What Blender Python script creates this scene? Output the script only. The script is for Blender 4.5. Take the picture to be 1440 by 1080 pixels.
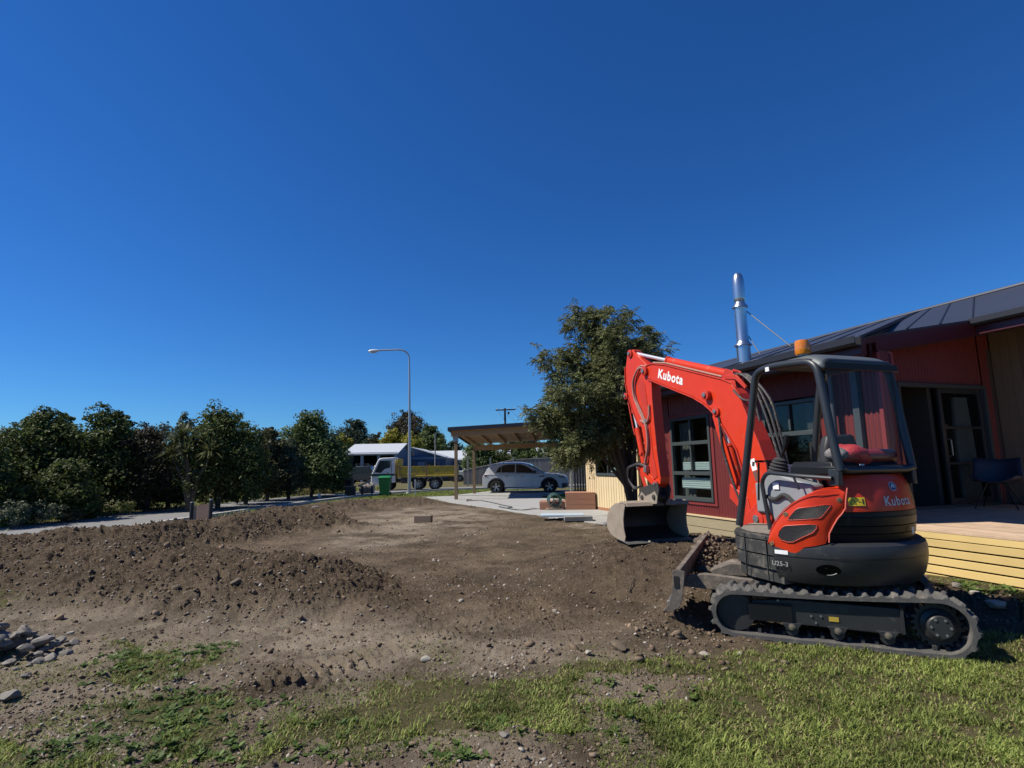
import bpy, math, random
import numpy as np
from mathutils import Vector, Matrix

for _o in list(bpy.data.objects):
    bpy.data.objects.remove(_o)
S = bpy.context.scene
COL = S.collection

# ------------------------------------------------------------------ camera, sky, sun, exposure
F = 775.0                                   # focal length in pixels of the 1440 px wide photograph
PITCH, ROLL = math.radians(8.3), math.radians(1.05)
EYE = np.array([0, 0, 1.5])
fwd = np.array([0, math.cos(PITCH), math.sin(PITCH)])
rt0 = np.array([1., 0, 0]); up0 = np.cross(rt0, fwd)
rgt = math.cos(ROLL)*rt0 - math.sin(ROLL)*up0
upv = math.cos(ROLL)*up0 + math.sin(ROLL)*rt0
cam = bpy.data.cameras.new('camera'); camo = bpy.data.objects.new('camera', cam); COL.objects.link(camo)
camo.matrix_world = Matrix(((rgt[0], upv[0], -fwd[0], 0), (rgt[1], upv[1], -fwd[1], 0), (rgt[2], upv[2], -fwd[2], 1.5), (0, 0, 0, 1)))
cam.sensor_width = 36; cam.lens = 36*F/1440; cam.clip_start = 0.05; cam.clip_end = 9000
S.camera = camo
SUN_EL = math.radians(49)
sx, sy = -0.996, -0.09                       # horizontal direction towards the sun
W = bpy.data.worlds.new("World"); S.world = W; W.use_nodes = True
wn = W.node_tree.nodes; wl = W.node_tree.links
sky = wn.new('ShaderNodeTexSky'); sky.sky_type = 'NISHITA'; sky.sun_disc = False
sky.sun_elevation = SUN_EL; sky.sun_rotation = math.atan2(sx, sy)
sky.air_density = 1.0; sky.dust_density = 0.0; sky.ozone_density = 5.0; sky.altitude = 300
hs = wn.new('ShaderNodeHueSaturation'); hs.inputs['Saturation'].default_value = 1.16; hs.inputs['Value'].default_value = 1.0
tint = wn.new('ShaderNodeVectorMath'); tint.operation = 'MULTIPLY'; tint.inputs[1].default_value = (.46, .90, 1.36)     # a deeper, bluer clear sky
wl.new(sky.outputs[0], hs.inputs['Color']); wl.new(hs.outputs[0], tint.inputs[0]); wl.new(tint.outputs[0], wn['Background'].inputs[0])
wn['Background'].inputs[1].default_value = 0.064
sl = bpy.data.lights.new('sun', 'SUN'); sl.energy = 5.0; sl.angle = math.radians(.53); sl.color = (1, .94, .83)
so = bpy.data.objects.new('sun', sl); COL.objects.link(so)
so.rotation_euler = Vector((sx*math.cos(SUN_EL), sy*math.cos(SUN_EL), math.sin(SUN_EL))).to_track_quat('Z', 'Y').to_euler()
so.location = (-20, -5, 30)
S.view_settings.view_transform = 'Standard'; S.view_settings.look = 'None'
S.view_settings.exposure = 0.33; S.view_settings.gamma = 1
S.cycles.max_bounces = 6; S.cycles.transparent_max_bounces = 12

# ------------------------------------------------------------------ helpers
def ray(px, py): return fwd + rgt*(px-720)/F - upv*(py-540)/F
def at(px, py, Y):
    r = ray(px, py); return Vector(EYE + r*(Y/r[1]))
def gp(px, py, z=0.0):
    r = ray(px, py); return Vector(EYE + r*((z-1.5)/r[2]))

RS = np.random.RandomState(7)
def _hash(ix, iy, seed):
    n = (ix*374761393 + iy*668265263 + seed*1274126177) & 0xffffffff
    n = ((n ^ (n >> 13))*1274126177) & 0xffffffff
    return ((n ^ (n >> 16)) & 0xffff)/65535.0
def vnoise(x, y, seed=0):
    x = np.asarray(x, float); y = np.asarray(y, float)
    ix = np.floor(x).astype(np.int64); iy = np.floor(y).astype(np.int64)
    fx = x-ix; fy = y-iy; fx = fx*fx*(3-2*fx); fy = fy*fy*(3-2*fy)
    a = _hash(ix, iy, seed); b = _hash(ix+1, iy, seed); c = _hash(ix, iy+1, seed); d = _hash(ix+1, iy+1, seed)
    return (a*(1-fx)+b*fx)*(1-fy)+(c*(1-fx)+d*fx)*fy
def fbm(x, y, seed=0, oct=4):
    s = 0; a = .5; t = 0
    for i in range(oct):
        s = s + a*vnoise(x, y, seed+i*17); t += a; x = x*2.03+5.1; y = y*2.03+1.7; a *= .5
    return s/t
def sstep(a, b, x): t = np.clip((x-a)/(b-a), 0, 1); return t*t*(3-2*t)

_mats = {}
def mat(name, col, rough=.6, metal=0., var=.12, scale=8., bump=0., bscale=60., spec=.5, coat=0., dirt=None, emis=None, stretch=None, orand=0):
    """procedural paint / wood / metal: base colour with soft variation, optional dirt colour and fine relief"""
    if name in _mats: return _mats[name]
    m = bpy.data.materials.new(name); m.use_nodes = True; n = m.node_tree.nodes; l = m.node_tree.links
    b = n['Principled BSDF']; b.inputs['Roughness'].default_value = rough; b.inputs['Metallic'].default_value = metal
    b.inputs['Specular IOR Level'].default_value = spec
    b.inputs['Coat Weight'].default_value = coat
    tc = n.new('ShaderNodeTexCoord'); mp = n.new('ShaderNodeMapping'); l.new(tc.outputs['Object'], mp.inputs[0])
    if stretch: mp.inputs['Scale'].default_value = stretch
    tx = n.new('ShaderNodeTexNoise'); tx.inputs['Scale'].default_value = scale; tx.inputs['Detail'].default_value = 6
    l.new(mp.outputs[0], tx.inputs['Vector'])
    mx = n.new('ShaderNodeMix'); mx.data_type = 'RGBA'
    c = col[:3]; mx.inputs[6].default_value = tuple(max(0, v*(1-var*1.6)) for v in c)+(1,); mx.inputs[7].default_value = tuple(min(1, v*(1+var*1.4)) for v in c)+(1,)
    l.new(tx.outputs[0], mx.inputs[0]); out = mx.outputs[2]
    if dirt:
        t2 = n.new('ShaderNodeTexNoise'); t2.inputs['Scale'].default_value = dirt[2]; t2.inputs['Detail'].default_value = 8; t2.inputs['Roughness'].default_value = .7
        l.new(tc.outputs['Object'], t2.inputs['Vector'])
        rp = n.new('ShaderNodeValToRGB'); rp.color_ramp.elements[0].position = dirt[1]; rp.color_ramp.elements[1].position = min(1, dirt[1]+.18)
        l.new(t2.outputs[0], rp.inputs[0])
        m2 = n.new('ShaderNodeMix'); m2.data_type = 'RGBA'; l.new(rp.outputs[0], m2.inputs[0]); l.new(out, m2.inputs[6]); m2.inputs[7].default_value = tuple(dirt[0])+(1,)
        out = m2.outputs[2]
        mr = n.new('ShaderNodeMapRange'); l.new(rp.outputs[0], mr.inputs[0]); mr.inputs[3].default_value = rough; mr.inputs[4].default_value = .85; l.new(mr.outputs[0], b.inputs['Roughness'])
    if orand:
        oi = n.new('ShaderNodeObjectInfo'); mo = n.new('ShaderNodeMapRange'); l.new(oi.outputs['Random'], mo.inputs[0]); mo.inputs[3].default_value = 1-orand; mo.inputs[4].default_value = 1+orand
        sc_ = n.new('ShaderNodeVectorMath'); sc_.operation = 'SCALE'; l.new(out, sc_.inputs[0]); l.new(mo.outputs[0], sc_.inputs['Scale']); out = sc_.outputs[0]
    l.new(out, b.inputs['Base Color'])
    if bump:
        t3 = n.new('ShaderNodeTexNoise'); t3.inputs['Scale'].default_value = bscale; t3.inputs['Detail'].default_value = 5; l.new(mp.outputs[0], t3.inputs['Vector'])
        bp = n.new('ShaderNodeBump'); bp.inputs['Strength'].default_value = 1; bp.inputs['Distance'].default_value = bump; l.new(t3.outputs[0], bp.inputs['Height']); l.new(bp.outputs[0], b.inputs['Normal'])
    if emis:
        b.inputs['Emission Color'].default_value = tuple(emis[:3])+(1,); b.inputs['Emission Strength'].default_value = emis[3]
    _mats[name] = m; return m

def leafmat(name, c0, c1, trans=.25, rough=.55, vlo=.7, vs=1.1):
    if name in _mats: return _mats[name]
    m = bpy.data.materials.new(name); m.use_nodes = True; n = m.node_tree.nodes; l = m.node_tree.links
    b = n['Principled BSDF']; b.inputs['Roughness'].default_value = rough; b.inputs['Specular IOR Level'].default_value = .18
    g = n.new('ShaderNodeNewGeometry'); rp = n.new('ShaderNodeMix'); rp.data_type = 'RGBA'
    rp.inputs[6].default_value = tuple(c0)+(1,); rp.inputs[7].default_value = tuple(c1)+(1,)
    l.new(g.outputs['Random Per Island'], rp.inputs[0])
    tx = n.new('ShaderNodeTexNoise'); tx.inputs['Scale'].default_value = vs; tx.inputs['Detail'].default_value = 3
    tc = n.new('ShaderNodeTexCoord'); l.new(tc.outputs['Object'], tx.inputs['Vector'])
    mr = n.new('ShaderNodeMapRange'); l.new(tx.outputs[0], mr.inputs[0]); mr.inputs[1].default_value = .3; mr.inputs[2].default_value = .7; mr.inputs[3].default_value = vlo; mr.inputs[4].default_value = 1.35
    mm = n.new('ShaderNodeVectorMath'); mm.operation = 'SCALE'; l.new(rp.outputs[2], mm.inputs[0]); l.new(mr.outputs[0], mm.inputs['Scale'])
    l.new(mm.outputs[0], b.inputs['Base Color'])
    t = n.new('ShaderNodeBsdfTranslucent'); l.new(mm.outputs[0], t.inputs[0])
    mx = n.new('ShaderNodeMixShader'); mx.inputs[0].default_value = trans
    l.new(b.outputs[0], mx.inputs[1]); l.new(t.outputs[0], mx.inputs[2]); l.new(mx.outputs[0], n['Material Output'].inputs[0])
    _mats[name] = m; return m

def glassmat(name, tint=(.88, .92, .92), tr=.92, rough=.02, refl=.045, rmax=.9):
    if name in _mats: return _mats[name]
    m = bpy.data.materials.new(name); m.use_nodes = True; n = m.node_tree.nodes; l = m.node_tree.links
    n.remove(n['Principled BSDF'])
    t = n.new('ShaderNodeBsdfTransparent'); t.inputs[0].default_value = tuple(v*tr for v in tint)+(1,)
    g = n.new('ShaderNodeBsdfGlossy'); g.inputs['Roughness'].default_value = rough
    lw = n.new('ShaderNodeLayerWeight'); lw.inputs[0].default_value = .5
    pw = n.new('ShaderNodeMath'); pw.operation = 'POWER'; l.new(lw.outputs['Facing'], pw.inputs[0]); pw.inputs[1].default_value = 4.5
    fr = n.new('ShaderNodeMapRange'); l.new(pw.outputs[0], fr.inputs[0]); fr.inputs[3].default_value = refl; fr.inputs[4].default_value = rmax
    mx = n.new('ShaderNodeMixShader'); l.new(fr.outputs[0], mx.inputs[0]); l.new(t.outputs[0], mx.inputs[1]); l.new(g.outputs[0], mx.inputs[2])
    l.new(mx.outputs[0], n['Material Output'].inputs[0])
    _mats[name] = m; return m

def tag(o, label=None, cat=None, group=None, kind=None):
    if label: o['label'] = label
    if cat: o['category'] = cat
    if group: o['group'] = group
    if kind: o['kind'] = kind
    return o
def thing(name, loc, label, cat, group=None):
    o = bpy.data.objects.new(name, None); COL.objects.link(o); o.location = loc; o.empty_display_size = .2
    return tag(o, label, cat, group)
def world_loc(o):
    v = Vector((0, 0, 0))
    while o: v += Vector(o.location); o = o.parent
    return v

class MB:
    """collects shapes (world coordinates) and links them as one mesh object"""
    def __init__(s, M=None): s.v = []; s.f = []; s.m = []; s.cur = 0; s.M = M
    def add(s, vs, fs):
        k = len(s.v)
        if s.M is not None: vs = [s.M @ Vector(v) for v in vs]
        s.v += [tuple(v) for v in vs]; s.f += [tuple(i+k for i in f) for f in fs]; s.m += [s.cur]*len(fs); return s
    def box(s, c, d, rz=0, R=None):
        x, y, z = d[0]/2, d[1]/2, d[2]/2
        vs = [Vector((a*x, b*y, e*z)) for a in (-1, 1) for b in (-1, 1) for e in (-1, 1)]
        if R is None: R = Matrix.Rotation(rz, 3, 'Z')
        vs = [R @ v + Vector(c) for v in vs]
        return s.add(vs, [(0, 1, 3, 2), (4, 6, 7, 5), (0, 4, 5, 1), (2, 3, 7, 6), (0, 2, 6, 4), (1, 5, 7, 3)])
    def beam(s, p0, p1, w, h, up=(0, 0, 1)):
        p0 = Vector(p0); p1 = Vector(p1); d = (p1-p0).normalized(); sd = d.cross(Vector(up))
        if sd.length < 1e-4: sd = d.cross(Vector((0, 1, 0)))
        sd.normalize(); u = sd.cross(d)
        a = [p + sd*i*w/2 + u*j*h/2 for p in (p0, p1) for i, j in ((-1, -1), (1, -1), (1, 1), (-1, 1))]
        return s.add(a, [(3, 2, 1, 0), (4, 5, 6, 7), (0, 1, 5, 4), (1, 2, 6, 5), (2, 3, 7, 6), (3, 0, 4, 7)])
    def prism(s, A, B):
        n = len(A); return s.add(list(A)+list(B), [tuple(range(n-1, -1, -1)), tuple(range(n, 2*n))]+[(i, (i+1) % n, n+(i+1) % n, n+i) for i in range(n)])
    def tube(s, path, r, n=10, cap=True):
        P = [Vector(p) for p in path]; rr = r if isinstance(r, (list, tuple)) else [r]*len(P)
        vs = []; fs = []; ref = None
        for i, p in enumerate(P):
            t = (P[min(i+1, len(P)-1)]-P[max(i-1, 0)]).normalized()
            if ref is None:
                ref = t.cross(Vector((0, 0, 1)))
                if ref.length < .05: ref = t.cross(Vector((1, 0, 0)))
            ref = (ref - t*ref.dot(t)).normalized(); b = t.cross(ref)
            vs += [p + (ref*math.cos(k*2*math.pi/n)+b*math.sin(k*2*math.pi/n))*rr[i] for k in range(n)]
        for i in range(len(P)-1):
            for k in range(n): fs.append((i*n+k, i*n+(k+1) % n, (i+1)*n+(k+1) % n, (i+1)*n+k))
        if cap: fs += [tuple(range(n-1, -1, -1)), tuple((len(P)-1)*n+k for k in range(n))]
        return s.add(vs, fs)
    def cyl(s, p0, p1, r, n=16): return s.tube([p0, p1], r, n)
    def lathe(s, c, prof, n=20, axis=(0, 0, 1)):
        q = Vector((0, 0, 1)).rotation_difference(Vector(axis).normalized()); c = Vector(c); vs = []; fs = []
        for r, z in prof: vs += [c + q @ Vector((r*math.cos(2*math.pi*k/n), r*math.sin(2*math.pi*k/n), z)) for k in range(n)]
        for i in range(len(prof)-1):
            for k in range(n): fs.append((i*n+k, i*n+(k+1) % n, (i+1)*n+(k+1) % n, (i+1)*n+k))
        fs += [tuple(range(n-1, -1, -1)), tuple((len(prof)-1)*n+k for k in range(n))]
        return s.add(vs, fs)
    def grid(s, rows, closed=False):
        n = len(rows[0]); vs = [v for r in rows for v in r]; fs = []
        for i in range(len(rows)-1):
            for k in range(n if closed else n-1): fs.append((i*n+k, i*n+(k+1) % n, (i+1)*n+(k+1) % n, (i+1)*n+k))
        return s.add(vs, fs)
    def mesh(s, name, mats, org=Vector((0, 0, 0)), smooth=35):
        me = bpy.data.meshes.new(name); org = Vector(org)
        me.from_pydata([(v[0]-org[0], v[1]-org[1], v[2]-org[2]) for v in s.v], [], s.f)
        for m in (mats if isinstance(mats, (list, tuple)) else [mats]): me.materials.append(m)
        if max(s.m, default=0): me.polygons.foreach_set('material_index', s.m)
        me.validate(); me.update()
        if smooth:
            me.shade_smooth(); me.set_sharp_from_angle(angle=math.radians(smooth))
        return me
    def build(s, name, mats, parent=None, smooth=35, bevel=0, label=None, cat=None, kind=None, group=None, org=None):
        if org is None: org = world_loc(parent) if parent else Vector((0, 0, 0))
        o = bpy.data.objects.new(name, s.mesh(name, mats, org, smooth)); COL.objects.link(o)
        if parent: o.parent = parent
        else: o.location = org
        if bevel:
            b = o.modifiers.new('bevel', 'BEVEL'); b.width = bevel; b.segments = 2; b.limit_method = 'ANGLE'; b.angle_limit = math.radians(40)
        tag(o, label, cat, group, kind); return o

def npmesh(name, V, Fc, mats, smooth=False):
    me = bpy.data.meshes.new(name); V = np.ascontiguousarray(V, np.float32); Fc = np.ascontiguousarray(Fc, np.int32)
    k = Fc.shape[1]; me.vertices.add(len(V)); me.vertices.foreach_set('co', V.ravel())
    me.loops.add(Fc.size); me.loops.foreach_set('vertex_index', Fc.ravel())
    me.polygons.add(len(Fc)); me.polygons.foreach_set('loop_start', np.arange(0, Fc.size, k, dtype=np.int32))
    me.polygons.foreach_set('loop_total', np.full(len(Fc), k, np.int32))
    if smooth: me.polygons.foreach_set('use_smooth', np.ones(len(Fc), bool))
    for m in (mats if isinstance(mats, (list, tuple)) else [mats]): me.materials.append(m)
    me.update(calc_edges=True); return me
def link(name, me, parent=None, loc=(0, 0, 0), **k):
    o = bpy.data.objects.new(name, me); COL.objects.link(o); o.location = loc
    if parent: o.parent = parent
    tag(o, **k); return o
def copy_tree(o, parent=None):
    c = o.copy(); COL.objects.link(c); c.parent = parent
    for ch in list(o.children): copy_tree(ch, c)
    return c
def arc(c, r, a0, a1, n, ax, ay):
    c = Vector(c); ax = Vector(ax); ay = Vector(ay)
    return [c + ax*r*math.cos(a0+(a1-a0)*i/n) + ay*r*math.sin(a0+(a1-a0)*i/n) for i in range(n+1)]
def rounded(path, r, n=5):
    """polyline with its inner corners rounded"""
    P = [Vector(p) for p in path]; out = [P[0]]
    for i in range(1, len(P)-1):
        a = (P[i-1]-P[i]); b = (P[i+1]-P[i]); rr = min(r, a.length*.45, b.length*.45)
        p0 = P[i]+a.normalized()*rr; p1 = P[i]+b.normalized()*rr
        for k in range(n+1):
            t = k/n; out.append(p0*(1-t)**2 + P[i]*2*t*(1-t) + p1*t*t)
    return out + [P[-1]]
def text_mesh(txt, size, name, material, fn, parent, shear=0, spacing=1.0, bold=.0, thick=None, label=None):
    """flat lettering: glyph outlines turned into a mesh, each vertex placed by fn(x, y)"""
    cu = bpy.data.curves.new(name, 'FONT'); cu.body = txt; cu.size = size; cu.shear = shear; cu.space_character = spacing; cu.offset = bold
    cu.resolution_u = 3; cu.align_x = 'CENTER'; cu.align_y = 'CENTER'
    to = bpy.data.objects.new(name, cu); COL.objects.link(to)
    dg = bpy.context.evaluated_depsgraph_get(); dg.update()
    me = bpy.data.meshes.new_from_object(to.evaluated_get(dg)); bpy.data.objects.remove(to)
    org = world_loc(parent)
    for v in me.vertices:
        p = Vector(fn(v.co.x, v.co.y)) - org; v.co = p
    me.materials.clear(); me.materials.append(material); me.update()
    o = bpy.data.objects.new(name, me); COL.objects.link(o); o.parent = parent
    if label: o['label'] = label
    return o
# ------------------------------------------------------------------ the house frame: n = into the house, u = along its front
HN = Vector((.944, .33, 0)); HU = Vector((-.33, .944, 0))
def hp(o, s, z): return HN*o + HU*s + Vector((0, 0, z))
HRZ = math.atan2(.33, .944)

# road: centre line bends to the right behind the lamp
ROAD = [(-13.6, -60), (-12.9, 4), (-12.4, 14), (-11.6, 22), (-10.1, 29), (-8.0, 33.5), (-4.5, 36.6), (0, 38.0), (8, 38.6), (30, 39), (90, 39)]
def catmull(P, n=10):
    out = []
    P = [np.array(p, float) for p in P]
    for i in range(len(P)-1):
        p0 = P[max(i-1, 0)]; p1 = P[i]; p2 = P[i+1]; p3 = P[min(i+2, len(P)-1)]
        for k in range(n):
            t = k/n; out.append(.5*((2*p1)+(-p0+p2)*t+(2*p0-5*p1+4*p2-p3)*t*t+(-p0+3*p1-3*p2+p3)*t**3))
    out.append(P[-1]); return out
RC = catmull(ROAD)
def poly_dist(x, y, pts):
    d = np.full(np.shape(x), 1e9)
    for a, b in zip(pts[:-1], pts[1:]):
        ax, ay = a[0], a[1]; bx, by = b[0]-ax, b[1]-ay; L = bx*bx+by*by
        t = np.clip(((x-ax)*bx+(y-ay)*by)/L, 0, 1)
        d = np.minimum(d, np.hypot(x-ax-t*bx, y-ay-t*by))
    return d
def in_poly(x, y, P):
    c = np.zeros(np.shape(x), bool); n = len(P); j = n-1
    for i in range(n):
        xi, yi = P[i][0], P[i][1]; xj, yj = P[j][0], P[j][1]
        if yi != yj:
            c ^= ((yi > y) != (yj > y)) & (x < (xj-xi)*(y-yi)/(yj-yi)+xi)
        j = i
    return c
PAD = [(-4.6, 27.2), (-1.7, 21.4), (.93, 16.1), (2.2, 13.8), (3.4, 13.6), (5.5, 17.5), (1.2, 24.9), (3.8, 30.5), (-1.2, 31.6), (-2.9, 27.8)]

MOUNDS = [  # polyline (x, y, height), half width
    ([(-1.75, 6.45, .10), (-2.6, 6.95, .48), (-3.7, 7.2, .50), (-5.2, 7.6, .56), (-7.2, 8.2, .50), (-10.5, 9.0, .45), (-16, 10, .35)], 1.5),
    ([(-16, 9.9, .35), (-8.6, 9.6, .50), (-7.2, 10.6, .54), (-6.3, 12.0, .52), (-5.9, 13.6, .60), (-4.9, 14.3, .50), (-4.1, 14.1, .2)], 1.25),
    ([(-5.9, 13.6, .55), (-6.6, 17.2, .34), (-5.9, 20.5, .36), (-3.6, 21.6, .34), (-2.9, 21.9, .1)], 1.5),
    ([(1.0, 4.95, .08), (1.45, 5.35, .16), (1.75, 5.9, .14)], .55),
    ([(4.05, 6.3, .12), (4.3, 5.6, .22), (4.7, 5.0, .20), (5.2, 4.3, .12)], .55)]
def H(x, y, detail=True):
    x = np.asarray(x, float); y = np.asarray(y, float)
    wx = x + .25*(fbm(x*1.3, y*1.3, 3, 3)-.5); wy = y + .25*(fbm(x*1.3, y*1.3, 9, 3)-.5)
    h = np.zeros(x.shape)
    mm = np.zeros(x.shape)
    for pts, wd in MOUNDS:
        best = np.zeros(x.shape)
        for a, b in zip(pts[:-1], pts[1:]):
            bx, by = b[0]-a[0], b[1]-a[1]; L = bx*bx+by*by
            t = np.clip(((wx-a[0])*bx+(wy-a[1])*by)/L, 0, 1)
            d = np.hypot(wx-a[0]-t*bx, wy-a[1]-t*by); hh = a[2]+(b[2]-a[2])*t
            w_ = wd*(.55+hh)
            q = np.clip(1-d/w_, 0, 1); q = np.where(q < .25, 2*q*q, q-.125)/.875
            q = np.where(q > .78, .78+.22*(1-np.exp(-(q-.78)/.22)), q)
            best = np.maximum(best, hh*q*1.05)
        h = np.maximum(h, best); mm = np.maximum(mm, sstep(0, .15, best))
    # levelled fill under the bucket, rising from the lawn
    d = np.hypot((wx-2.3)/2.7, (wy-8.2)/2.3); h = np.maximum(h, .41*sstep(1.0, .15, d))
    # ground banked up against the deck
    h = np.maximum(h, .13*sstep(1.6, .5, np.hypot((x-5.6)/1.3, (y-5.6)/2.2)))
    dirt = dirt_mask(x, y)
    if detail:
        n1 = fbm(x*.9, y*.9, 21, 3)-.5; n2 = fbm(x*3.1, y*3.1, 5, 4)-.5
        n3 = fbm(x*11, y*11, 31, 3); n4 = fbm(x*30, y*30, 41, 2)
        lump = np.clip(n3-.5, 0, 1)
        h = h + dirt*(.05*n1 + .06*n2 + .09*lump*(.4+mm*.5) + .032*(n4-.5)*(1+1.2*mm))
        h = h + dirt*mm*(.09*(fbm(x*2.2, y*2.2, 55, 3)-.5))
        rg = 1-np.abs(2*fbm(x*1.9+3, y*2.6, 57, 3)-1); h = h - dirt*mm*.07*sstep(.93, .99, rg)
        h = h + (1-dirt)*(.03*n1 + .012*(n3-.5))
        # machine tread marks: rows of cleat prints along a few passes
        for (x0, y0, x1, y1, wd, am) in ((-1.9, 4.15, -1.15, 4.75, .16, .035), (-1.2, 4.8, 1.6, 7.6, .15, .020), (.5, 5.3, -1.7, 9.4, .15, .020), (-.45, 5.0, -2.6, 9.0, .15, .018), (-.2, 5.2, -.05, 6.6, .12, .03), (-3.5, 4.4, -1.2, 4.1, .14, .012), (.4, 8, -3, 13, .2, .014)):
            dx, dy = x1-x0, y1-y0; L = math.hypot(dx, dy); dx /= L; dy /= L
            a = (x-x0)*dx+(y-y0)*dy; b = (x-x0)*-dy+(y-y0)*dx
            mk = sstep(-.05, .1, a)*sstep(L+.05, L-.1, a)*sstep(wd+.04, wd, np.abs(b))
            h = h + mk*(-.018*min(1, am/.02) + am*(np.sin(a*62+np.abs(b)*14) > .1))
    # flat where road, paving and buildings stand
    flat = np.minimum(sstep(2.4, 3.4, poly_dist(x, y, RC)), 1)
    flat = flat*np.where(in_poly(x, y, PAD), 0, 1)*sstep(60, 36, np.abs(y))
    o = x*.944+y*.33; s_ = -x*.33+y*.944
    inside = sstep(7.0, 7.3, o)*sstep(-4, -2, s_)
    h = h*(1-inside)
    h = h*flat
    h = h - .03*(1-flat)
    return h
# outline of the dug-over soil (the rest is lawn or verge)
SOIL = [tuple(gp(*p)[:2]) for p in [(-900, 1300), (340, 1300), (335, 1085), (370, 1035), (470, 1000), (560, 970), (640, 958), (760, 948), (860, 938), (1000, 925), (1110, 925)]] + \
       [(1.9, 4.75), (3.3, 5.2), (4.2, 4.75), (5.0, 4.3), (5.35, 4.5), (5.0, 5.6), (4.7, 6.6), (4.4, 9.0), (3.4, 12.0), (3.1, 13.6), (2.1, 13.7), (.93, 16.0), (-1.7, 21.4), (-4.2, 26.0), (-6.2, 26.2), (-8.2, 24.5), (-9.3, 19.5), (-10.4, 14), (-11, 8), (-16, 5), (-22, 2), (-22, -3), (-8, -2)]
BARE = [[tuple(gp(*p)[:2]) for p in q] for q in (
    [(300, 1085), (560, 1030), (700, 1010), (900, 1030), (960, 1100), (700, 1200), (300, 1160)],
    [(840, 955), (960, 945), (985, 975), (900, 1010), (840, 1000)])]
GREEN = [[tuple(gp(*p)[:2]) for p in q] for q in (
    [(150, 905), (200, 918), (240, 938), (300, 905), (318, 912), (245, 955), (200, 968), (165, 945)],
    [(185, 985), (250, 972), (330, 985), (320, 1040), (260, 1085), (205, 1075), (230, 1030)],
    [(0, 1050), (60, 1060), (130, 1050), (120, 1080), (20, 1140), (-80, 1100)], [(-60, 850), (10, 850), (12, 862), (-60, 868)])]
def dirt_mask(x, y):
    jx = x + .55*(fbm(x*1.7, y*1.7, 71, 4)-.5) + .30*(fbm(x*9, y*9, 73, 3)-.5); jy = y + .55*(fbm(x*1.7, y*1.7, 77, 4)-.5) + .30*(fbm(x*9, y*9, 79, 3)-.5)
    m = in_poly(jx, jy, SOIL)
    for q in BARE: m = m | in_poly(jx, jy, q)
    for q in GREEN: m = m & ~in_poly(jx, jy, q)
    return m.astype(float)
def Hz(x, y): return float(H(np.array([x]), np.array([y]))[0])

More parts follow.
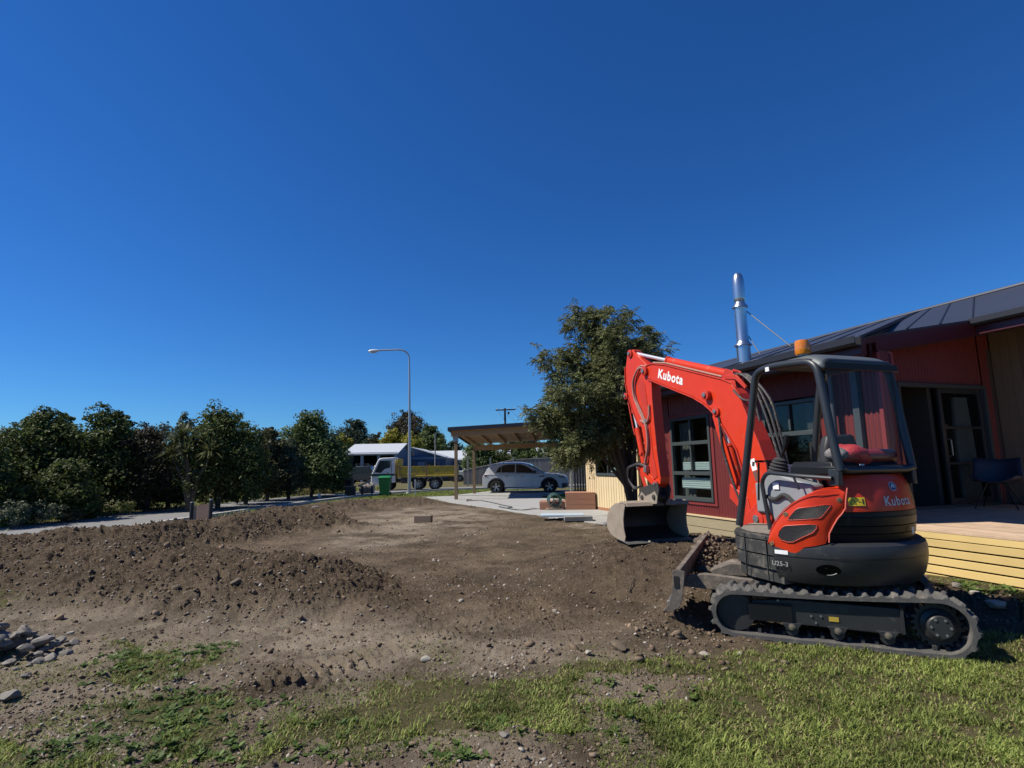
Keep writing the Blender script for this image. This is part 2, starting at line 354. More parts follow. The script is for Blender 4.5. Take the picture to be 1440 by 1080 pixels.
# ------------------------------------------------------------------ ground: one sheet, fine near the viewer, out to the horizon
def build_ground():
    th = np.concatenate([np.radians(np.arange(-180, -52, 3.)), np.radians(np.linspace(-50, 50, 840)), np.radians(np.arange(53, 180, 3.))])
    r = np.concatenate([[.02, .8, 1.6], np.exp(np.linspace(math.log(2.2), math.log(34), 520)), np.exp(np.linspace(math.log(36), math.log(7000), 50))])
    R, T = np.meshgrid(r, th, indexing='ij')
    X = R*np.sin(T); Y = R*np.cos(T); Z = H(X, Y); Z = Z*sstep(60, 40, R)
    Z = np.where(R > 60, -.03, Z)
    n, m = X.shape
    V = np.stack([X, Y, Z], -1).reshape(-1, 3)
    i, j = np.meshgrid(np.arange(n-1), np.arange(m), indexing='ij'); j2 = (j+1) % m
    Fc = np.stack([i*m+j, i*m+j2, (i+1)*m+j2, (i+1)*m+j], -1).reshape(-1, 4)[:, ::-1]
    mt = bpy.data.materials.new('soil_and_turf'); mt.use_nodes = True; N = mt.node_tree.nodes; L = mt.node_tree.links
    b = N['Principled BSDF']; b.inputs['Roughness'].default_value = .95; b.inputs['Specular IOR Level'].default_value = .15
    me = npmesh('ground', V, Fc, mt, True)
    dm = dirt_mask(X, Y)
    dry = np.clip(.15+.95*sstep(6.2, 4.6, Y+.25*X)*sstep(2.5, -.5, X) + .75*sstep(.62, .78, fbm(X*.55, Y*.8, 91, 3)) + .9*sstep(1.4, .2, np.hypot((X+2.6)/2.2, (Y-16)/5)) , 0, 1)
    mo = np.clip(Z/.35, 0, 1)*dm; dry = dry*(1-.8*mo)
    heap = np.clip(mo*1.3, 0, 1)*(.55+.45*(fbm(X*1.1, Y*1.1, 14, 3) > .42))
    fresh = sstep(1.0, .3, np.hypot((X+.2)/2.6, (Y-7.0)/1.3))*.25
    for nm, a in (('soil', dm), ('dry', dry), ('heap', np.maximum(heap, fresh))):
        at_ = me.attributes.new(nm, 'FLOAT', 'POINT'); at_.data.foreach_set('value', a.ravel().astype(np.float32))
    def attr(nm): q = N.new('ShaderNodeAttribute'); q.attribute_name = nm; return q.outputs['Fac']
    def noise(sc, det=6, ro=.6):
        q = N.new('ShaderNodeTexNoise'); q.inputs['Scale'].default_value = sc; q.inputs['Detail'].default_value = det; q.inputs['Roughness'].default_value = ro
        L.new(tc.outputs['Object'], q.inputs['Vector']); return q.outputs[0]
    def mix(f, a, c):
        q = N.new('ShaderNodeMix'); q.data_type = 'RGBA'
        if isinstance(f, float): q.inputs[0].default_value = f
        else: L.new(f, q.inputs[0])
        for k, v in ((6, a), (7, c)):
            if isinstance(v, tuple): q.inputs[k].default_value = v+(1,)
            else: L.new(v, q.inputs[k])
        return q.outputs[2]
    def ramp(s, a, c):
        q = N.new('ShaderNodeMapRange'); L.new(s, q.inputs[0]); q.inputs[1].default_value = a; q.inputs[2].default_value = c; return q.outputs[0]
    tc = N.new('ShaderNodeTexCoord')
    dark = mix(ramp(noise(2.2), .35, .68), (.094, .065, .039), (.222, .158, .100))
    pale = mix(ramp(noise(3.5), .3, .7), (.27, .218, .155), (.44, .365, .27))
    dirt = mix(attr('dry'), dark, pale)
    dirt = mix(ramp(noise(.9, 5), .44, .64), dirt, mix(ramp(noise(5), .3, .7), (.070, .050, .030), (.13, .097, .061)))
    dirt = mix(attr('heap'), dirt, mix(ramp(noise(7), .35, .65), (.066, .047, .029), (.158, .114, .074)))
    dirt = mix(ramp(noise(48, 4), .58, .70), dirt, (.36, .30, .225))
    dirt = mix(ramp(noise(16, 5), .58, .74), dirt, (.085, .060, .040))
    turf = mix(ramp(noise(1.4), .35, .65), (.085, .088, .032), (.16, .14, .06))
    turf = mix(ramp(noise(26), .45, .65), turf, (.17, .135, .075))
    L.new(mix(attr('soil'), turf, dirt), b.inputs['Base Color'])
    bp = N.new('ShaderNodeBump'); bp.inputs['Distance'].default_value = .045; bp.inputs['Strength'].default_value = .9
    ad = N.new('ShaderNodeMath'); L.new(noise(30, 9, .78), ad.inputs[0]); L.new(noise(150, 4, .7), ad.inputs[1]); L.new(ad.outputs[0], bp.inputs['Height']); L.new(bp.outputs[0], b.inputs['Normal'])
    link('ground', me, kind='structure')
build_ground()

def ribbon(name, C_, w0, w1, z, material, thick=0.0, y_rng=None, kind='structure'):
    """strip that follows a centre line between offsets w0 and w1"""
    pts = [Vector((p[0], p[1], 0)) for p in C_]; rows = []
    for i, p in enumerate(pts):
        t = (pts[min(i+1, len(pts)-1)]-pts[max(i-1, 0)]).normalized(); nrm = Vector((t.y, -t.x, 0))
        rows.append([p+nrm*w0+Vector((0, 0, z-thick)), p+nrm*w0+Vector((0, 0, z)), p+nrm*w1+Vector((0, 0, z)), p+nrm*w1+Vector((0, 0, z-thick))])
    return MB().grid(rows).build(name, material, kind=kind, smooth=30)
asphalt = mat('asphalt', (.19, .187, .18), .9, var=.12, scale=3, bump=.004, bscale=90)
concrete = mat('concrete', (.335, .33, .31), .85, var=.10, scale=2.5, bump=.002, bscale=60, dirt=((.26, .225, .18), .54, 1.3))
kerbm = mat('kerb_concrete', (.42, .41, .39), .85, var=.1, scale=5)
ribbon('road', RC, -2.1, 2.1, .004, asphalt)
ribbon('kerb', RC, 2.1, 2.28, .09, kerbm, .12)
# concrete drive: slabs with open joints, laid side by side
def slab(pts, z0, z1, m_=concrete):
    return MB().prism([Vector((p[0], p[1], z0)) for p in pts], [Vector((p[0], p[1], z1)) for p in pts])
drv = slab([(-4.6, 27.2), (-1.9, 21.6), (3.25, 21.0), (1.1, 25.6), (-2.9, 27.75)], -.1, .02).build('driveway', concrete, kind='structure', bevel=.006)
slab([(-1.87, 21.57), (.93, 16.1), (5.3, 16.0), (4.2, 19.0), (3.2, 20.97)], -.1, .022).build('concrete_path', concrete, kind='structure', bevel=.006)
slab([(.95, 16.08), (2.2, 13.8), (3.9, 13.6), (5.3, 15.97)], -.1, .018).build('concrete_path', concrete, kind='structure', bevel=.006)
slab([(-2.9, 27.9), (1.3, 25.8), (1.0, 26.6), (3.9, 30.4), (-1.2, 31.4)], -.1, .055).build('driveway', concrete, kind='structure', bevel=.01)
# far hills: a low wooded rise all round the horizon side
def hills():
    a = np.radians(np.linspace(-75, 75, 200)); rr = [420, 520, 700, 1000]; hh = [0, .55, .95, 1.0]
    rows = []
    for R_, h_ in zip(rr, hh):
        z = h_*(10+9*fbm(a*6+3, a*0+R_*.001, 5, 4)) - .5
        rows.append([Vector((R_*math.sin(t), R_*math.cos(t), zz)) for t, zz in zip(a, z)])
    MB().grid(rows).build('hills', mat('far_bush', (.05, .07, .04), .9, var=.4, scale=.05), kind='structure', smooth=60)
hills()
# ------------------------------------------------------------------ house
redc = mat('red_cladding', (.135, .015, .013), .55, var=.10, scale=1.5, dirt=((.15, .045, .035), .66, 5))
redtrim = mat('red_trim', (.19, .028, .026), .45)
maroon = mat('maroon_fascia', (.06, .010, .016), .4)
roofm = mat('charcoal_roofing', (.036, .042, .062), .5, var=.08, scale=1.2, metal=.1)
gutm = mat('dark_gutter', (.014, .014, .018), .45, var=.05)
frm = mat('grey_aluminium_frame', (.05, .06, .06), .4, var=.05)
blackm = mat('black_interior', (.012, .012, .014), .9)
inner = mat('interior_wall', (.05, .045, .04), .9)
glass = glassmat('window_glass', rmax=.35, refl=.03)
blind = mat('white_blind', (.62, .68, .64), .8, stretch=(1, 1, 30), var=.05)
paleboard = mat('cream_weatherboard', (.60, .47, .27), .7, orand=.07, var=.08, scale=2)
baseb = mat('treated_base_board', (.30, .25, .15), .8, var=.15, stretch=(.6, .6, 10), bump=.001)
timbw = mat('brown_stained_boards', (.15, .11, .072), .7, orand=.15, var=.15, stretch=(8, 8, .5))
steel = mat('galvanised_flue', (.55, .57, .60), .28, metal=.95, var=.06, stretch=(1, 1, 8), dirt=((.25, .25, .25), .62, 6))

house = thing('house', hp(7.07, 8, 0), 'long house clad in dark red corrugated metal with charcoal roof, right side of the picture', 'house')
def corr(p0, p1, z0, z1, out, parent=house, name='cladding_panel', m_=redc, pitch=.076, amp=.0115, ztop=None):
    p0 = Vector((p0[0], p0[1], 0)); p1 = Vector((p1[0], p1[1], 0)); L = (p1-p0).length; d = (p1-p0)/L; out = Vector(out).normalized()
    k = max(8, int(L/pitch*6)); lo = []; hi = []; hi2 = []; lo2 = []
    for i in range(k+1):
        t = L*i/k; w = amp*math.cos(2*math.pi*t/pitch); q = p0+d*t+out*w
        zt = z1 if ztop is None else z1+(ztop-z1)*t/L
        lo.append(q+Vector((0, 0, z0))); hi.append(q+Vector((0, 0, zt))); hi2.append(p0+d*t-out*.03+Vector((0, 0, zt))); lo2.append(p0+d*t-out*.03+Vector((0, 0, z0)))
    return MB().grid([lo, hi, hi2, lo2, lo]).build(name, m_, parent, smooth=50)
HNo = -HN
OW = 7.07
def wallp(s0, s1, z0, z1, **k): return corr(hp(OW, s0, 0), hp(OW, s1, 0), z0, z1, HNo, **k)
W1w = (8.735, 9.985, .72, 2.39); W2w = (6.28, 7.37, .70, 2.42)
wallp(5.30, 6.277, .45, 3.05); wallp(7.373, 8.66, .45, 3.05); wallp(10.06, 10.5, .45, 3.05)
wallp(6.277, 7.373, 2.45, 3.05); wallp(6.277, 7.373, .45, .68); wallp(8.66, 10.06, 2.46, 3.05); wallp(8.66, 10.06, .45, .65)
def window(s0, s1, z0, z1, rails, mull, o=OW, blinds=(), label=None, parent=house):
    m = MB(); t = .055
    def fb(a, b, c_, e, oo=0, dd=.09): m.box(hp(o-.005-oo, (a+b)/2, (c_+e)/2), (dd, b-a, e-c_), HRZ)
    fb(s0, s0+t, z0, z1); fb(s1-t, s1, z0, z1); fb(s0+t, s1-t, z1-t, z1, .001); fb(s0+t, s1-t, z0, z0+t*1.4, .001)
    for r in rails: fb(s0+t, s1-t, r-.035, r+.035, .002)
    for (a, c0, c1) in mull: fb(a-.02, a+.02, c0, c1, -.008, .06)
    f = m.build('window', frm, parent, bevel=.004, label=label)
    m = MB(); m.box(hp(o+.01, (s0+s1)/2, (z0+z1)/2), (.006, s1-s0-.06, z1-z0-.06), HRZ); m.build('pane', glass, f)
    for (a, b, c0, c1) in blinds:
        m = MB(); m.box(hp(o+.05, (a+b)/2, (c0+c1)/2), (.012, b-a, c1-c0), HRZ)
        for q in range(5): m.box(hp(o+.04, (a+b)/2, c0+(q+.5)*(c1-c0)/5), (.012, b-a, .01), HRZ)
        m.build('blind', blind, f)
    return f
window(*W1w, rails=(1.86, 1.26), mull=((9.36, 1.3, 2.33),), blinds=((8.82, 9.72, 1.32, 1.48), (8.82, 9.78, .96, 1.17)))
window(*W2w, rails=(1.90,), mull=((6.83, 1.95, 2.36),), blinds=((6.4, 7.2, 1.02, 1.3),))
m = MB()     # red flat trim round the far window
for a, b, c0, c1 in ((8.66, 8.732, .65, 2.46), (9.988, 10.06, .65, 2.46), (8.732, 9.988, .65, .717), (8.732, 9.988, 2.393, 2.46)):
    m.box(hp(OW-.012, (a+b)/2, (c0+c1)/2), (.03, b-a, c1-c0), HRZ)
m.build('window_trim', redtrim, house, bevel=.003)
# interior: dark room shell behind the front wall
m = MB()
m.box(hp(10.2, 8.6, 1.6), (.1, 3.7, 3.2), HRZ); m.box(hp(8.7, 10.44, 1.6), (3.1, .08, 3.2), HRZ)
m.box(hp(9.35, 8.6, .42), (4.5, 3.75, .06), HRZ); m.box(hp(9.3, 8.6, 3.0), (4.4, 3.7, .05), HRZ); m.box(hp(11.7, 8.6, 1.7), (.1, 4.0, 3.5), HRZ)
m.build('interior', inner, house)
m = MB(); m.cyl(hp(7.6, 9.5, .5), hp(7.6, 9.5, 2.0), .02); m.box(hp(7.8, 9.0, .95), (.4, .9, .06), HRZ); m.build('interior_table', mat('pale_timber', (.4, .3, .2), .6), house)
m = MB()
for k in range(7): m.tube([hp(7.25+.02*(k % 2), 9.55+.06*k, .75), hp(7.25+.02*(k % 2), 9.55+.06*k, 2.3)], .035, 6)
m.build('curtain', mat('grey_curtain', (.16, .16, .15), .9), house)
# fin at the near end, corner flashings, base boards
corr(hp(OW, 5.27, 0), hp(7.30, 5.27, 0), .64, 2.93, -HU)
for o_, s_, z_ in ((7.06, 5.28, 1.78), (7.31, 5.28, 1.78), (OW-.01, 10.52, 1.75)):
    m = MB(); m.box(hp(o_, s_, z_), (.055, .055, 2.26), HRZ); m.build('corner_flashing', redtrim, house, bevel=.004)
corr(hp(7.31, 6.58, 0), hp(7.31, 5.30, 0), .64, 2.93, HN)
m = MB(); m.box(hp(7.19, 5.95, 1.75), (.16, 1.2, 2.2), HRZ); m.build('wall_core', inner, house)
m = MB(); m.box(hp(OW-.03, 5.62, 1.87), (.08, .10, 2.36), HRZ); m.build('door_jamb', frm, house, bevel=.004)
for k in range(2):
    m = MB(); m.box(hp(OW-.02+.003*k, 8.5, .335-.2*k), (.045, 4.0, .19), HRZ); m.build('base_board', baseb, house, bevel=.004)
m = MB(); m.box(hp(OW-.03, 8.5, .448), (.07, 4.1, .03), HRZ); m.build('base_sill', mat('raw_pine', (.55, .42, .24), .7, var=.1, stretch=(1, 1, 8)), house, bevel=.003)
m = MB(); m.cyl(hp(6.95, 5.95, .64), hp(6.95, 5.95, 2.95), .045, 14); m.build('downpipe', mat('grey_downpipe', (.07, .075, .08), .35), house)
# porch end wall with the sliding door
SD = 6.61
corr(hp(7.32, SD, 0), hp(9.18, SD, 0), .64, 3.25, -HU, ztop=3.55)
corr(hp(9.18, SD, 0), hp(11.42, SD, 0), 2.76, 3.55, -HU, ztop=3.95)
corr(hp(11.42, SD, 0), hp(11.76, SD, 0), .64, 3.95, -HU, ztop=4.0)
m = MB()
def db(o0, o1, z0, z1, ds=0, dd=.10): m.box(hp((o0+o1)/2, SD-.01-ds, (z0+z1)/2), (o1-o0, dd, z1-z0), HRZ)
db(9.18, 9.24, .66, 2.76); db(11.36, 11.42, .66, 2.76); db(9.24, 11.36, 2.69, 2.76, .002); db(9.24, 11.36, .645, .69, .002)
m.build('door_frame', frm, house, bevel=.004)
m = MB()
db(10.22, 10.30, .69, 2.69, -.03, .045); db(11.26, 11.34, .69, 2.69, -.03, .045); db(10.30, 11.26, .69, .79, -.029, .045); db(10.30, 11.26, 2.61, 2.69, -.029, .045); db(10.30, 11.26, 1.98, 2.02, -.028, .04); db(10.30, 11.26, 1.36, 1.40, -.028, .04)
sd = m.build('sliding_door', mat('black_door_frame', (.03, .033, .036), .4), house, bevel=.003)
m = MB(); db(10.30, 11.26, .79, 2.61, -.03, .006); m.build('pane', glass, sd)
m = MB(); m.tube([hp(10.26, SD-.04, 1.5), hp(10.26, SD-.09, 1.52), hp(10.26, SD-.09, 1.78), hp(10.26, SD-.04, 1.8)], .012, 8); m.build('handle', steel, sd)
m = MB()
for k in range(6): m.tube([hp(10.75+.08*k, SD+.12, .72), hp(10.75+.07*k, SD+.12, 1.8), hp(10.8+.05*k, SD+.12, 2.55)], .05, 8)
m.build('door_curtain', mat('pale_curtain', (.13, .145, .14), .9), house)
# brown boarded wall on the right of the porch: vertical boards
for k in range(34):
    s1 = SD-.003-k*.15
    m = MB(); m.box(hp(11.79+.004*(k % 2), s1-.0735, 2.35), (.03, .146, 3.4), HRZ); m.build('wall_board', timbw, house, bevel=.003)
m = MB(); m.box(hp(11.87, 4.0, 2.3), (.06, 5.2, 3.6), HRZ); m.build('wall_backing', blackm, house)
# roof: one surface from the gutters up to the ridge, stepped back at the porch
LOW = [(6.47, 12.2, 3.03), (6.47, 10.0, 3.03), (6.47, 8.0, 3.03), (6.47, 6.2, 3.03), (6.47, 5.02, 3.03), (7.3, 5.56, 3.21), (8.13, 6.1, 3.41), (8.9, 6.1, 3.545), (9.7, 6.1, 3.68), (10.54, 6.1, 3.82), (10.6, 4.7, 3.82), (10.6, 3.2, 3.82), (10.6, 1.0, 3.82), (10.6, -2.0, 3.82)]
TOPS = [15.4, 13.2, 11.2, 9.5, 8.35, 8.28, 8.2, 8.0, 7.6, 7.15, 5.7, 4.2, 2.0, -1.0]
OR, ZR = 12.5, 4.70
m = MB(); rl = []; rt_ = []; rb = []; rlb = []
for (o, s_, z), t in zip(LOW, TOPS):
    rl.append(hp(o, s_, z)); rt_.append(hp(OR, t, ZR)); rb.append(hp(OR+6.5, t, 3.3)); rlb.append(hp(o+.01, s_, z-.035))
rtb = [v-Vector((0, 0, .12)) for v in rt_]; rbb = [v-Vector((0, 0, .12)) for v in rb]
m.grid([rlb, rl, rt_, rb, rbb, rtb, rlb]); m.build('roof', roofm, house, smooth=20)
for i in range(1, 13):
    if i in (1, 6): continue
    for sub in ((0, .5) if i in (2, 3) else (0,)):
        a = rl[i]*(1-sub)+rl[i+1]*sub if i < 12 else rl[i]; b = rt_[i]*(1-sub)+rt_[i+1]*sub if i < 12 else rt_[i]
        MB().beam(a+Vector((0, 0, .006)), b+Vector((0, 0, .006)), .022, .022).build('roof_seam', gutm, house)
        if i == 12: break
MB().tube(rt_, .05, 8).build('ridge_cap', roofm, house)
# fascia, gutters, soffits
MB().beam(hp(6.50, 12.2, 2.90), hp(6.50, 5.05, 2.90), .03, .17).build('fascia_board', maroon, house)
def gutter(p0, p1, nm='gutter'):
    p0 = Vector(p0); p1 = Vector(p1); q = HNo
    m = MB(); pr = [(0, .06), (.0, -.055), (.03, -.065), (.10, -.065), (.125, -.03), (.125, .06), (.113, .06), (.113, -.025), (.095, -.052), (.012, -.052), (.012, .06)]
    m.prism([p0+q*a+Vector((0, 0, b)) for a, b in pr], [p1+q*a+Vector((0, 0, b)) for a, b in pr]); return m.build(nm, gutm, house, smooth=0)
gutter(hp(6.48, 12.2, 2.98), hp(6.48, 5.02, 2.98)); gutter(hp(10.58, 6.12, 3.77), hp(10.58, -2, 3.77))
MB().beam(hp(10.6, 6.1, 3.66), hp(10.6, -2, 3.66), .03, .2).build('fascia_board', maroon, house)
MB().beam(hp(6.50, 5.05, 2.90), hp(8.13, 6.12, 3.27), .03, .24).build('barge_board', maroon, house)
MB().beam(hp(8.10, 6.12, 3.26), hp(10.6, 6.12, 3.67), .03, .26).build('barge_board', maroon, house)
m = MB(); m.prism([hp(6.52, 12.2, 2.83), hp(6.52, 5.1, 2.83), hp(7.1, 5.5, 2.86), hp(7.1, 12.2, 2.86)], [hp(6.52, 12.2, 2.85), hp(6.52, 5.1, 2.85), hp(7.1, 5.5, 2.88), hp(7.1, 12.2, 2.88)])
m.prism([hp(7.1, 5.48, 2.95), hp(8.13, 6.15, 3.12), hp(11.8, 6.15, 3.75), hp(11.8, 6.7, 3.75), hp(7.1, 6.7, 2.95)], [hp(7.1, 5.48, 2.97), hp(8.13, 6.15, 3.14), hp(11.8, 6.15, 3.77), hp(11.8, 6.7, 3.77), hp(7.1, 6.7, 2.97)])
m.prism([hp(10.62, 6.15, 3.60), hp(10.62, -1.9, 3.60), hp(11.8, -1.9, 3.75), hp(11.8, 6.15, 3.75)], [hp(10.62, 6.15, 3.62), hp(10.62, -1.9, 3.62), hp(11.8, -1.9, 3.77), hp(11.8, 6.15, 3.77)])
m.build('soffit', mat('dark_soffit', (.05, .03, .035), .7), house, smooth=0)
# back of the house so that it is closed from other sides
m = MB()
m.box(hp(15, 12.2, 1.6), (10, .1, 3.2), HRZ); m.box(hp(18.9, 5.2, 1.6), (.1, 14, 3.2), HRZ); m.box(hp(15.4, -1.9, 1.6), (7, .1, 3.2), HRZ); m.box(hp(8.8, 10.58, 1.5), (3.5, .1, 2.8), HRZ); m.box(hp(10.4, 11.4, 1.5), (.1, 1.7, 2.9), HRZ)
m.build('rear_wall', redc, house)

# flue with its cowl and two stays
fl = hp(8.01, 8.83, 0); fx, fy = at(1047, 511, 11)[:2]
def flz(z): return Vector((fx, fy, z))
m = MB(); m.lathe(flz(0), [(.135, 3.25), (.135, 3.82), (.15, 3.83)], 20)
fo = m.build('flue', steel, house)
m = MB(); m.lathe(flz(0), [(.175, 3.80), (.172, 3.815), (.125, 3.87), (.118, 3.90), (.118, 4.62), (.12, 4.63)], 20); m.build('flue_casing', steel, fo)
m = MB(); m.lathe(flz(0), [(.155, 4.60), (.152, 4.62), (.115, 4.67), (.10, 4.70), (.10, 4.72)], 20); m.build('flue_collar', steel, fo)
m = MB(); m.lathe(flz(0), [(.085, 4.70), (.112, 4.745), (.118, 4.80), (.12, 5.05), (.115, 5.20), (.09, 5.29), (.06, 5.33), (.02, 5.34)], 20); m.build('cowl', steel, fo)
p_a = flz(4.55)+Vector((.1, 0, 0)); e1 = at(1112, 487, 10.1); e2 = at(1069, 498, 10.7)
MB().tube([p_a, e1], .009, 6).build('stay_wire', gutm, fo); MB().tube([flz(4.05)+Vector((.1, 0, 0)), e2], .009, 6).build('stay_wire', gutm, fo)

# ------------------------------------------------------------------ deck
deck = thing('deck', hp(9, 4.5, .1), 'pine deck with five horizontal fascia boards in front of the porch', 'deck')
dk = mat('decking_boards', (.52, .37, .245), .75, orand=.14, var=.16, stretch=(2, 2, 2), scale=3, bump=.001, dirt=((.36, .27, .20), .5, 2.2))
pine = mat('treated_pine', (.60, .435, .17), .7, orand=.10, var=.12, scale=2.5, dirt=((.48, .36, .15), .62, 3), bump=.001)
for k in range(32):
    o0 = 6.885+k*.146
    if o0 > 11.7: break
    s1 = 5.25 if 6.93 < o0+.14 and o0 < 7.34 else (6.2 if o0 < 7 else 6.58)
    s1 = 5.24 if o0 < 7.34 else 6.58
    m = MB(); m.box(hp(o0+.07, (s1-1.5)/2, .63), (.14, s1+1.5, .03), HRZ); m.build('deck_board', dk, deck, bevel=.003)
for k in range(6):
    zt = .638-k*.101
    m = MB(); m.box(hp(6.90, 1.87, zt-.046-(0.0 if k else .004)), (.024, 6.74, .083 if k else .092), HRZ); m.build('fascia_board', pine, deck, bevel=.003)
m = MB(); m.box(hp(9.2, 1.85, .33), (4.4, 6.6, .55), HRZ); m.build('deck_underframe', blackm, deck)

# ------------------------------------------------------------------ cream annexe with window
ann = thing('annexe', hp(8.5, 15.3, 0), 'cream vertical-boarded wing with a dark window, behind the tree', 'building')
OA = 8.5
def annx(s0, s1, z0, z1):
    n = int(round((s1-s0)/.15)); w_ = (s1-s0)/n
    for k in range(n):
        m = MB(); m.box(hp(OA, s0+(k+.5)*w_, (z0+z1)/2), (.024, w_-.018, z1-z0), HRZ)
        m.build('wall_board', paleboard, ann, bevel=.002)
annx(13.75, 14.62, .1, 3.0); annx(16.18, 16.93, .1, 3.0); annx(14.62, 16.18, .1, 1.08); annx(14.62, 16.18, 2.6, 3.0)
m = MB(); m.box(hp(OA+.06, 14.2, 1.5), (.07, .86, 2.95), HRZ); m.box(hp(OA+.06, 16.55, 1.5), (.07, .74, 2.95), HRZ); m.box(hp(OA+.06, 15.4, .6), (.07, 1.54, 1.0), HRZ); m.box(hp(OA+1.9, 13.72, 1.5), (3.7, .1, 3.0), HRZ); m.box(hp(OA+1.9, 16.95, 1.5), (3.7, .05, 3.0), HRZ); m.box(hp(OA+3.7, 15.3, 1.5), (.1, 3.3, 3.0), HRZ)
m.build('wall_core', mat('annexe_core', (.2, .16, .1), .9), ann)
window(14.64, 16.16, 1.10, 2.58, rails=(), mull=((15.4, 1.15, 2.53),), o=OA, parent=ann, blinds=((14.75, 15.3, 1.2, 1.34),))
m = MB(); m.box(hp(OA+.01, 15.35, .06), (.05, 3.2, .09), HRZ); m.build('base_board', mat('rust_board', (.3, .13, .06), .8), ann)
m = MB(); m.prism([hp(7.9, 13.4, 3.05), hp(7.9, 17.2, 3.05), hp(12.6, 17.2, 3.6), hp(12.6, 13.4, 3.6)], [hp(7.9, 13.4, 3.13), hp(7.9, 17.2, 3.13), hp(12.6, 17.2, 3.68), hp(12.6, 13.4, 3.68)]); m.build('roof', roofm, ann, smooth=0)
m = MB(); m.box(hp(8.95, 12.1, 1.5), (.1, 3.1, 2.9), HRZ); m.build('link_wall', mat('dark_link_wall', (.10, .03, .03), .7), ann)
m = MB(); m.box(hp(8.42, 13.55, 1.5), (.09, .12, 2.95), HRZ); m.build('corner_post', paleboard, ann, bevel=.004)
m = MB(); m.box(hp(8.40, 13.1, 1.5), (.09, .14, 2.95), HRZ); m.build('corner_post', paleboard, ann, bevel=.004)

# outdoor chair on the deck
chair = thing('chair', hp(10.9, 5.75, .645), 'dark shell chair on thin legs standing on the deck by the brown wall', 'chair')
cc = at(1405, 700, 9.25); cc.z = .645
chair.location = cc
cm = mat('dark_blue_shell', (.03, .032, .05), .6)
m = MB(); rows = []
for i in range(9):
    t = i/8; row = []
    for k in range(9):
        a = (k/8-.5)*2
        if t < .5: y = -.28+t*1.0; z = .42+.02*math.cos(t*6)+.10*a*a
        else: y = .22+(t-.5)*.25; z = .42+(t-.5)*.75+.03*a*a; y -= .14*a*a
        row.append(cc+Matrix.Rotation(-.9, 3, 'Z') @ Vector((a*(.32-.05*abs(t-.5)), y, z)))
    rows.append(row)
m.grid(rows); o_ = m.build('shell', cm, chair, smooth=70); sm = o_.modifiers.new('t', 'SOLIDIFY'); sm.thickness = .02
for a, b in ((-.2, -.2), (.2, -.2), (-.2, .2), (.2, .2)):
    R_ = Matrix.Rotation(-.9, 3, 'Z'); m = MB(); m.tube([cc+R_ @ Vector((a*.5, b*.5, .42)), cc+R_ @ Vector((a*1.35, b*1.35, .0))], .011, 7); m.build('leg', gutm, chair)
# ------------------------------------------------------------------ trees and shrubs
bark = mat('bark', (.085, .065, .048), .9, var=.25, stretch=(6, 6, 1), bump=.006, bscale=20)
LV = {
 'dark': leafmat('leaf_dark_green', (.035, .052, .016), (.125, .155, .045), .35),
 'mid': leafmat('leaf_mid_green', (.045, .070, .022), (.14, .18, .06), .3),
 'olive': leafmat('leaf_olive', (.040, .045, .020), (.11, .10, .042), .25),
 'brown': leafmat('leaf_brownish', (.035, .032, .020), (.085, .070, .036), .2),
 'grey': leafmat('leaf_grey_green', (.055, .070, .040), (.16, .185, .11), .25),
 'yellow': leafmat('leaf_autumn_yellow', (.17, .16, .025), (.40, .36, .06), .35),
 'far': leafmat('leaf_far_green', (.030, .045, .030), (.075, .10, .055), .2)}
def leaf_cloud(cent, rad, n, size, rs, asp=.55, droop=.2):
    """n small leaf faces gathered in clumps over the shells of the given lobes"""
    cent = np.array(cent); rad = np.array(rad); vol = (rad.prod(1))**.67; p = vol/vol.sum()
    k = max(8, n//55); li = rs.choice(len(cent), k, p=p)
    d = rs.normal(size=(k, 3)); d /= np.linalg.norm(d, axis=1)[:, None]; d[:, 2] = np.where(d[:, 2] < -.55, -d[:, 2], d[:, 2])
    sh = rs.uniform(.12, .95, k)**.6
    cc_ = cent[li] + d*rad[li]*sh[:, None]
    cr = rad[li].mean(1)*rs.uniform(.22, .50, k)
    ci = rs.randint(0, k, n)
    q = rs.normal(size=(n, 3)); q /= np.linalg.norm(q, axis=1)[:, None]
    P = cc_[ci] + q*(cr[ci]*rs.uniform(.3, 1.0, n)**.5)[:, None]*np.array([1, 1, .75])
    P[:, 2] = np.maximum(P[:, 2], .05)
    nrm = q*.8 + rs.normal(size=(n, 3))*.6 + np.array([0, 0, .5]); nrm /= np.linalg.norm(nrm, axis=1)[:, None]
    t = np.cross(nrm, rs.normal(size=(n, 3))); t /= np.linalg.norm(t, axis=1)[:, None]+1e-9
    t[:, 2] -= droop; t /= np.linalg.norm(t, axis=1)[:, None]; b = np.cross(nrm, t)
    s_ = size*rs.uniform(.6, 1.4, n)[:, None]
    V = np.stack([P-t*s_*.5, P+b*s_*asp*.5, P+t*s_*.5, P-b*s_*asp*.5], 1).reshape(-1, 3)
    return V, np.arange(4*n).reshape(n, 4)
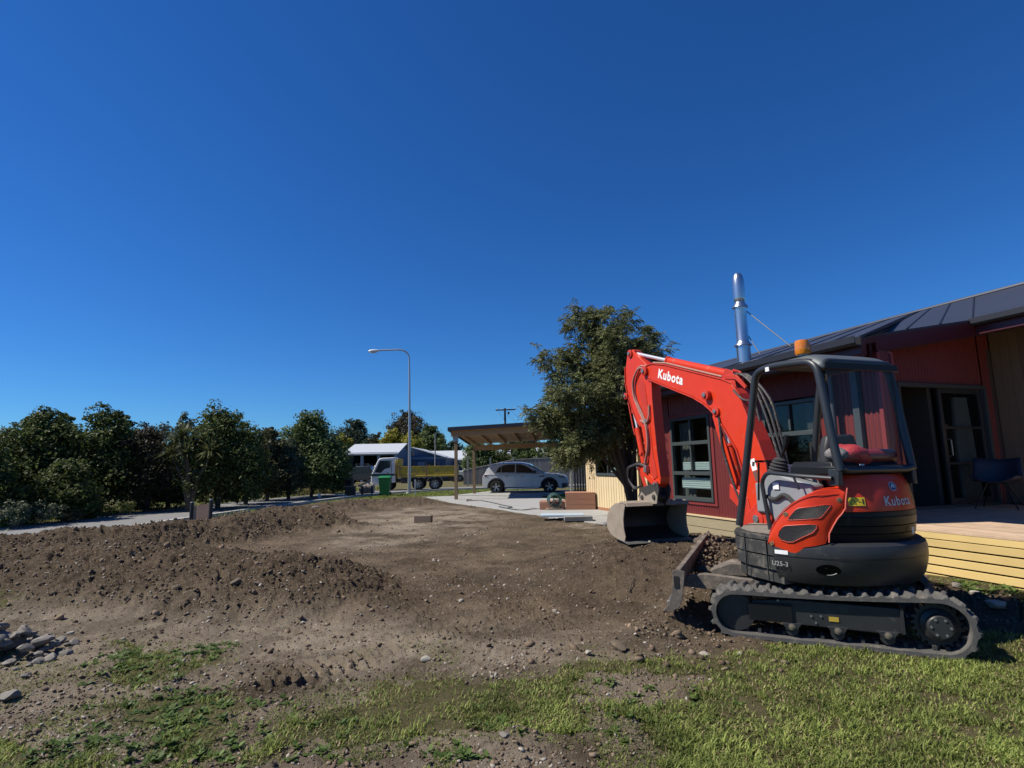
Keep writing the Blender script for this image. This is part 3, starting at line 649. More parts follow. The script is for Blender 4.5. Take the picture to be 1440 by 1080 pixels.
def tree(x, y, h, w, col, label, seed, n=9000, size=.13, name='tree', cat='tree', group=None, trunk_h=.25, lobes=9, tr=.10, skirt=False, shape=1.0, depth=None):
    rs = np.random.RandomState(seed); z0 = Hz(x, y) if abs(y) < 60 else -.03; n = int(n*1.9); size *= .78; w = w*1.08
    t = thing(name, (x, y, z0), label, cat, group)
    cs = []; rr = []
    for k in range(lobes):
        f_ = k/(lobes-1); zc = h*(trunk_h + (1-trunk_h)*(.12+.70*f_)); wid = w/2*(1-.62*abs(f_-.38)**1.4*shape*1.5)
        a = rs.uniform(0, 6.28); off = wid*rs.uniform(.25, .62) if f_ < .85 else wid*.12
        r_ = wid*rs.uniform(.5, .72)
        cs.append((math.cos(a)*off, math.sin(a)*off*(depth or 1), zc)); rr.append((r_, r_, min(r_, h*.22)*rs.uniform(.8, 1.2)))
    cs.append((0, 0, h*.84)); rr.append((w*.20, w*.20, h*.15))
    cs.append((0, 0, h*.45)); rr.append((w*.40, w*.40, h*.42))
    if trunk_h < .1: cs.append((0, 0, h*.2)); rr.append((w*.46, w*.46, h*.2)); cs.append((w*.12, -w*.1, h*.32)); rr.append((w*.42, w*.42, h*.25))
    V, Fc = leaf_cloud(cs, rr, n, size, rs)
    if skirt: V[:, 2] = np.where(V[:, 2] < .3, np.abs(V[:, 2]), V[:, 2])
    link('crown', npmesh('crown', V, Fc, LV[col]), t)
    m = MB(); m.tube([(0, 0, -.2), (.03*w, 0, h*.3), (-.02*w, .03*w, h*.6), (0, 0, h*.85)], [tr, tr*.8, tr*.5, tr*.15], 8)
    for c_ in cs[:7]:
        zz = max(.3, c_[2]-h*.22); m.tube([(0, 0, zz), (c_[0]*.55, c_[1]*.55, zz+(c_[2]-zz)*.55), c_], [tr*.4, tr*.25, tr*.08], 6)
    link('trunk', m.mesh('trunk', bark), t); return t
GL = 'trees along the far side of the road'
def T_(px, base, top, w_px, col, label, seed, **k):
    p = gp(px, base); Y = p.y; q = at(px, top, Y); h = q.z; w = w_px/F*Y*1.05
    return tree(p.x, Y, h, w, col, label, seed, group=GL, **k)
T_(45, 726, 569, 120, 'dark', 'broad dark green tree at the left edge with pale sunlit leaves', 11, n=15000, size=.15, trunk_h=.03)
T_(-70, 742, 585, 150, 'dark', 'dark tree cut by the left edge of the picture', 12, n=9000, size=.16, trunk_h=.03)
T_(135, 722, 567, 100, 'dark', 'tall rounded dark tree, second from the left edge', 13, n=14000, size=.14, trunk_h=.04)
T_(205, 719, 588, 92, 'brown', 'low brownish-crowned tree between two taller dark trees', 14, n=11000, size=.11, trunk_h=.04)
T_(190, 716, 612, 40, 'mid', 'small light green sapling in front of the brownish tree', 15, n=4000, size=.12, trunk_h=.03, lobes=5)
T_(305, 716, 563, 112, 'dark', 'largest dark dense tree, behind the spiky cabbage tree', 16, n=17000, size=.14, trunk_h=.03)
T_(345, 709, 600, 62, 'dark', 'dark shrub-like tree filling the gap right of the largest tree', 17, n=7000, size=.14, trunk_h=.03)
T_(375, 704, 597, 60, 'olive', 'olive-topped tree left of the round tree near the shed', 18, n=7000, size=.16, trunk_h=.05)
T_(437, 699, 574, 104, 'mid', 'tall round-topped green tree nearest the blue shed', 19, n=15000, size=.17, trunk_h=.03)
T_(405, 702, 612, 56, 'grey', 'grey-green bushy tree at the foot of the round-topped tree', 20, n=6000, size=.14, trunk_h=.03)
T_(468, 694, 622, 46, 'dark', 'dark low tree at the right end of the roadside row', 21, n=6000, size=.17, trunk_h=.02)
T_(90, 732, 640, 90, 'dark', 'dark shaded bush below the two leftmost trees', 22, n=7000, size=.12, trunk_h=.02)
T_(235, 714, 640, 70, 'dark', 'dark shaded bush left of the cabbage tree', 23, n=6000, size=.12, trunk_h=.02)
# second row, seen over the first
def T2(px, top, Y, w_px, col, label, seed, g='trees beyond the road', **k):
    q = at(px, top, Y); return tree(q.x, Y, q.z+.03, w_px/F*Y, col, label, seed, group=g, **k)
T2(20, 590, 34, 70, 'olive', 'olive treetop behind the left edge tree', 31, n=3500, size=.2)
T2(95, 578, 32, 60, 'dark', 'dark treetop between the two leftmost trees', 32, n=4000, size=.2)
T2(178, 583, 36, 60, 'dark', 'dark round treetop behind the brownish tree', 33, n=4500, size=.2)
T2(262, 576, 36, 50, 'grey', 'wispy grey-green treetop left of the largest tree', 34, n=2600, size=.2)
T2(345, 588, 42, 40, 'dark', 'pointed dark treetop right of the largest tree', 35, n=2500, size=.24, shape=1.5)
T2(385, 594, 46, 50, 'olive', 'yellow-olive treetop left of the round-topped tree', 36, n=3000, size=.24)
GB = 'large trees behind the sheds'
T2(498, 588, 110, 66, 'far', 'dark green tree behind the shed roof, left of the lamp post', 41, GB, n=6000, size=.5, tr=.3)
T2(530, 606, 95, 44, 'olive', 'brownish-olive tree behind the blue shed roof', 42, GB, n=3500, size=.5, tr=.3)
T2(573, 578, 120, 78, 'brown', 'tallest grey-brown tree right behind the lamp post', 43, GB, n=7000, size=.5, tr=.3)
T2(556, 602, 92, 52, 'yellow', 'bright yellow-green tree behind the blue shed', 44, GB, n=4500, size=.4, tr=.3)
T2(604, 595, 88, 52, 'mid', 'dark green tree right of the lamp post', 45, GB, n=5500, size=.42, tr=.3)
T2(578, 606, 80, 46, 'yellow', 'yellowish tree just left of the dark tree by the lamp post', 46, GB, n=3000, size=.4, tr=.3)
T2(480, 606, 90, 40, 'yellow', 'yellow-tinged tree peeping past the last roadside tree', 47, GB, n=2500, size=.4, tr=.3)
T2(640, 618, 130, 40, 'far', 'hazy tree seen under the carport roof edge', 48, GB, n=2500, size=.6, tr=.3)
T2(515, 622, 80, 46, 'far', 'low dark tree behind the open shed', 49, GB, n=3500, size=.42, tr=.3)
T2(735, 601, 120, 60, 'far', 'treetop showing just over the carport roof', 50, GB, n=3500, size=.6, tr=.3)
for k, (px, w_) in enumerate(((672, 62), (704, 66), (738, 66), (778, 66), (815, 62))):
    T2(px, 622+2*(k % 2), 52+k, w_, ('mid', 'dark')[k % 2], ['bushy hedge tree behind the fence, beside the rear carport post', 'dark hedge tree behind the fence above the car tail', 'green hedge tree behind the fence above the car roof', 'dark hedge tree in front of the grey-roofed cottage', 'green hedge tree beside the leaning timber posts'][k], 60+k, 'hedge behind the grey fence', n=5000, size=.26, trunk_h=.02, tr=.12, shape=.4)
for k, (px, top, Y, w_, n_) in enumerate(((-120, 606, 60, 120, 3000), (60, 600, 120, 160, 3000), (250, 600, 150, 200, 3000), (440, 604, 160, 160, 2500))):
    T2(px, top, Y, w_, 'far', ['far tree clump beyond the left edge', 'far tree clump behind the leftmost trees', 'far tree clump behind the middle of the row', 'far tree clump behind the round-topped tree'][k], 70+k, 'far tree clumps', n=n_, size=.8, tr=.3)

# cabbage tree: tufts of sword leaves on bare stems
def cabbage():
    p = gp(266, 716); p.y -= 1.4; p.x *= p.y/(p.y+1.4); z0 = Hz(p.x, p.y); t = thing('cabbage_tree', (p.x, p.y, z0), 'spiky-leaved cabbage tree in front of the largest dark tree', 'tree')
    rs = np.random.RandomState(3); V = []; Fc = []; m = MB()
    heads = [(-.45, 0, 2.75), (.25, .2, 2.6), (.75, -.1, 2.2), (-.1, -.2, 2.1), (-.85, .1, 2.15)]
    for hx, hy, hz in heads:
        m.tube([(0, 0, -.1), (hx*.3, hy*.3, hz*.5), (hx, hy, hz)], [.09, .07, .05], 7)
        for k in range(130):
            d = rs.normal(size=3); d[2] = abs(d[2])*1.1-.25; d /= np.linalg.norm(d); L = rs.uniform(.45, .75); s = np.cross(d, [0, 0, 1]); s /= np.linalg.norm(s)+1e-6
            o = np.array([hx, hy, hz]); mid = o+d*L*.55; tip = o+d*L+np.array([0, 0, -.22*L*(1-d[2])]); w = .028; i = len(V)
            V += [o-s*w*.6, o+s*w*.6, mid+s*w, mid-s*w, tip]; Fc += [(i, i+1, i+2), (i, i+2, i+3), (i+3, i+2, i+4)]
    link('crown', npmesh('crown', np.array(V), np.array(Fc), leafmat('sword_leaf', (.06, .075, .03), (.16, .17, .07), .3, .4)), t); link('trunk', m.mesh('trunk', bark), t)
cabbage()

# front tree: feathery drooping sprays on real branches
def feather_tree():
    base = Vector((2.83, 13.3, 0)); z0 = Hz(base.x, base.y); t = thing('wattle_tree', (base.x, base.y, z0), 'feathery dark green tree with drooping foliage between the bucket and the carport', 'tree')
    rs = np.random.RandomState(21); m = MB(); tips = []
    def P(px, py, dy=0):
        q = at(px, py, base.y+dy); return np.array([q.x-base.x, q.y-base.y, q.z-z0])
    root = np.array([0., 0, -.05])
    fork = [P(886, 690), P(893, 680, .05), P(880, 684, -.05)]
    limbs = [(P(855, 600), P(835, 500), P(842, 436)), (P(860, 610, .3), P(820, 540, .5), P(805, 450, .5)), (P(850, 620, -.3), P(800, 570, -.5), P(768, 500, -.5)), (P(845, 640, -.2), P(790, 610, -.4), P(745, 578, -.4)),
             (P(880, 600), P(885, 520), P(880, 445)), (P(890, 600, .3), P(902, 520, .5), P(912, 462, .5)), (P(895, 610, -.3), P(915, 540, -.4), P(926, 494, -.4)), (P(850, 630, .2), P(815, 625, .4), P(790, 650, .4)),
             (P(860, 600, -.5), P(830, 615, -.8), P(792, 640, -.8)), (P(865, 580, .6), P(850, 530, .9), P(850, 470, .9)), (P(880, 640, .4), P(905, 600, .8), P(898, 570, 1.0)), (P(870, 560, -.6), P(870, 500, -.8), P(862, 450, -.7)), (P(850, 560, -.9), P(815, 560, -1.1), P(785, 555, -1.0)),
             (P(850, 540, .2), P(815, 520, .2), P(790, 498, .2)), (P(850, 600, -.6), P(830, 610, -.8), P(812, 625, -.7)), (P(860, 520, 0), P(850, 480, 0), P(815, 440, 0)), (P(890, 560, .2), P(905, 530, .1), P(895, 480, .1)), (P(845, 600, .1), P(800, 590, 0), P(770, 575, 0))]
    for k, (a, b, c_) in enumerate(limbs):
        f0 = fork[k % 3]; m.tube([root, f0, a, b, c_], [.075, .055, .036, .02, .006], 7)
        for q in np.linspace(.05, 1, 13):
            p = a*(1-q)+b*q if q < .5 else b*(1-q)+c_*q
            p = (1-q)**2*a+2*q*(1-q)*b+q*q*c_
            for j in range(7):
                d = rs.normal(size=3); d[2] = d[2]*.45+.12; d /= np.linalg.norm(d); L = rs.uniform(.18, .50)*(1.15-.3*q)
                e = p+d*L; tips.append((p, e)); 
                if j < 3: m.tube([p, p+d*L*.5+np.array([0, 0, .02]), e], [.008, .006, .003], 4, cap=False)
    V = []; S0 = []; D0 = []; L0 = []
    for p, e in tips:
        for j in range(5):
            q = rs.uniform(.25, 1.0); s0 = p*(1-q)+e*q; d = (e-p)/np.linalg.norm(e-p)+rs.normal(size=3)*.75; d[2] -= .30; d /= np.linalg.norm(d)
            S0.append(s0); D0.append(d); L0.append(rs.uniform(.16, .30))
    S0 = np.array(S0); D0 = np.array(D0); L0 = np.array(L0); n = len(S0)
    q = np.linspace(.08, 1, 10); out = []
    side = np.cross(D0, [0, 0, 1]); side /= np.linalg.norm(side, axis=1)[:, None]+1e-6
    for a in q:
        c_ = S0+D0*(L0*a)[:, None]; c_[:, 2] -= L0*.36*a*a
        for sg in (-1, 1):
            ld = side*sg*.8+D0*.55+rs.normal(size=(n, 3))*.25; ld[:, 2] -= .35; ld /= np.linalg.norm(ld, axis=1)[:, None]
            LL = (.095*(1.1-.55*a)*rs.uniform(.8, 1.3, n))[:, None]; w = np.cross(ld, rs.normal(size=(n, 3))); w /= np.linalg.norm(w, axis=1)[:, None]; w *= .0105
            out.append(np.stack([c_, c_+ld*LL*.45+w, c_+ld*LL, c_+ld*LL*.45-w], 1))
    V = np.concatenate(out).reshape(-1, 3)
    link('foliage', npmesh('foliage', V, np.arange(len(V)).reshape(-1, 4), leafmat('feathery_leaf', (.055, .068, .024), (.25, .26, .11), .25, .5)), t)
    link('trunk', m.mesh('trunk', bark), t)
feather_tree()

# roadside shrubs and rank grass under the trees
def shrub(px, py, w, h, col, label, seed, n=1500, size=.07, group='low plants along the road edge'):
    p = gp(px, py); rs = np.random.RandomState(seed); z = Hz(p.x, p.y); t = thing('shrub', (p.x, p.y, z), label, 'shrub', group)
    cs = [(rs.uniform(-.5, .5)*w*.6, rs.uniform(-.3, .3)*w, h*rs.uniform(.3, .6)) for k in range(5)]; rr = [(w*.28, w*.28, h*.38)]*5
    V, Fc = leaf_cloud(cs, rr, n, size, rs, .4, -.4); link('foliage', npmesh('foliage', V, Fc, LV[col]), t)
    m = MB()
    for c_ in cs[:3]: m.tube([(c_[0]*.2, c_[1]*.2, -.05), c_], [.02, .006], 5)
    link('stem', m.mesh('stem', bark), t)
for k, (px, py, w, h, c_, lb) in enumerate(((255, 716, 1.7, .9, 'olive', 'olive shrub just behind the two-post panel'), (318, 708, 1.2, .6, 'olive', 'low olive bush right of the two-post panel'), (35, 741, 1.6, .8, 'grey', 'grey-green bush below the left edge tree'), (8, 744, 1.2, .9, 'grey', 'pale bush at the left edge by the road'), (88, 735, 1.4, .5, 'olive', 'grassy clump at the road edge below the second tree'), (225, 714, 1.3, .7, 'grey', 'grey bush left of the olive shrub'), (205, 719, 1.0, .5, 'dark', 'small dark bush below the brownish tree'), (150, 728, 1.4, .6, 'dark', 'dark low bush at the road edge'), (372, 703, 1.6, .6, 'grey', 'grey low bush left of the dry grass'), (460, 694, 2.0, .8, 'mid', 'bush at the right end of the dry grass'), (50, 738, .9, .7, 'mid', 'small leafy bush beside the grey-green one'), (285, 711, 1.0, .6, 'dark', 'dark low bush behind the two-post panel'))):
    shrub(px, py, w, h, c_, lb, 90+k)
# ------------------------------------------------------------------ the excavator
XC = Vector((2.85, 5.33, 0))
UF = Vector((-.32, .947, 0)).normalized(); UL = Vector((-UF.y, UF.x, 0))       # upper body: forward, left
TD = Vector((-.914, .406, 0)).normalized(); TN = Vector((-TD.y, TD.x, 0))       # tracks: forward (blade end); TN points to the near side
def U(x, y, z): return XC + UF*x + UL*y + Vector((0, 0, z))
def T(a, b, z): return XC + TD*a + TN*b + Vector((0, 0, z))
def CY(th, r, z): t = math.radians(th); return XC - UF*r*math.cos(t) + UL*r*math.sin(t) + Vector((0, 0, z))
dust = (.20, .165, .13)
red = mat('orange_red_paint', (.60, .040, .010), .4, var=.06, coat=.12, spec=.3, dirt=((.34, .14, .085), .60, 9))
redd = mat('worn_red_paint', (.50, .032, .012), .5, var=.1, dirt=((.27, .17, .12), .60, 11))
blk = mat('black_moulded_panel', (.010, .011, .012), .42, spec=.25, var=.1, dirt=((.06, .055, .05), .66, 10))
blkd = mat('dusty_black_casting', (.030, .031, .032), .4, spec=.45, var=.15, dirt=((.075, .068, .058), .56, 7), bump=.0012, bscale=120)
tubem = mat('charcoal_tube', (.022, .026, .031), .4, var=.08, coat=.05, dirt=((.12, .11, .1), .68, 14))
rub = mat('dusty_rubber', (.085, .081, .075), .9, var=.22, scale=14, bump=.002, bscale=70, dirt=((.19, .165, .135), .53, 9))
rubd = mat('dark_rubber', (.035, .035, .035), .85, var=.2, dirt=((.14, .12, .1), .6, 16))
mud = mat('muddy_steel', (.27, .225, .17), .85, var=.25, scale=9, bump=.003, bscale=50, dirt=((.27, .225, .18), .48, 7))
mudd = mat('soil_caked_steel', (.09, .078, .066), .9, var=.3, bump=.006, bscale=30, dirt=((.17, .13, .1), .5, 12))
chrome = mat('chromed_rod', (.78, .77, .76), .38, metal=.75, var=.02)
steelg = mat('dull_steel', (.32, .32, .31), .45, metal=.8, var=.1, dirt=((.16, .14, .12), .55, 20))
greyp = mat('grey_moulded_seat_base', (.22, .235, .25), .55, var=.08, dirt=((.3, .28, .25), .66, 9))
white = mat('white_lettering', (.78, .78, .76), .5, var=.03)
silver = mat('silver_lettering', (.55, .55, .56), .4, var=.03)
yel = mat('yellow_sticker', (.75, .52, .02), .45, var=.04)
hosem = mat('hydraulic_hose', (.035, .033, .032), .5, var=.2, dirt=((.3, .24, .19), .55, 30))
hoser = mat('sleeved_hose', (.36, .19, .15), .55, var=.15, dirt=((.5, .45, .4), .62, 30))

ex = thing('excavator', XC, 'orange-red mini excavator on rubber tracks with black canopy, boom reaching over the soil', 'excavator')
# --- tracks
CA, RA_, CB, RB_ = (.735, .205), .188, (-.705, .222), .213
def hullpts(n=176):
    P = []
    for (c_, r) in ((CA, RA_), (CB, RB_)):
        for k in range(720):
            a = 2*math.pi*k/720; P.append((c_[0]+r*math.cos(a), c_[1]+r*math.sin(a)))
    P = sorted(P)
    def half(Q):
        h_ = []
        for p in Q:
            while len(h_) > 1 and (h_[-1][0]-h_[-2][0])*(p[1]-h_[-2][1])-(h_[-1][1]-h_[-2][1])*(p[0]-h_[-2][0]) <= 0: h_.pop()
            h_.append(p)
        return h_
    lo = half(P); hi = half(P[::-1]); h_ = lo[:-1]+hi[:-1]; h_.append(h_[0])
    seg = [math.dist(h_[i], h_[i+1]) for i in range(len(h_)-1)]; L = sum(seg); out = []; i = 0; acc = 0
    for k in range(n):
        t = L*k/n
        while acc+seg[i] < t: acc += seg[i]; i += 1
        q = (t-acc)/seg[i]; out.append((h_[i][0]*(1-q)+h_[i+1][0]*q, h_[i][1]*(1-q)+h_[i+1][1]*q))
    return out
HP = hullpts(352)
def track(sign):
    b0, b1 = .45, .755
    n = len(HP); nb = 17; rows = []; NL = 40
    for i in range(n):
        a, z = HP[i]; p = HP[i-1]; q = HP[(i+1) % n]; tx, tz = q[0]-p[0], q[1]-p[1]; L = math.hypot(tx, tz); nx, nz = tz/L, -tx/L
        # sag in the upper run
        sag = -.012*math.sin(math.pi*max(0, min(1, (a+.6)/1.25))) if z > .3 else 0
        row = []
        inn = .030
        row.append(T(a-nx*inn, sign*b1, z-nz*inn+sag)); 
        for j in range(nb):
            f_ = j/(nb-1); b = b1+(b0-b1)*f_; u = abs(f_-.5)*2
            side = 0 if f_ < .5 else .5
            ph = (i/n*NL + side + .38*(1-u)) % 1
            on = 1 if ph < .50 else 0
            edge = min(1, min(ph, .50-ph)/.12) if on else 0
            h_ = .034*max(0, edge)*(1 if u > .10 else .25)
            if j in (0, nb-1): h_ *= .45
            row.append(T(a+nx*h_, sign*b, z+nz*h_+sag))
        row.append(T(a-nx*inn, sign*b0, z-nz*inn+sag))
        rows.append(row)
    m = MB(); rows.append(rows[0]); m.grid(rows, closed=True)
    trk = m.build('track', rub, ex, smooth=32, label='dusty rubber track nearest the viewer' if sign > 0 else None)
    # drive lugs inside
    m = MB()
    for i in range(0, n, 8):
        a, z = HP[i]; p = HP[i-1]; q = HP[(i+1) % n]; tx, tz = q[0]-p[0], q[1]-p[1]; L = math.hypot(tx, tz); nx, nz = tz/L, -tx/L
        R = Matrix((TD, Vector((0, 0, 1)).cross(TD), Vector((0, 0, 1)))).transposed(); R = R @ Matrix.Rotation(-math.atan2(tz, tx), 3, 'Y')
        for bb in (.56, .65): m.box(T(a-nx*.045, sign*bb, z-nz*.045), (.025, .035, .034), R=R)
    m.build('drive_lug', rubd, trk, kind='stuff')
    # frame beam with its lower flange
    m = MB(); y = .70
    prof = [(.60, .315), (.60, .155), (-.42, .135), (-.46, .15), (-.48, .335), (.30, .345)]
    m.prism([T(a, sign*.52, z) for a, z in prof], [T(a, sign*.705, z) for a, z in prof][::1])
    fr = m.build('track_frame', blkd, ex, bevel=.008)
    m = MB(); m.prism([T(a, sign*.715, z) for a, z in ((.63, .30), (.63, .16), (.30, .155), (.30, .31))], [T(a, sign*.722, z) for a, z in ((.63, .30), (.63, .16), (.30, .155), (.30, .31))]); m.build('cover_plate', blk, fr, bevel=.002)
    m = MB(); m.box(T(-.465, sign*.712, .245), (.02, .03, .19), math.atan2(TD.y, TD.x)); m.build('end_flange', blkd, fr)
    if sign > 0:
        m = MB(); m.box(T(.0, .7085, .215), (.07, .004, .035), math.atan2(TD.y, TD.x)); m.build('sticker', mat('faded_yellow_sticker', (.45, .32, .04), .6), fr)
        m = MB(); m.box(T(.0, .7085+.0, .255), (.0, .0, .0)); 
    for k, a in enumerate((.31, -.02, -.36)):
        m = MB()
        m.prism([T(a+x_, sign*.725, z) for x_, z in ((-.075, .16), (-.035, .105), (.035, .105), (.075, .16))], [T(a+x_, sign*.70, z) for x_, z in ((-.075, .16), (-.035, .105), (.035, .105), (.075, .16))])
        g_ = m.build('roller_guard', blkd, fr, bevel=.003)
        m = MB(); m.cyl(T(a, sign*.50, .105), T(a, sign*.69, .105), .052, 18); m.build('track_roller', blkd, ex)
        m = MB(); m.lathe(T(a, sign*.725, .132), [(.026, 0), (.026, .006), (.012, .008), (.012, .018), (.0, .019)], 10, TN*sign); m.build('roller_bolt', mat('worn_bolt', (.20, .17, .13), .6, metal=.4), fr)
    for a, z in ((.16, .225), (.09, .23), (.40, .33), (.13, .175)):
        m = MB(); m.lathe(T(a, sign*.705, z), [(.009, 0), (.009, .008), (0, .009)], 6, TN*sign); m.build('bolt', steelg, fr)
    m = MB(); m.lathe(T(CA[0], sign*.52, CA[1]), [(.05, 0), (.150, .0), (.150, .05), (.12, .055), (.12, .11), (.150, .115), (.150, .16), (.05, .165)], 28, TN*sign); m.build('idler_wheel', blkd, ex)
    m = MB(); m.cyl(T(.03, sign*.55, .372), T(.03, sign*.67, .372), .03, 14); m.build('carrier_roller', blkd, ex)
    # sprocket
    m = MB(); A = []; B = []; nt = 21
    for k in range(nt*4):
        a = 2*math.pi*k/(nt*4); r = .172 if k % 4 in (0, 1) else .148
        A.append(T(CB[0]+r*math.cos(a), sign*.585, CB[1]+r*math.sin(a))); B.append(T(CB[0]+r*math.cos(a), sign*.625, CB[1]+r*math.sin(a)))
    m.prism(A, B); sp = m.build('sprocket', blkd, ex, smooth=0)
    m = MB(); m.lathe(T(CB[0], sign*.62, CB[1]), [(.12, 0), (.12, .03), (.088, .05), (.086, .095), (.078, .105), (.02, .107)], 26, TN*sign); m.build('hub', blkd, sp)
    for k in range(6):
        a = 2*math.pi*k/6; m = MB(); m.lathe(T(CB[0]+.062*math.cos(a), sign*.725, CB[1]+.062*math.sin(a)), [(.010, 0), (.010, .008), (0, .009)], 6, TN*sign); m.build('hub_bolt', steelg, sp)
track(1); track(-1)
# --- centre frame and slew ring
m = MB(); m.box(T(0, 0, .27), (.95, .95, .16), math.atan2(TD.y, TD.x)); m.cyl(T(0, 0, .34), T(0, 0, .47), .36, 32); m.build('centre_frame', mudd, ex, bevel=.01)
# --- dozer blade: tipped, far end raised and heaped with soil
def BL(a, b, z): return T(a + .02*b, b, z)
m = MB(); rows = []
for k in range(9):
    b = .76-1.5*k/8; zo = .21+.14*k/8
    row = []
    for i in range(9):
        t = i/8; z = zo + .29*t; a = 1.175 + .10*(1-t)**2 + .02*t - .12*t*k/8
        row.append(BL(a, b, z))
    rows.append(row)
m.grid(rows); mud2 = mat('grimy_steel', (.13, .11, .09), .85, var=.3, scale=8, bump=.003, bscale=40, dirt=((.24, .195, .15), .5, 8)); bl = m.build('dozer_blade', mud2, ex, smooth=40); sm = bl.modifiers.new('t', 'SOLIDIFY'); sm.thickness = .022
m = MB()
side = [(1.135, .53), (1.20, .55), (1.245, .53), (1.245, .44), (1.26, .34), (1.285, .25), (1.34, .185), (1.27, .185), (1.20, .22), (1.165, .31), (1.15, .42)]
m.prism([BL(a-.02, .765, z) for a, z in side], [BL(a-.02, .785, z) for a, z in side]); m.build('blade_end_plate', mud2, bl, bevel=.003)
m = MB(); m.prism([BL(1.19+x_, .7875, .44+z) for x_, z in ((-.022, -.05), (.022, -.05), (.022, .05), (-.022, .05))], [BL(1.19+x_, .790, .44+z) for x_, z in ((-.022, -.05), (.022, -.05), (.022, .05), (-.022, .05))]); m.build('slot', mat('slot_black', (.01, .01, .01), .9), bl)
MB().beam(BL(1.27, .76, .225), BL(1.24, -.74, .37), .03, .09).build('cutting_edge', steelg, bl, bevel=.004)
MB().beam(BL(1.19, .77, .505), BL(1.075, -.74, .675), .045, .045).build('top_rail', mud2, bl, bevel=.006)
for sg in (1, -1):
    m = MB(); A = [(1.20, .42), (1.0, .455), (.55, .425), (.25, .385), (.25, .29), (.62, .30), (.98, .32), (1.20, .33)]
    m.prism([T(a, sg*.34, z) for a, z in A], [T(a, sg*.42, z) for a, z in A]); m.build('blade_arm', mud2, ex, bevel=.006)
m = MB(); m.cyl(T(.35, 0, .38), T(.78, 0, .37), .05, 14); m.cyl(T(.78, 0, .37), T(1.14, 0, .36), .025, 12); m.build('blade_cylinder', mud, ex)
m = MB(); A = [(.40, .50), (.78, .52), (.98, .44), (.95, .40), (.5, .40)]
m.prism([T(a, -.12, z) for a, z in A], [T(a, .14, z) for a, z in A]); m.build('cylinder_guard', mud2, ex, bevel=.008)
m = MB(); m.tube(rounded([T(.62, .25, .40), T(.45, .35, .50), T(.25, .5, .40), T(.1, .55, .36)], .1), .012, 7); m.build('blade_hose', hosem, ex)

# --- upper body: platform, counterweight
def rev(ths, prof, close=True):
    """profile (r, z) swept about the slew axis through the given angles from dead astern"""
    rows = [[CY(t, r, z) for r, z in prof] for t in ths]; return rows
def frange(a, b, n): return [a+(b-a)*i/n for i in range(n+1)]
m = MB(); prof = [(.30, .47), (.70, .468), (.755, .49), (.79, .55), (.812, .63), (.822, .70), (.822, .765), (.812, .80), (.785, .822), (.60, .828), (.30, .828), (.30, .47)]
rows = rev(frange(-98, 72, 56), prof); m.grid(rows); m.add(rows[0], [tuple(range(len(prof)))]); m.add(rows[-1], [tuple(range(len(prof)))])
cw = m.build('counterweight', blkd, ex, smooth=30)
for t0 in (43.5, -46):
    m = MB()
    cz = .615 if t0 > 0 else .62; out = []; inn = []
    for k in range(20):
        a = 2*math.pi*k/20; ca, sa = math.cos(a), math.sin(a)
        zz = cz+.043*sa; rr = float(np.interp(zz, [.55, .63, .70], [.79, .812, .822]))+.004; out.append(CY(t0+6.3*ca*(1-.10*sa), rr, zz))
    m.add(out, [tuple(range(20))])
    m.build('lifting_hole', mat('hole_black', (.002, .002, .002), .95, spec=.05), cw)
m = MB(); m.tube([CY(t0, .8155, .606-.030*math.sin(math.radians((t0-38)*16))) for t0 in frange(39.5, 44.5, 8)], .0035, 6); m.build('hole_rim', steelg, cw)
m = MB(); m.grid([[CY(t, .8245, .70), CY(t, .8245, .704)] for t in frange(-20, 70, 30)]); m.build('seam', blk, cw)
m = MB()
PL_ = [(-.30, .755), (.10, .76), (.30, .70), (.47, .53), (.60, .30), (.66, .0), (.62, -.35), (.48, -.60), (.2, -.76), (-.3, -.76)]
for z0, z1, k in ((.455, .56, .955), (.56, .68, .985), (.68, .80, 1.0), (.80, .85, 1.005)):
    m.prism([U(x*k, y*k, z0+.003) for x, y in PL_], [U(x*k, y*k, z1-.003) for x, y in PL_])
m.prism([U(x*.93, y*.93, .46) for x, y in PL_], [U(x*.93, y*.93, .845) for x, y in PL_])
pdm = mat('dusty_platform_steel', (.042, .042, .040), .6, spec=.3, dirt=((.15, .135, .11), .50, 8)); plat = m.build('platform', pdm, ex, bevel=.006)
m = MB(); m.prism([U(x, y, .853) for x, y in ((-.15, .70), (.10, .70), (.30, .62), (.47, .44), (.58, .25), (.62, 0), (.58, -.35), (.4, -.5), (-.15, -.5))], [U(x, y, .862) for x, y in ((-.15, .70), (.10, .70), (.30, .62), (.47, .44), (.58, .25), (.62, 0), (.58, -.35), (.4, -.5), (-.15, -.5))])
m.build('floor_mat', mat('dusty_floor_mat', (.21, .185, .15), .9, var=.25, bump=.004, bscale=60, scale=16), ex)
for x in (-.16, .10, .34):
    m = MB()
    y = .77 if x < .14 else .77-(x-.14)*.9
    m.box(U(x, y-.006, .66), (.006, .012, .36), math.atan2(UF.y, UF.x))
    m.build('skirt_rib', pdm, plat)
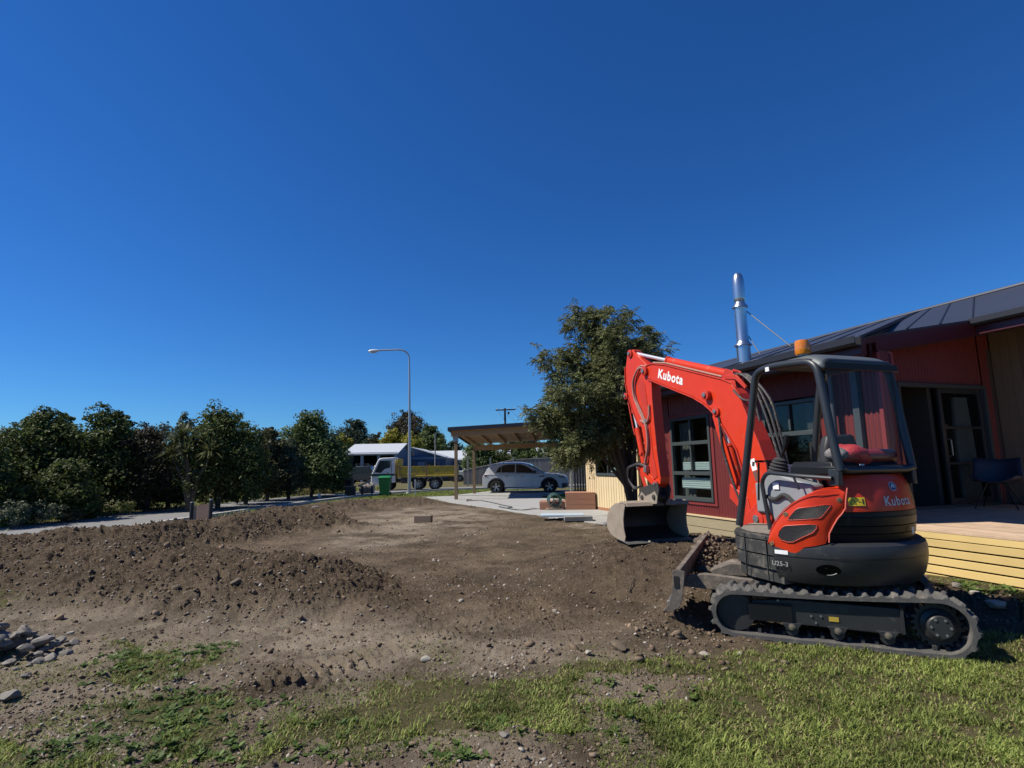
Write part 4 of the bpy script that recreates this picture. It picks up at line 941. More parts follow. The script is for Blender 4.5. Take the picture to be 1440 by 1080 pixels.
# --- engine hood
bonnet = thing
m = MB(); hr = [(.60, .826), (.735, .826), (.752, .885), (.745, .889), (.753, .893), (.762, .948), (.755, .952), (.763, .957), (.769, 1.02), (.766, 1.025), (.770, 1.03), (.768, 1.065), (.60, 1.067)]
rows = rev(frange(-96, 43, 44), hr); m.grid(rows); m.add(rows[-1], [tuple(range(len(hr)))]); m.build('lower_hood', blk, ex, smooth=25, label='black ribbed lower hood')
m = MB(); hr = [(.55, 1.07), (.766, 1.07), (.764, 1.12), (.752, 1.20), (.735, 1.28), (.712, 1.335), (.68, 1.362), (.60, 1.372), (.30, 1.376), (.0, 1.376)]
def hoodrow(t):
    k = 1.0; rr = []
    for r, z in hr:
        zz = z - (.05*(t+10)/80*(z-1.07)/.3 if t < -10 else 0)
        # right-hand side of the hood drops a little lower
        zz = z - (max(0, (-t-8)/60)*.0) + 0
        r = r + .016*float(sstep(-5, 28, t))*(1 if r > .6 else 0)
        rr.append(CY(t, r, zz))
    return rr
rows = [hoodrow(t) for t in frange(-80, 31.5, 40)]; m.grid(rows); m.add(rows[-1], [tuple(range(len(hr)))]); hood = m.build('upper_hood', red, ex, smooth=28)
m = MB(); m.box(U(-.38, .0, 1.40), (.50, .80, .075), math.atan2(UF.y, UF.x)); m.prism([U(-.60, .40, 1.37), U(-.60, -.40, 1.37), U(-.12, -.40, 1.37), U(-.12, .40, 1.37)], [U(-.55, .37, 1.475), U(-.55, -.37, 1.475), U(-.14, -.37, 1.475), U(-.14, .37, 1.475)])
m.build('canopy_base', blk, ex, bevel=.012)
m = MB(); m.box(U(-.606, .10, 1.43), (.006, .05, .04), math.atan2(UF.y, UF.x)); m.build('small_label', silver, ex)
# lettering and emblem on the hood
def HR(t, z): return float(np.interp(z, [h[1] for h in hr[1:8]], [h[0] for h in hr[1:8]])) + .016*float(sstep(-5, 28, t))
def onhood(t0, z0, R=.772, slope=.15):
    def fn(x, y):
        z = z0+y; t = t0-math.degrees(x/R)
        return CY(t, HR(t, z)+.003, z)
    return fn
text_mesh('Kubota', .105, 'lettering', silver, onhood(-6, 1.145), hood, bold=.002, spacing=1.12)
def disc(name, t0, z0, rx, rz, mt, d, hole=None, n=24):
    m = MB(); vs = []
    for k in range(n):
        a = 2*math.pi*k/n; x, y = rx*math.cos(a), rz*math.sin(a); z = z0+y; t = t0-math.degrees(x/.77)
        vs.append(CY(t, HR(t, z)+d, z))
    m.add(vs, [tuple(range(n))]); return m.build(name, mt, hood)
navy = mat('navy_emblem', (.03, .05, .16), .3)
disc('emblem', -4, 1.265, .048, .036, silver, .0025); disc('emblem_field', -4, 1.265, .042, .031, navy, .0035)
m = MB()
for q in ([(-.034, -.012), (-.008, .022), (.0, .022), (.004, -.012), (-.006, -.012), (-.010, .004), (-.018, -.012)], [(.006, -.012), (.006, .020), (.014, .020), (.034, -.012), (.020, -.012), (.014, .0), (.013, -.012)]):
    vs = []
    for x, y in q:
        z = 1.265+y; t = -4-math.degrees(x/.77); vs.append(CY(t, HR(t, z)+.005, z))
    m.add(vs, [tuple(range(len(vs)))])
m.build('emblem_mark', silver, hood)
def patch(name, t0, t1, z0, z1, mt, d, par, r=None, n=6):
    m = MB(); rows = []
    for t in frange(t0, t1, n):
        row = []
        for z in frange(z0, z1, 3):
            rr = (HR(t, z) if r is None else r)+d; row.append(CY(t, rr, z))
        rows.append(row)
    m.grid(rows); return m.build(name, mt, par)
patch('warning_sticker', 29.3, 19.6, 1.118, 1.185, yel, .003, hood)
dkm = mat('sticker_print', (.03, .03, .02), .6)
m = MB()
for q in ([(-.028, -.02), (0, .025), (.028, -.02), (.020, -.016), (0, .015), (-.020, -.016)], [(-.028, -.02), (-.020, -.016), (.020, -.016), (.028, -.02)]):
    vs = []
    for x, y in q:
        z = 1.15+y; t = 26.6-math.degrees(x/.77); vs.append(CY(t, HR(t, z)+.0042, z))
    m.add(vs, [tuple(range(len(vs)))])
m.build('sticker_triangle', dkm, hood)
patch('sticker_line', 23.6, 22.0, 1.146, 1.151, dkm, .0042, hood); patch('sticker_mark', 21.3, 20.4, 1.13, 1.172, dkm, .0042, hood)
patch('tail_reflector', -26, -31, 1.09, 1.30, mat('amber_reflector', (.42, .22, .05), .2), .0025, hood)
patch('rating_plate', -14, -17.5, .875, .93, silver, .003, ex, r=.777)
# --- left side cover (orange) with two mesh vents
top = [(74.5, .80), (73.2, .88), (70.0, .965), (66.5, 1.03), (63, 1.085), (58.5, 1.14), (54, 1.185), (50.6, 1.21), (45, 1.238), (38, 1.25), (29.5, 1.262)]
bot = [(74.5, .785), (66.6, .757), (61.5, .735), (58.9, .735), (56.5, .76), (54.5, .785), (49, .80), (43.5, .82), (41.5, .89), (39.2, .955), (36.5, 1.02), (33.8, 1.062), (32.2, 1.085), (31.2, 1.18), (29.5, 1.255)]
def ti(tab, t):
    T_ = sorted(tab); return float(np.interp(t, [a for a, b in T_], [b for a, b in T_]))
def panel(top, bot, ths, r0, bulge=.012, lean=.10):
    rows = []
    for t in ths:
        a, b = ti(top, t), ti(bot, t); row = []
        for k in range(9):
            z = b+(a-b)*k/8; e = min(k, 8-k)/8
            r = r0 - .040*float(sstep(52, 33, t)) - lean*max(0, z-1.0)**2*2.2 + bulge*min(1, e*3.2)
            row.append(CY(t, r, z))
        a0 = CY(t, r0-.10, b); a1 = CY(t, r0-.30, a)
        rows.append([a0]+row+[a1])
    return rows
ths = frange(74.5, 29.5, 45)
m = MB(); rows = panel(top, bot, ths, .822); m.grid(rows); m.add(rows[0], [tuple(range(11))]); m.add(rows[-1], [tuple(range(11))]); scov = m.build('side_cover', red, ex, smooth=32, label='orange-red left side cover with two mesh vents')
mesh_m = mat('vent_mesh', (.006, .006, .007), .8, spec=.1)
def vent(pts, r):
    """polygon given as (angle, z): dark mesh pane with a raised rim and slats"""
    c_t = sum(p[0] for p in pts)/len(pts); c_z = sum(p[1] for p in pts)/len(pts)
    def rr(z, t=60): return r - .040*float(sstep(52, 33, t)) - .10*max(0, z-1.0)**2*2.2
    def CV(t, d, z): return CY(t, rr(z, t)+d, z)
    rows = []
    for t in frange(min(p[0] for p in pts)+.05, max(p[0] for p in pts)-.05, 30):
        zz = []
        for (ta, za), (tb, zb) in zip(pts, pts[1:]+pts[:1]):
            if (ta-t)*(tb-t) < 0: zz.append(za+(zb-za)*(t-ta)/(tb-ta))
        rows.append([CV(t, .0135, min(zz)+(max(zz)-min(zz))*k/4) for k in range(5)])
    m = MB(); m.grid(rows); v = m.build('vent', mesh_m, scov)
    rim = []
    for (ta, za), (tb, zb) in zip(pts, pts[1:]+pts[:1]): rim += [(ta+(tb-ta)*k/4, za+(zb-za)*k/4) for k in range(4)]
    m = MB(); m.tube([CV(t, .0125, z) for t, z in rim+rim[:1]], .0045, 6); m.build('vent_rim', redd, v)
    m = MB(); ts = [p[0] for p in pts]; zs = [p[1] for p in pts]
    def clip(seg):
        # keep the sampled points of a slanting line that fall inside the polygon
        return [(t, z) for t, z in seg if in_poly(np.array([t]), np.array([z]), pts)[0]]
    for k in range(-14, 40):
        for sl_ in (.0052, -.0105):
            z0 = min(zs)-.10+k*.0125
            seg = clip([(t, z0+sl_*(t-min(ts))) for t in frange(min(ts), max(ts), 26)])
            if len(seg) > 2: m.tube([CV(t, .0150, z) for t, z in (seg[0], seg[len(seg)//3], seg[2*len(seg)//3], seg[-1])], .0015, 4)
    m.build('vent_mesh_wire', mat('vent_wire', (.05, .05, .055), .5), v, kind='stuff')
vent([(61.8, 1.002), (60.5, 1.03), (57.2, 1.085), (55.5, 1.098), (42, 1.128), (39.2, 1.128), (39.6, 1.112), (44.5, 1.028), (46, 1.018), (60.5, .998)], .822)
vent([(68.0, .862), (67.0, .905), (64.8, .94), (63, .952), (50, .972), (47.2, .968), (47.2, .945), (49.5, .905), (54.5, .868), (60.0, .822), (63, .818), (66.5, .832)], .822)
for t, z in ((62.8, 1.045), (34.2, 1.165), (72.2, .80)):
    m = MB(); m.lathe(CY(t, .826-.040*float(sstep(52, 33, t)), z), [(.020, 0), (.020, .006), (.013, .007), (.013, .003), (.006, .003), (.006, .010), (0, .011)], 12, CY(t, 1, 0)-CY(t, 0, 0)); m.build('cover_bolt', mat('brassy_bolt', (.35, .22, .12), .4, metal=.5), scov)
MB().tube([CY(t, .830-.040*float(sstep(52, 33, t)), z) for t, z in ((41.8, .83), (41.2, .90), (38.8, .96), (36.0, 1.02), (33.6, 1.055), (31.4, 1.10), (30.6, 1.18), (29.3, 1.262))], .006, 6).build('cover_edge', mat('pale_red_edge', (.62, .13, .09), .4), scov)
MB().tube([CY(t, .8325-.040*float(sstep(52, 33, t))-.10*max(0, z-1.0)**2*2.2, z) for t, z in ((73.5, .87), (69, .99), (62.8, 1.095), (57, 1.155), (51, 1.193), (44, 1.205), (34, 1.212))], .003, 5).build('cover_crease', redd, scov)
patch('white_reflector', 71, 63.5, .715, .748, white, .004, cw, r=.822)
def onside(t0, z0, R=.822):
    return lambda x, y: CY(t0-math.degrees(x/R), R+.003, z0+y)
text_mesh('U25-3', .052, 'lettering', mat('worn_lettering', (.26, .26, .25), .6, var=.3, scale=60), onside(68.5, .635), cw, bold=.001, spacing=1.05)
# --- seat, consoles, levers, rails
m = MB(); m.box(U(-.12, .0, 1.20), (.46, .50, .13), math.atan2(UF.y, UF.x)); m.box(U(-.10, 0, 1.0), (.5, .46, .32), math.atan2(UF.y, UF.x)); seat = m.build('seat', mat('black_vinyl', (.02, .02, .022), .55, bump=.001), ex, bevel=.03)
m = MB(); m.prism([U(-.26, y, z) for y, z in ((-.20, 1.26), (.20, 1.26), (.20, 1.56), (.15, 1.70), (-.15, 1.70), (-.20, 1.56))], [U(-.36, y, z) for y, z in ((-.20, 1.26), (.20, 1.26), (.20, 1.58), (.15, 1.72), (-.15, 1.72), (-.20, 1.58))]); m.build('seat_back', mat('black_vinyl', (.02, .02, .022), .55), ex, bevel=.03)
for sg in (1, -1):
    m = MB(); A = [(-.42, .92), (-.40, 1.28), (-.20, 1.33), (.06, 1.40), (.13, 1.34), (.16, 1.18), (.08, 1.0), (.02, .87), (-.3, .87)]
    m.prism([U(x, sg*.30, z) for x, z in A], [U(x, sg*.46, z) for x, z in A]); co = m.build('console', greyp, ex, bevel=.02)
    m = MB(); m.lathe(U(.03, sg*.38, 1.37), [(.088, 0), (.096, .02), (.078, .03), (.088, .05), (.070, .06), (.080, .08), (.060, .09), (.070, .108), (.052, .12), (.056, .135), (.024, .155)], 16, U(-.25, 0, 1)-U(0, 0, 0)); m.build('lever_boot', rubd, co)
    m = MB(); m.tube([U(-.01, sg*.38, 1.50), U(-.065, sg*.375, 1.60), U(-.085, sg*.37, 1.66), U(-.10, sg*.37, 1.72)], [.012, .017, .028, .024], 10); m.build('lever', blk, co)
    if sg < 0: m = MB(); m.tube(rounded([U(-.36, sg*.40, 1.30), U(-.34, sg*.40, 1.42), U(-.10, sg*.39, 1.43)], .06), .032, 10); m.build('arm_rest', rubd, co)
m = MB(); m.box(U(-.02, .47, 1.26), (.07, .006, .06), math.atan2(UF.y, UF.x)); m.build('console_label', white, ex)
m = MB(); m.tube(rounded([U(.10, .47, 1.16), U(.0, .475, 1.13), U(-.12, .475, 1.20), U(-.28, .475, 1.06)], .06), .02, 8); m.build('console_cable', rubd, ex)
m = MB(); m.tube(rounded([U(.06, .50, .86), U(.10, .52, 1.30), U(.0, .54, 1.385), U(-.30, .54, 1.36), U(-.62, .46, 1.34)], .09), .019, 10); m.build('safety_rail', tubem, ex)
m = MB(); m.tube([U(-.30, .54, 1.355), U(-.34, .53, 1.24)], .010, 8); m.build('rail_stay', tubem, ex)
for k, (x, y) in enumerate(((.50, -.06), (.50, .08))):
    m = MB(); m.tube([U(x, y, .86), U(x-.04, y, 1.18), U(x-.07, y, 1.27)], .012, 8); m.build('travel_lever', blk, ex)
for k, y in enumerate((.16, .28, .02)):
    m = MB(); m.tube([U(.42, y, 1.1), U(.38, y, 1.47)], .010, 7); m.box(U(.37, y, 1.485), (.03, .09, .022), math.atan2(UF.y, UF.x)); m.build('control_lever', blk, ex)
m = MB(); m.box(U(.47, -.05, 1.12), (.16, .5, .3), math.atan2(UF.y, UF.x)); m.build('front_console', greyp, ex, bevel=.02)
m = MB(); m.box(U(.30, -.42, 1.22), (.4, .16, .35), math.atan2(UF.y, UF.x)); m.build('side_console', greyp, ex, bevel=.02)
m = MB(); m.box(U(-.08, .15, 1.41), (.002, .16, .12), math.atan2(UF.y, UF.x)); m.box(U(.10, .2, 1.40), (.002, .2, .10), math.atan2(UF.y, UF.x)); m.build('operator_label', white, ex)
# red jacket / oily rag heap stuffed behind the seat
rg = MB(); rs = random.Random(4)
def blob(c, r, squash=(1, 1, .7), n=9, seed=1):
    q = MB(); rows = []; rr = random.Random(seed)
    for i in range(n+1):
        ph = math.pi*i/n; row = []
        for k in range(12):
            a = 2*math.pi*k/12; R_ = r*(1+.22*math.sin(3*a+seed)*math.sin(2*ph+seed)+rr.uniform(-.07, .07))
            row.append(Vector(c)+Vector((R_*math.sin(ph)*math.cos(a)*squash[0], R_*math.sin(ph)*math.sin(a)*squash[1], R_*math.cos(ph)*squash[2])))
        rows.append(row)
    q.grid(rows, closed=True); return q
jk = blob(U(-.52, .12, 1.53), .115, (1.5, .8, .75), seed=3)
jkt = jk.build('rag', mat('red_oily_cloth', (.38, .035, .04), .5, var=.3, scale=20, bump=.01, bscale=22), None, smooth=70, label='crumpled red rag stuffed behind the canopy post on the excavator hood', cat='rag', org=U(-.52, .12, 1.48))
blob(U(-.52, .27, 1.535), .075, (1.2, 1, .8), seed=5).build('rag', mat('grey_rag', (.16, .15, .15), .8, var=.4, scale=25, bump=.008, bscale=30), None, smooth=70, label='grey bundled rag beside the red one on the excavator hood', cat='rag', org=U(-.52, .27, 1.48))
m = MB(); m.tube([U(-.53, -.03, 1.515), U(-.52, -.36, 1.515)], .062, 14); m.build('fire_extinguisher', mat('dark_red_cylinder', (.20, .02, .02), .3), None, smooth=40, label='dark red cylinder lying across the back of the excavator canopy base', cat='cylinder', org=U(-.5, -.2, 1.48))
# --- canopy
def hoop(y): return rounded([U(.50, y*1.12, .86), U(.40, y*1.05, 1.35), U(.24, y, 2.06), U(.17, y, 2.345), U(-.02, y, 2.375), U(-.30, y, 2.36), U(-.54, y, 2.33), U(-.585, y, 2.0), U(-.62, y, 1.70), U(-.66, y*.98, 1.40)], .22, 7)
can = MB(); can.tube(hoop(.42), .035, 14); h1 = can.build('canopy_frame', tubem, ex)
can = MB(); can.tube(hoop(-.42), .035, 14); can.build('canopy_frame', tubem, ex)
m = MB(); m.tube(rounded([U(-.575, .41, 2.27), U(-.585, .36, 2.33), U(-.585, -.36, 2.33), U(-.575, -.41, 2.27)], .06), .026, 12); m.build('canopy_crossbar', tubem, ex)
m = MB(); m.tube(rounded([U(-.665, .40, 1.42), U(-.66, .34, 1.40), U(-.66, -.34, 1.40), U(-.665, -.40, 1.42)], .05), .03, 12); m.build('canopy_crossbar', tubem, ex)
m = MB(); rows = []
for x in frange(.16, -.60, 16):
    e = max(0, (-x-.40)/.20); zt = 2.425 - .11*e*e - (.03 if x > .12 else 0); row = []
    for k in range(13):
        y = -.44+.88*k/12; q = (abs(y)/.44)**8; row.append(U(x-.02*(x < -.5), y, zt-.055*q))
    rows.append(row)
m.grid(rows); rf = m.build('canopy_roof', mat('roof_panel_grey', (.085, .098, .105), .5, dirt=((.13, .125, .12), .62, 6)), ex, smooth=50); sm = rf.modifiers.new('t', 'SOLIDIFY'); sm.thickness = .02
MB().beam(U(-.625, .42, 2.285), U(-.625, -.42, 2.285), .012, .06).build('roof_edge', blk, ex, bevel=.004)
m = MB(); m.prism([U(-.60, y, z) for y, z in ((.385, 2.26), (-.385, 2.26), (-.385, 1.47), (.385, 1.47))], [U(-.605, y, z) for y, z in ((.385, 2.26), (-.385, 2.26), (-.385, 1.47), (.385, 1.47))]); m.build('rear_screen', glassmat('tinted_screen', (.97, .98, 1.0), .99, .03, .006, .22), ex, smooth=0)
for y in (.385, -.385): MB().tube([U(-.60, y, 1.47), U(-.60, y, 2.26)], .006, 6).build('screen_seal', rubd, ex)
for y in (.42, -.42):
    m = MB(); m.box(U(-.62, y, 1.345), (.10, .05, .14), math.atan2(UF.y, UF.x)); m.build('canopy_bracket', tubem, ex, bevel=.008)
m = MB(); m.box(U(-.02, .452, 2.35), (.045, .012, .04), math.atan2(UF.y, UF.x)); m.build('frame_tag', white, ex)
m = MB(); m.tube(rounded([U(.02, .3, 2.38), U(-.02, .3, 2.43), U(-.08, .3, 2.40)], .02), .004, 5); m.tube(rounded([U(-.30, -.25, 2.39), U(-.34, -.25, 2.44), U(-.40, -.25, 2.40)], .02), .004, 5); m.build('roof_clip', steelg, ex, kind=None)
bc = MB(); bc.lathe(U(-.33, .33, 2.39), [(.030, 0), (.030, .03), (.048, .032), (.048, .045)], 16); beacon = bc.build('beacon', steelg, ex)
bc = MB(); bc.lathe(U(-.33, .33, 2.435), [(.060, 0), (.066, .012), (.065, .105), (.058, .130), (.03, .138)], 18); am = bc.build('beacon_lens', None or mat('amber_lens', (.62, .19, .012), .12, coat=.6, var=.3, scale=40), beacon)
# --- boom, arm, bucket: outlines stand in the boom plane, sides have their own thickness
def BP(x, y, z): return U(x, y, z)
def plate(name, P, y0, y1, mt, par=ex, bevel=.006, **k):
    m = MB(); m.prism([BP(x, y0, z) for x, z in P], [BP(x, y1, z) for x, z in P]); return m.build(name, mt, par, bevel=bevel, **k)
boomP = [(2.72, 2.80), (2.66, 2.865), (2.50, 2.865), (2.19, 2.795), (1.60, 2.60), (1.08, 2.43), (.92, 2.355), (.82, 2.23), (.755, 2.056), (.702, 1.934), (.592, 1.70), (.507, 1.475), (.48, 1.07), (.50, .80), (.68, .80), (.83, 1.0), (.822, 1.35), (.913, 1.62), (1.084, 1.86), (1.20, 2.01), (1.31, 2.11), (1.43, 2.19), (1.62, 2.29), (2.10, 2.475), (2.50, 2.63), (2.70, 2.71)]
boom = plate('boom', boomP, -.075, .075, red, bevel=.010)
# pressed flanges along the top and bottom edges, proud of the web
for P in ([(2.64, 2.87), (2.50, 2.872), (2.19, 2.802), (1.60, 2.607), (1.08, 2.437), (.915, 2.362), (.812, 2.23), (.745, 2.056), (.692, 1.934), (.582, 1.70), (.498, 1.475), (.47, 1.07)], [(2.62, 2.665), (2.50, 2.622), (2.10, 2.467), (1.62, 2.282), (1.43, 2.182), (1.315, 2.10), (1.205, 2.0), (1.094, 1.855), (.923, 1.615), (.832, 1.35), (.84, 1.02)]):
    m = MB()
    for a, b in zip(P[:-1], P[1:]): m.beam(BP(a[0], 0, a[1]), BP(b[0], 0, b[1]), .172, .014, up=(UF.x*.01, UF.y*.01, 1) if abs(b[0]-a[0]) > .08 else tuple(UF))
    m.build('boom_flange', redd, boom, bevel=.002)
def bushing(name, x, z, r, hw, par, mt=redd, n=18):
    m = MB(); m.lathe(BP(x, -hw, z), [(r*.5, -.006), (r, 0), (r, 2*hw), (r*.5, 2*hw+.006)], n, UL); o = m.build(name, mt, par)
    m = MB(); m.lathe(BP(x, hw, z), [(r*.45, 0), (r*.45, .02), (r*.2, .022)], 10, UL); m.build('pin', steelg, o); return o
bushing('boom_tip_boss', 2.66, 2.80, .065, .095, boom); bushing('cylinder_boss', 1.20, 2.07, .055, .10, boom); bushing('knee_boss', 1.33, 2.28, .062, .13, boom)
# logo on the boom side, following its slope
bd = (Vector((2.60, 0, 2.745))-Vector((1.60, 0, 2.415))).normalized(); sl_ = math.atan2(-bd.z, -bd.x)
bx0, bz0 = 2.08, 2.615
def onboom(x, y):
    # reading direction runs from the tip back towards the knee
    dx, dz = -bd.x, -bd.z; nx_, nz_ = -dz, dx
    if nz_ < 0: nx_, nz_ = -nx_, -nz_
    return BP(bx0+dx*x+nx_*y, .0775, bz0+dz*x+nz_*y)
text_mesh('Kubota', .172, 'lettering', white, onboom, boom, bold=.006, spacing=1.15)
m = MB(); A = [(.66, 1.52), (.735, 1.50), (.70, 1.38), (.63, 1.40)]; m.add([BP(x, .0775, z) for x, z in A], [(0, 1, 2, 3)]); m.build('lifting_sticker', white, boom)
m = MB(); A = [(.64, 1.39), (.70, 1.37), (.665, 1.27), (.61, 1.29)]; m.add([BP(x, .0775, z) for x, z in A], [(0, 1, 2, 3)]); m.build('faded_sticker', mat('brown_sticker', (.16, .07, .05), .6), boom)
m = MB(); A = [(.655, 1.475), (.69, 1.485), (.70, 1.44), (.672, 1.43)]; m.add([BP(x, .079, z) for x, z in A], [(0, 1, 2, 3)]); m.build('sticker_mark', dkm, boom)
# swing bracket and boom foot
plate('swing_bracket', [(.36, .62), (.40, 1.02), (.52, 1.12), (.66, 1.00), (.80, .90), (.84, .70), (.70, .55), (.5, .50)], -.17, .17, redd, bevel=.012)
bushing('foot_boss', .58, .90, .085, .18, ex)
# boom cylinder (in front of the boom, towards the bucket)
def ram(name, a, b, f_, r, off, mtb=red, split=1, rod_r=None):
    A = BP(a[0], off, a[1]); B = BP(b[0], off, b[1]); M_ = A.lerp(B, f_)
    m = MB(); m.tube([A, M_], r, 16); m.tube([M_-(B-A).normalized()*.03, M_], r*1.18, 16); o = m.build(name, mtb, ex)
    m = MB(); m.cyl(M_, B, rod_r or r*.52, 14); m.build('rod', chrome, o)
    for c_ in (A, B):
        m = MB(); m.lathe(c_-UL*.055, [(r*.6, 0), (r*1.1, .005), (r*1.1, .105), (r*.6, .11)], 14, UL); m.build('eye', redd, o)
    return o
ram('boom_cylinder', (.99, 1.18), (1.21, 2.05), .58, .046, .0)
MB().tube(rounded([BP(1.16, .085, 2.0), BP(1.14, .09, 1.65), BP(1.0, .09, 1.25), BP(.86, .09, .95)], .1), .014, 8).build('boom_hose', hosem, ex)
plate('cylinder_guard', [(1.25, 2.08), (1.29, 2.02), (1.05, 1.26), (.985, 1.16), (.965, 1.28), (1.10, 1.70)], .055, .075, red, bevel=.004)
plate('cylinder_foot', [(.72, .82), (1.08, 1.08), (1.06, 1.24), (.80, 1.10)], -.09, .09, redd, bevel=.008)
# arm cylinder on top of the boom
ram('arm_cylinder', (.98, 2.47), (3.03, 3.13), .60, .052, .0, rod_r=.026)
plate('cylinder_lug', [(.86, 2.30), (.90, 2.50), (1.02, 2.55), (1.12, 2.42)], -.065, -.045, redd, bevel=.003); plate('cylinder_lug', [(.86, 2.30), (.90, 2.50), (1.02, 2.55), (1.12, 2.42)], .045, .065, redd, bevel=.003)
m = MB()
for k in range(4): m.tube([BP(2.5, -.05+.033*k, 2.89), BP(2.2, -.05+.033*k, 2.83), BP(1.5, -.05+.033*k, 2.60), BP(1.10, -.05+.033*k, 2.47)], .012, 7)
m.build('boom_line', hoser, boom)
for k in range(3):
    yy = .05-.04*k; m = MB(); m.tube(rounded([BP(1.0, yy, 2.44), BP(.80, yy, 2.47), BP(.60, yy, 2.30), BP(.45, yy, 1.9+.1*k), BP(.30, yy, 1.35), BP(.40, yy, .95)], .18), .015, 8); m.build('boom_hose', hosem, boom)
MB().tube(rounded([BP(.88, .09, 2.28), BP(.74, .10, 2.15), BP(.56, .10, 2.12), BP(.50, .11, 1.9)], .08), .012, 8).build('boom_hose', hosem, boom)
plate('hose_guard', [(1.02, 2.47), (.84, 2.45), (.70, 2.30), (.72, 2.27), (.86, 2.40), (1.03, 2.43)], .05, .075, redd, bevel=.003)
# arm (dipper)
armP = [(3.15, 3.19), (3.02, 3.17), (2.86, 3.05), (2.70, 2.93), (2.58, 2.83), (2.55, 2.60), (2.55, 2.35), (2.53, 2.0), (2.50, 1.6), (2.455, 1.30), (2.47, 1.20), (2.56, 1.16), (2.66, 1.19), (2.78, 1.50), (2.83, 1.80), (2.885, 2.02), (3.00, 2.12), (3.10, 2.30), (3.19, 2.50), (3.25, 2.70), (3.235, 2.95)]
arm = plate('arm', armP, -.085, .062, red, bevel=.008)
m = MB(); Q = [(3.245, 2.95), (3.26, 2.70), (3.20, 2.50), (3.105, 2.295), (3.0, 2.11), (2.89, 2.01)]
for a, b in zip(Q[:-1], Q[1:]): m.beam(BP(a[0], 0, a[1]), BP(b[0], 0, b[1]), .15, .012, up=tuple(UF))
m.build('arm_flange', redd, arm, bevel=.002)
m = MB(); Q = [(2.572, 2.80), (2.54, 2.60), (2.54, 2.35), (2.52, 2.0), (2.49, 1.6), (2.445, 1.30)]
for a, b in zip(Q[:-1], Q[1:]): m.beam(BP(a[0], 0, a[1]), BP(b[0], 0, b[1]), .15, .012, up=tuple(UF))
m.build('arm_flange', redd, arm, bevel=.002)
bushing('arm_top_boss', 3.07, 3.13, .06, .085, arm); bushing('arm_pivot_boss', 2.665, 2.795, .07, .115, arm)
bushing('bucket_cylinder_boss', 3.24, 2.50, .05, .09, arm)
plate('reinforcing_plate', [(2.92, 2.66), (2.80, 2.74), (2.72, 2.60), (2.66, 2.2), (2.60, 1.62), (2.52, 1.30), (2.64, 1.24), (2.72, 1.60), (2.78, 2.05), (2.86, 2.4)], .0625, .070, redd, arm, bevel=.002)
# looping hoses down the arm
for k, (dz, y) in enumerate(((0, .085), (.03, .105))):
    m = MB(); m.tube(rounded([BP(2.62, y, 2.86-dz), BP(2.82, y, 2.90-dz), BP(3.0, y, 2.72-dz), BP(2.98, y, 2.45), BP(2.80, y, 2.20-dz), BP(2.68, y, 2.0), BP(2.66, y, 1.72), BP(2.76, y, 1.50), BP(2.80, y, 1.36)], .14, 6), .0125, 8); m.build('arm_hose', hoser, arm)
m = MB(); m.tube(rounded([BP(2.86, .08, 2.10), BP(2.70, .09, 2.04), BP(2.62, .09, 2.12), BP(2.62, .08, 2.3)], .08), .014, 8); m.build('arm_hose', hoser, arm)
MB().box(BP(2.70, .08, 2.08), (.05, .05, .05), .3).build('hose_clamp', steelg, arm, bevel=.004)
MB().box(BP(2.74, .09, 1.40), (.07, .05, .10), .3).build('hose_coupling', steelg, arm, bevel=.006)
for k in range(2):
    m = MB(); m.tube(rounded([BP(2.76, .08, 1.44), BP(2.92, .12, 1.47+.02*k), BP(3.18+.03*k, .14, 1.42), BP(3.26, .10, 1.25), BP(3.12, .08, 1.12-.03*k), BP(2.92, .10, 1.16)], .12, 6), .012, 8); m.build('coupler_hose', hosem, ex)
# bucket cylinder behind the arm, links
ram('bucket_cylinder', (3.24, 2.50), (2.97, 1.62), .30, .030, .0, rod_r=.02); 
m = MB(); m.tube([BP(3.08, 0, 2.0), BP(2.94, 0, 1.48)], .047, 16); m.build('cylinder_barrel', red, ex)
m = MB(); m.tube([BP(3.24, .05, 2.45), BP(3.12, .05, 2.0), BP(3.08, .05, 1.9)], .010, 7); m.build('cylinder_pipe', redd, ex)
for y in (-.085, .075):
    plate('tipping_link', [(2.98, 1.44), (2.94, 1.48), (2.60, 1.27), (2.56, 1.20), (2.62, 1.17), (2.96, 1.38)], y, y+.014, red, bevel=.003)
    plate('bucket_link', [(2.98, 1.46), (2.93, 1.44), (2.78, 1.10), (2.84, 1.07), (3.0, 1.40)], y*.8, y*.8+.012, redd, bevel=.003)
bushing('link_boss', 2.96, 1.42, .04, .10, ex); bushing('arm_end_boss', 2.56, 1.20, .05, .09, arm)
# quick hitch
mudd = mat('black_hitch_steel', (.035, .031, .028), .7, var=.3, bump=.004, bscale=40, dirt=((.16, .135, .11), .58, 14))
plate('quick_hitch', [(2.50, 1.22), (2.90, 1.14), (3.00, 1.02), (2.96, .90), (2.80, .86), (2.62, .90), (2.50, 1.0), (2.46, 1.12)], -.10, -.075, mudd, bevel=.006)
plate('quick_hitch', [(2.50, 1.22), (2.90, 1.14), (3.00, 1.02), (2.96, .90), (2.80, .86), (2.62, .90), (2.50, 1.0), (2.46, 1.12)], .075, .10, mudd, bevel=.006)
m = MB(); m.box(BP(2.76, 0, 1.02), (.30, .15, .12), math.atan2(UF.y, UF.x)); m.cyl(BP(2.88, -.12, 1.0), BP(2.88, .12, 1.0), .035, 12); m.cyl(BP(2.58, -.12, 1.02), BP(2.58, .12, 1.02), .035, 12); m.build('hitch_core', mudd, ex, bevel=.006)
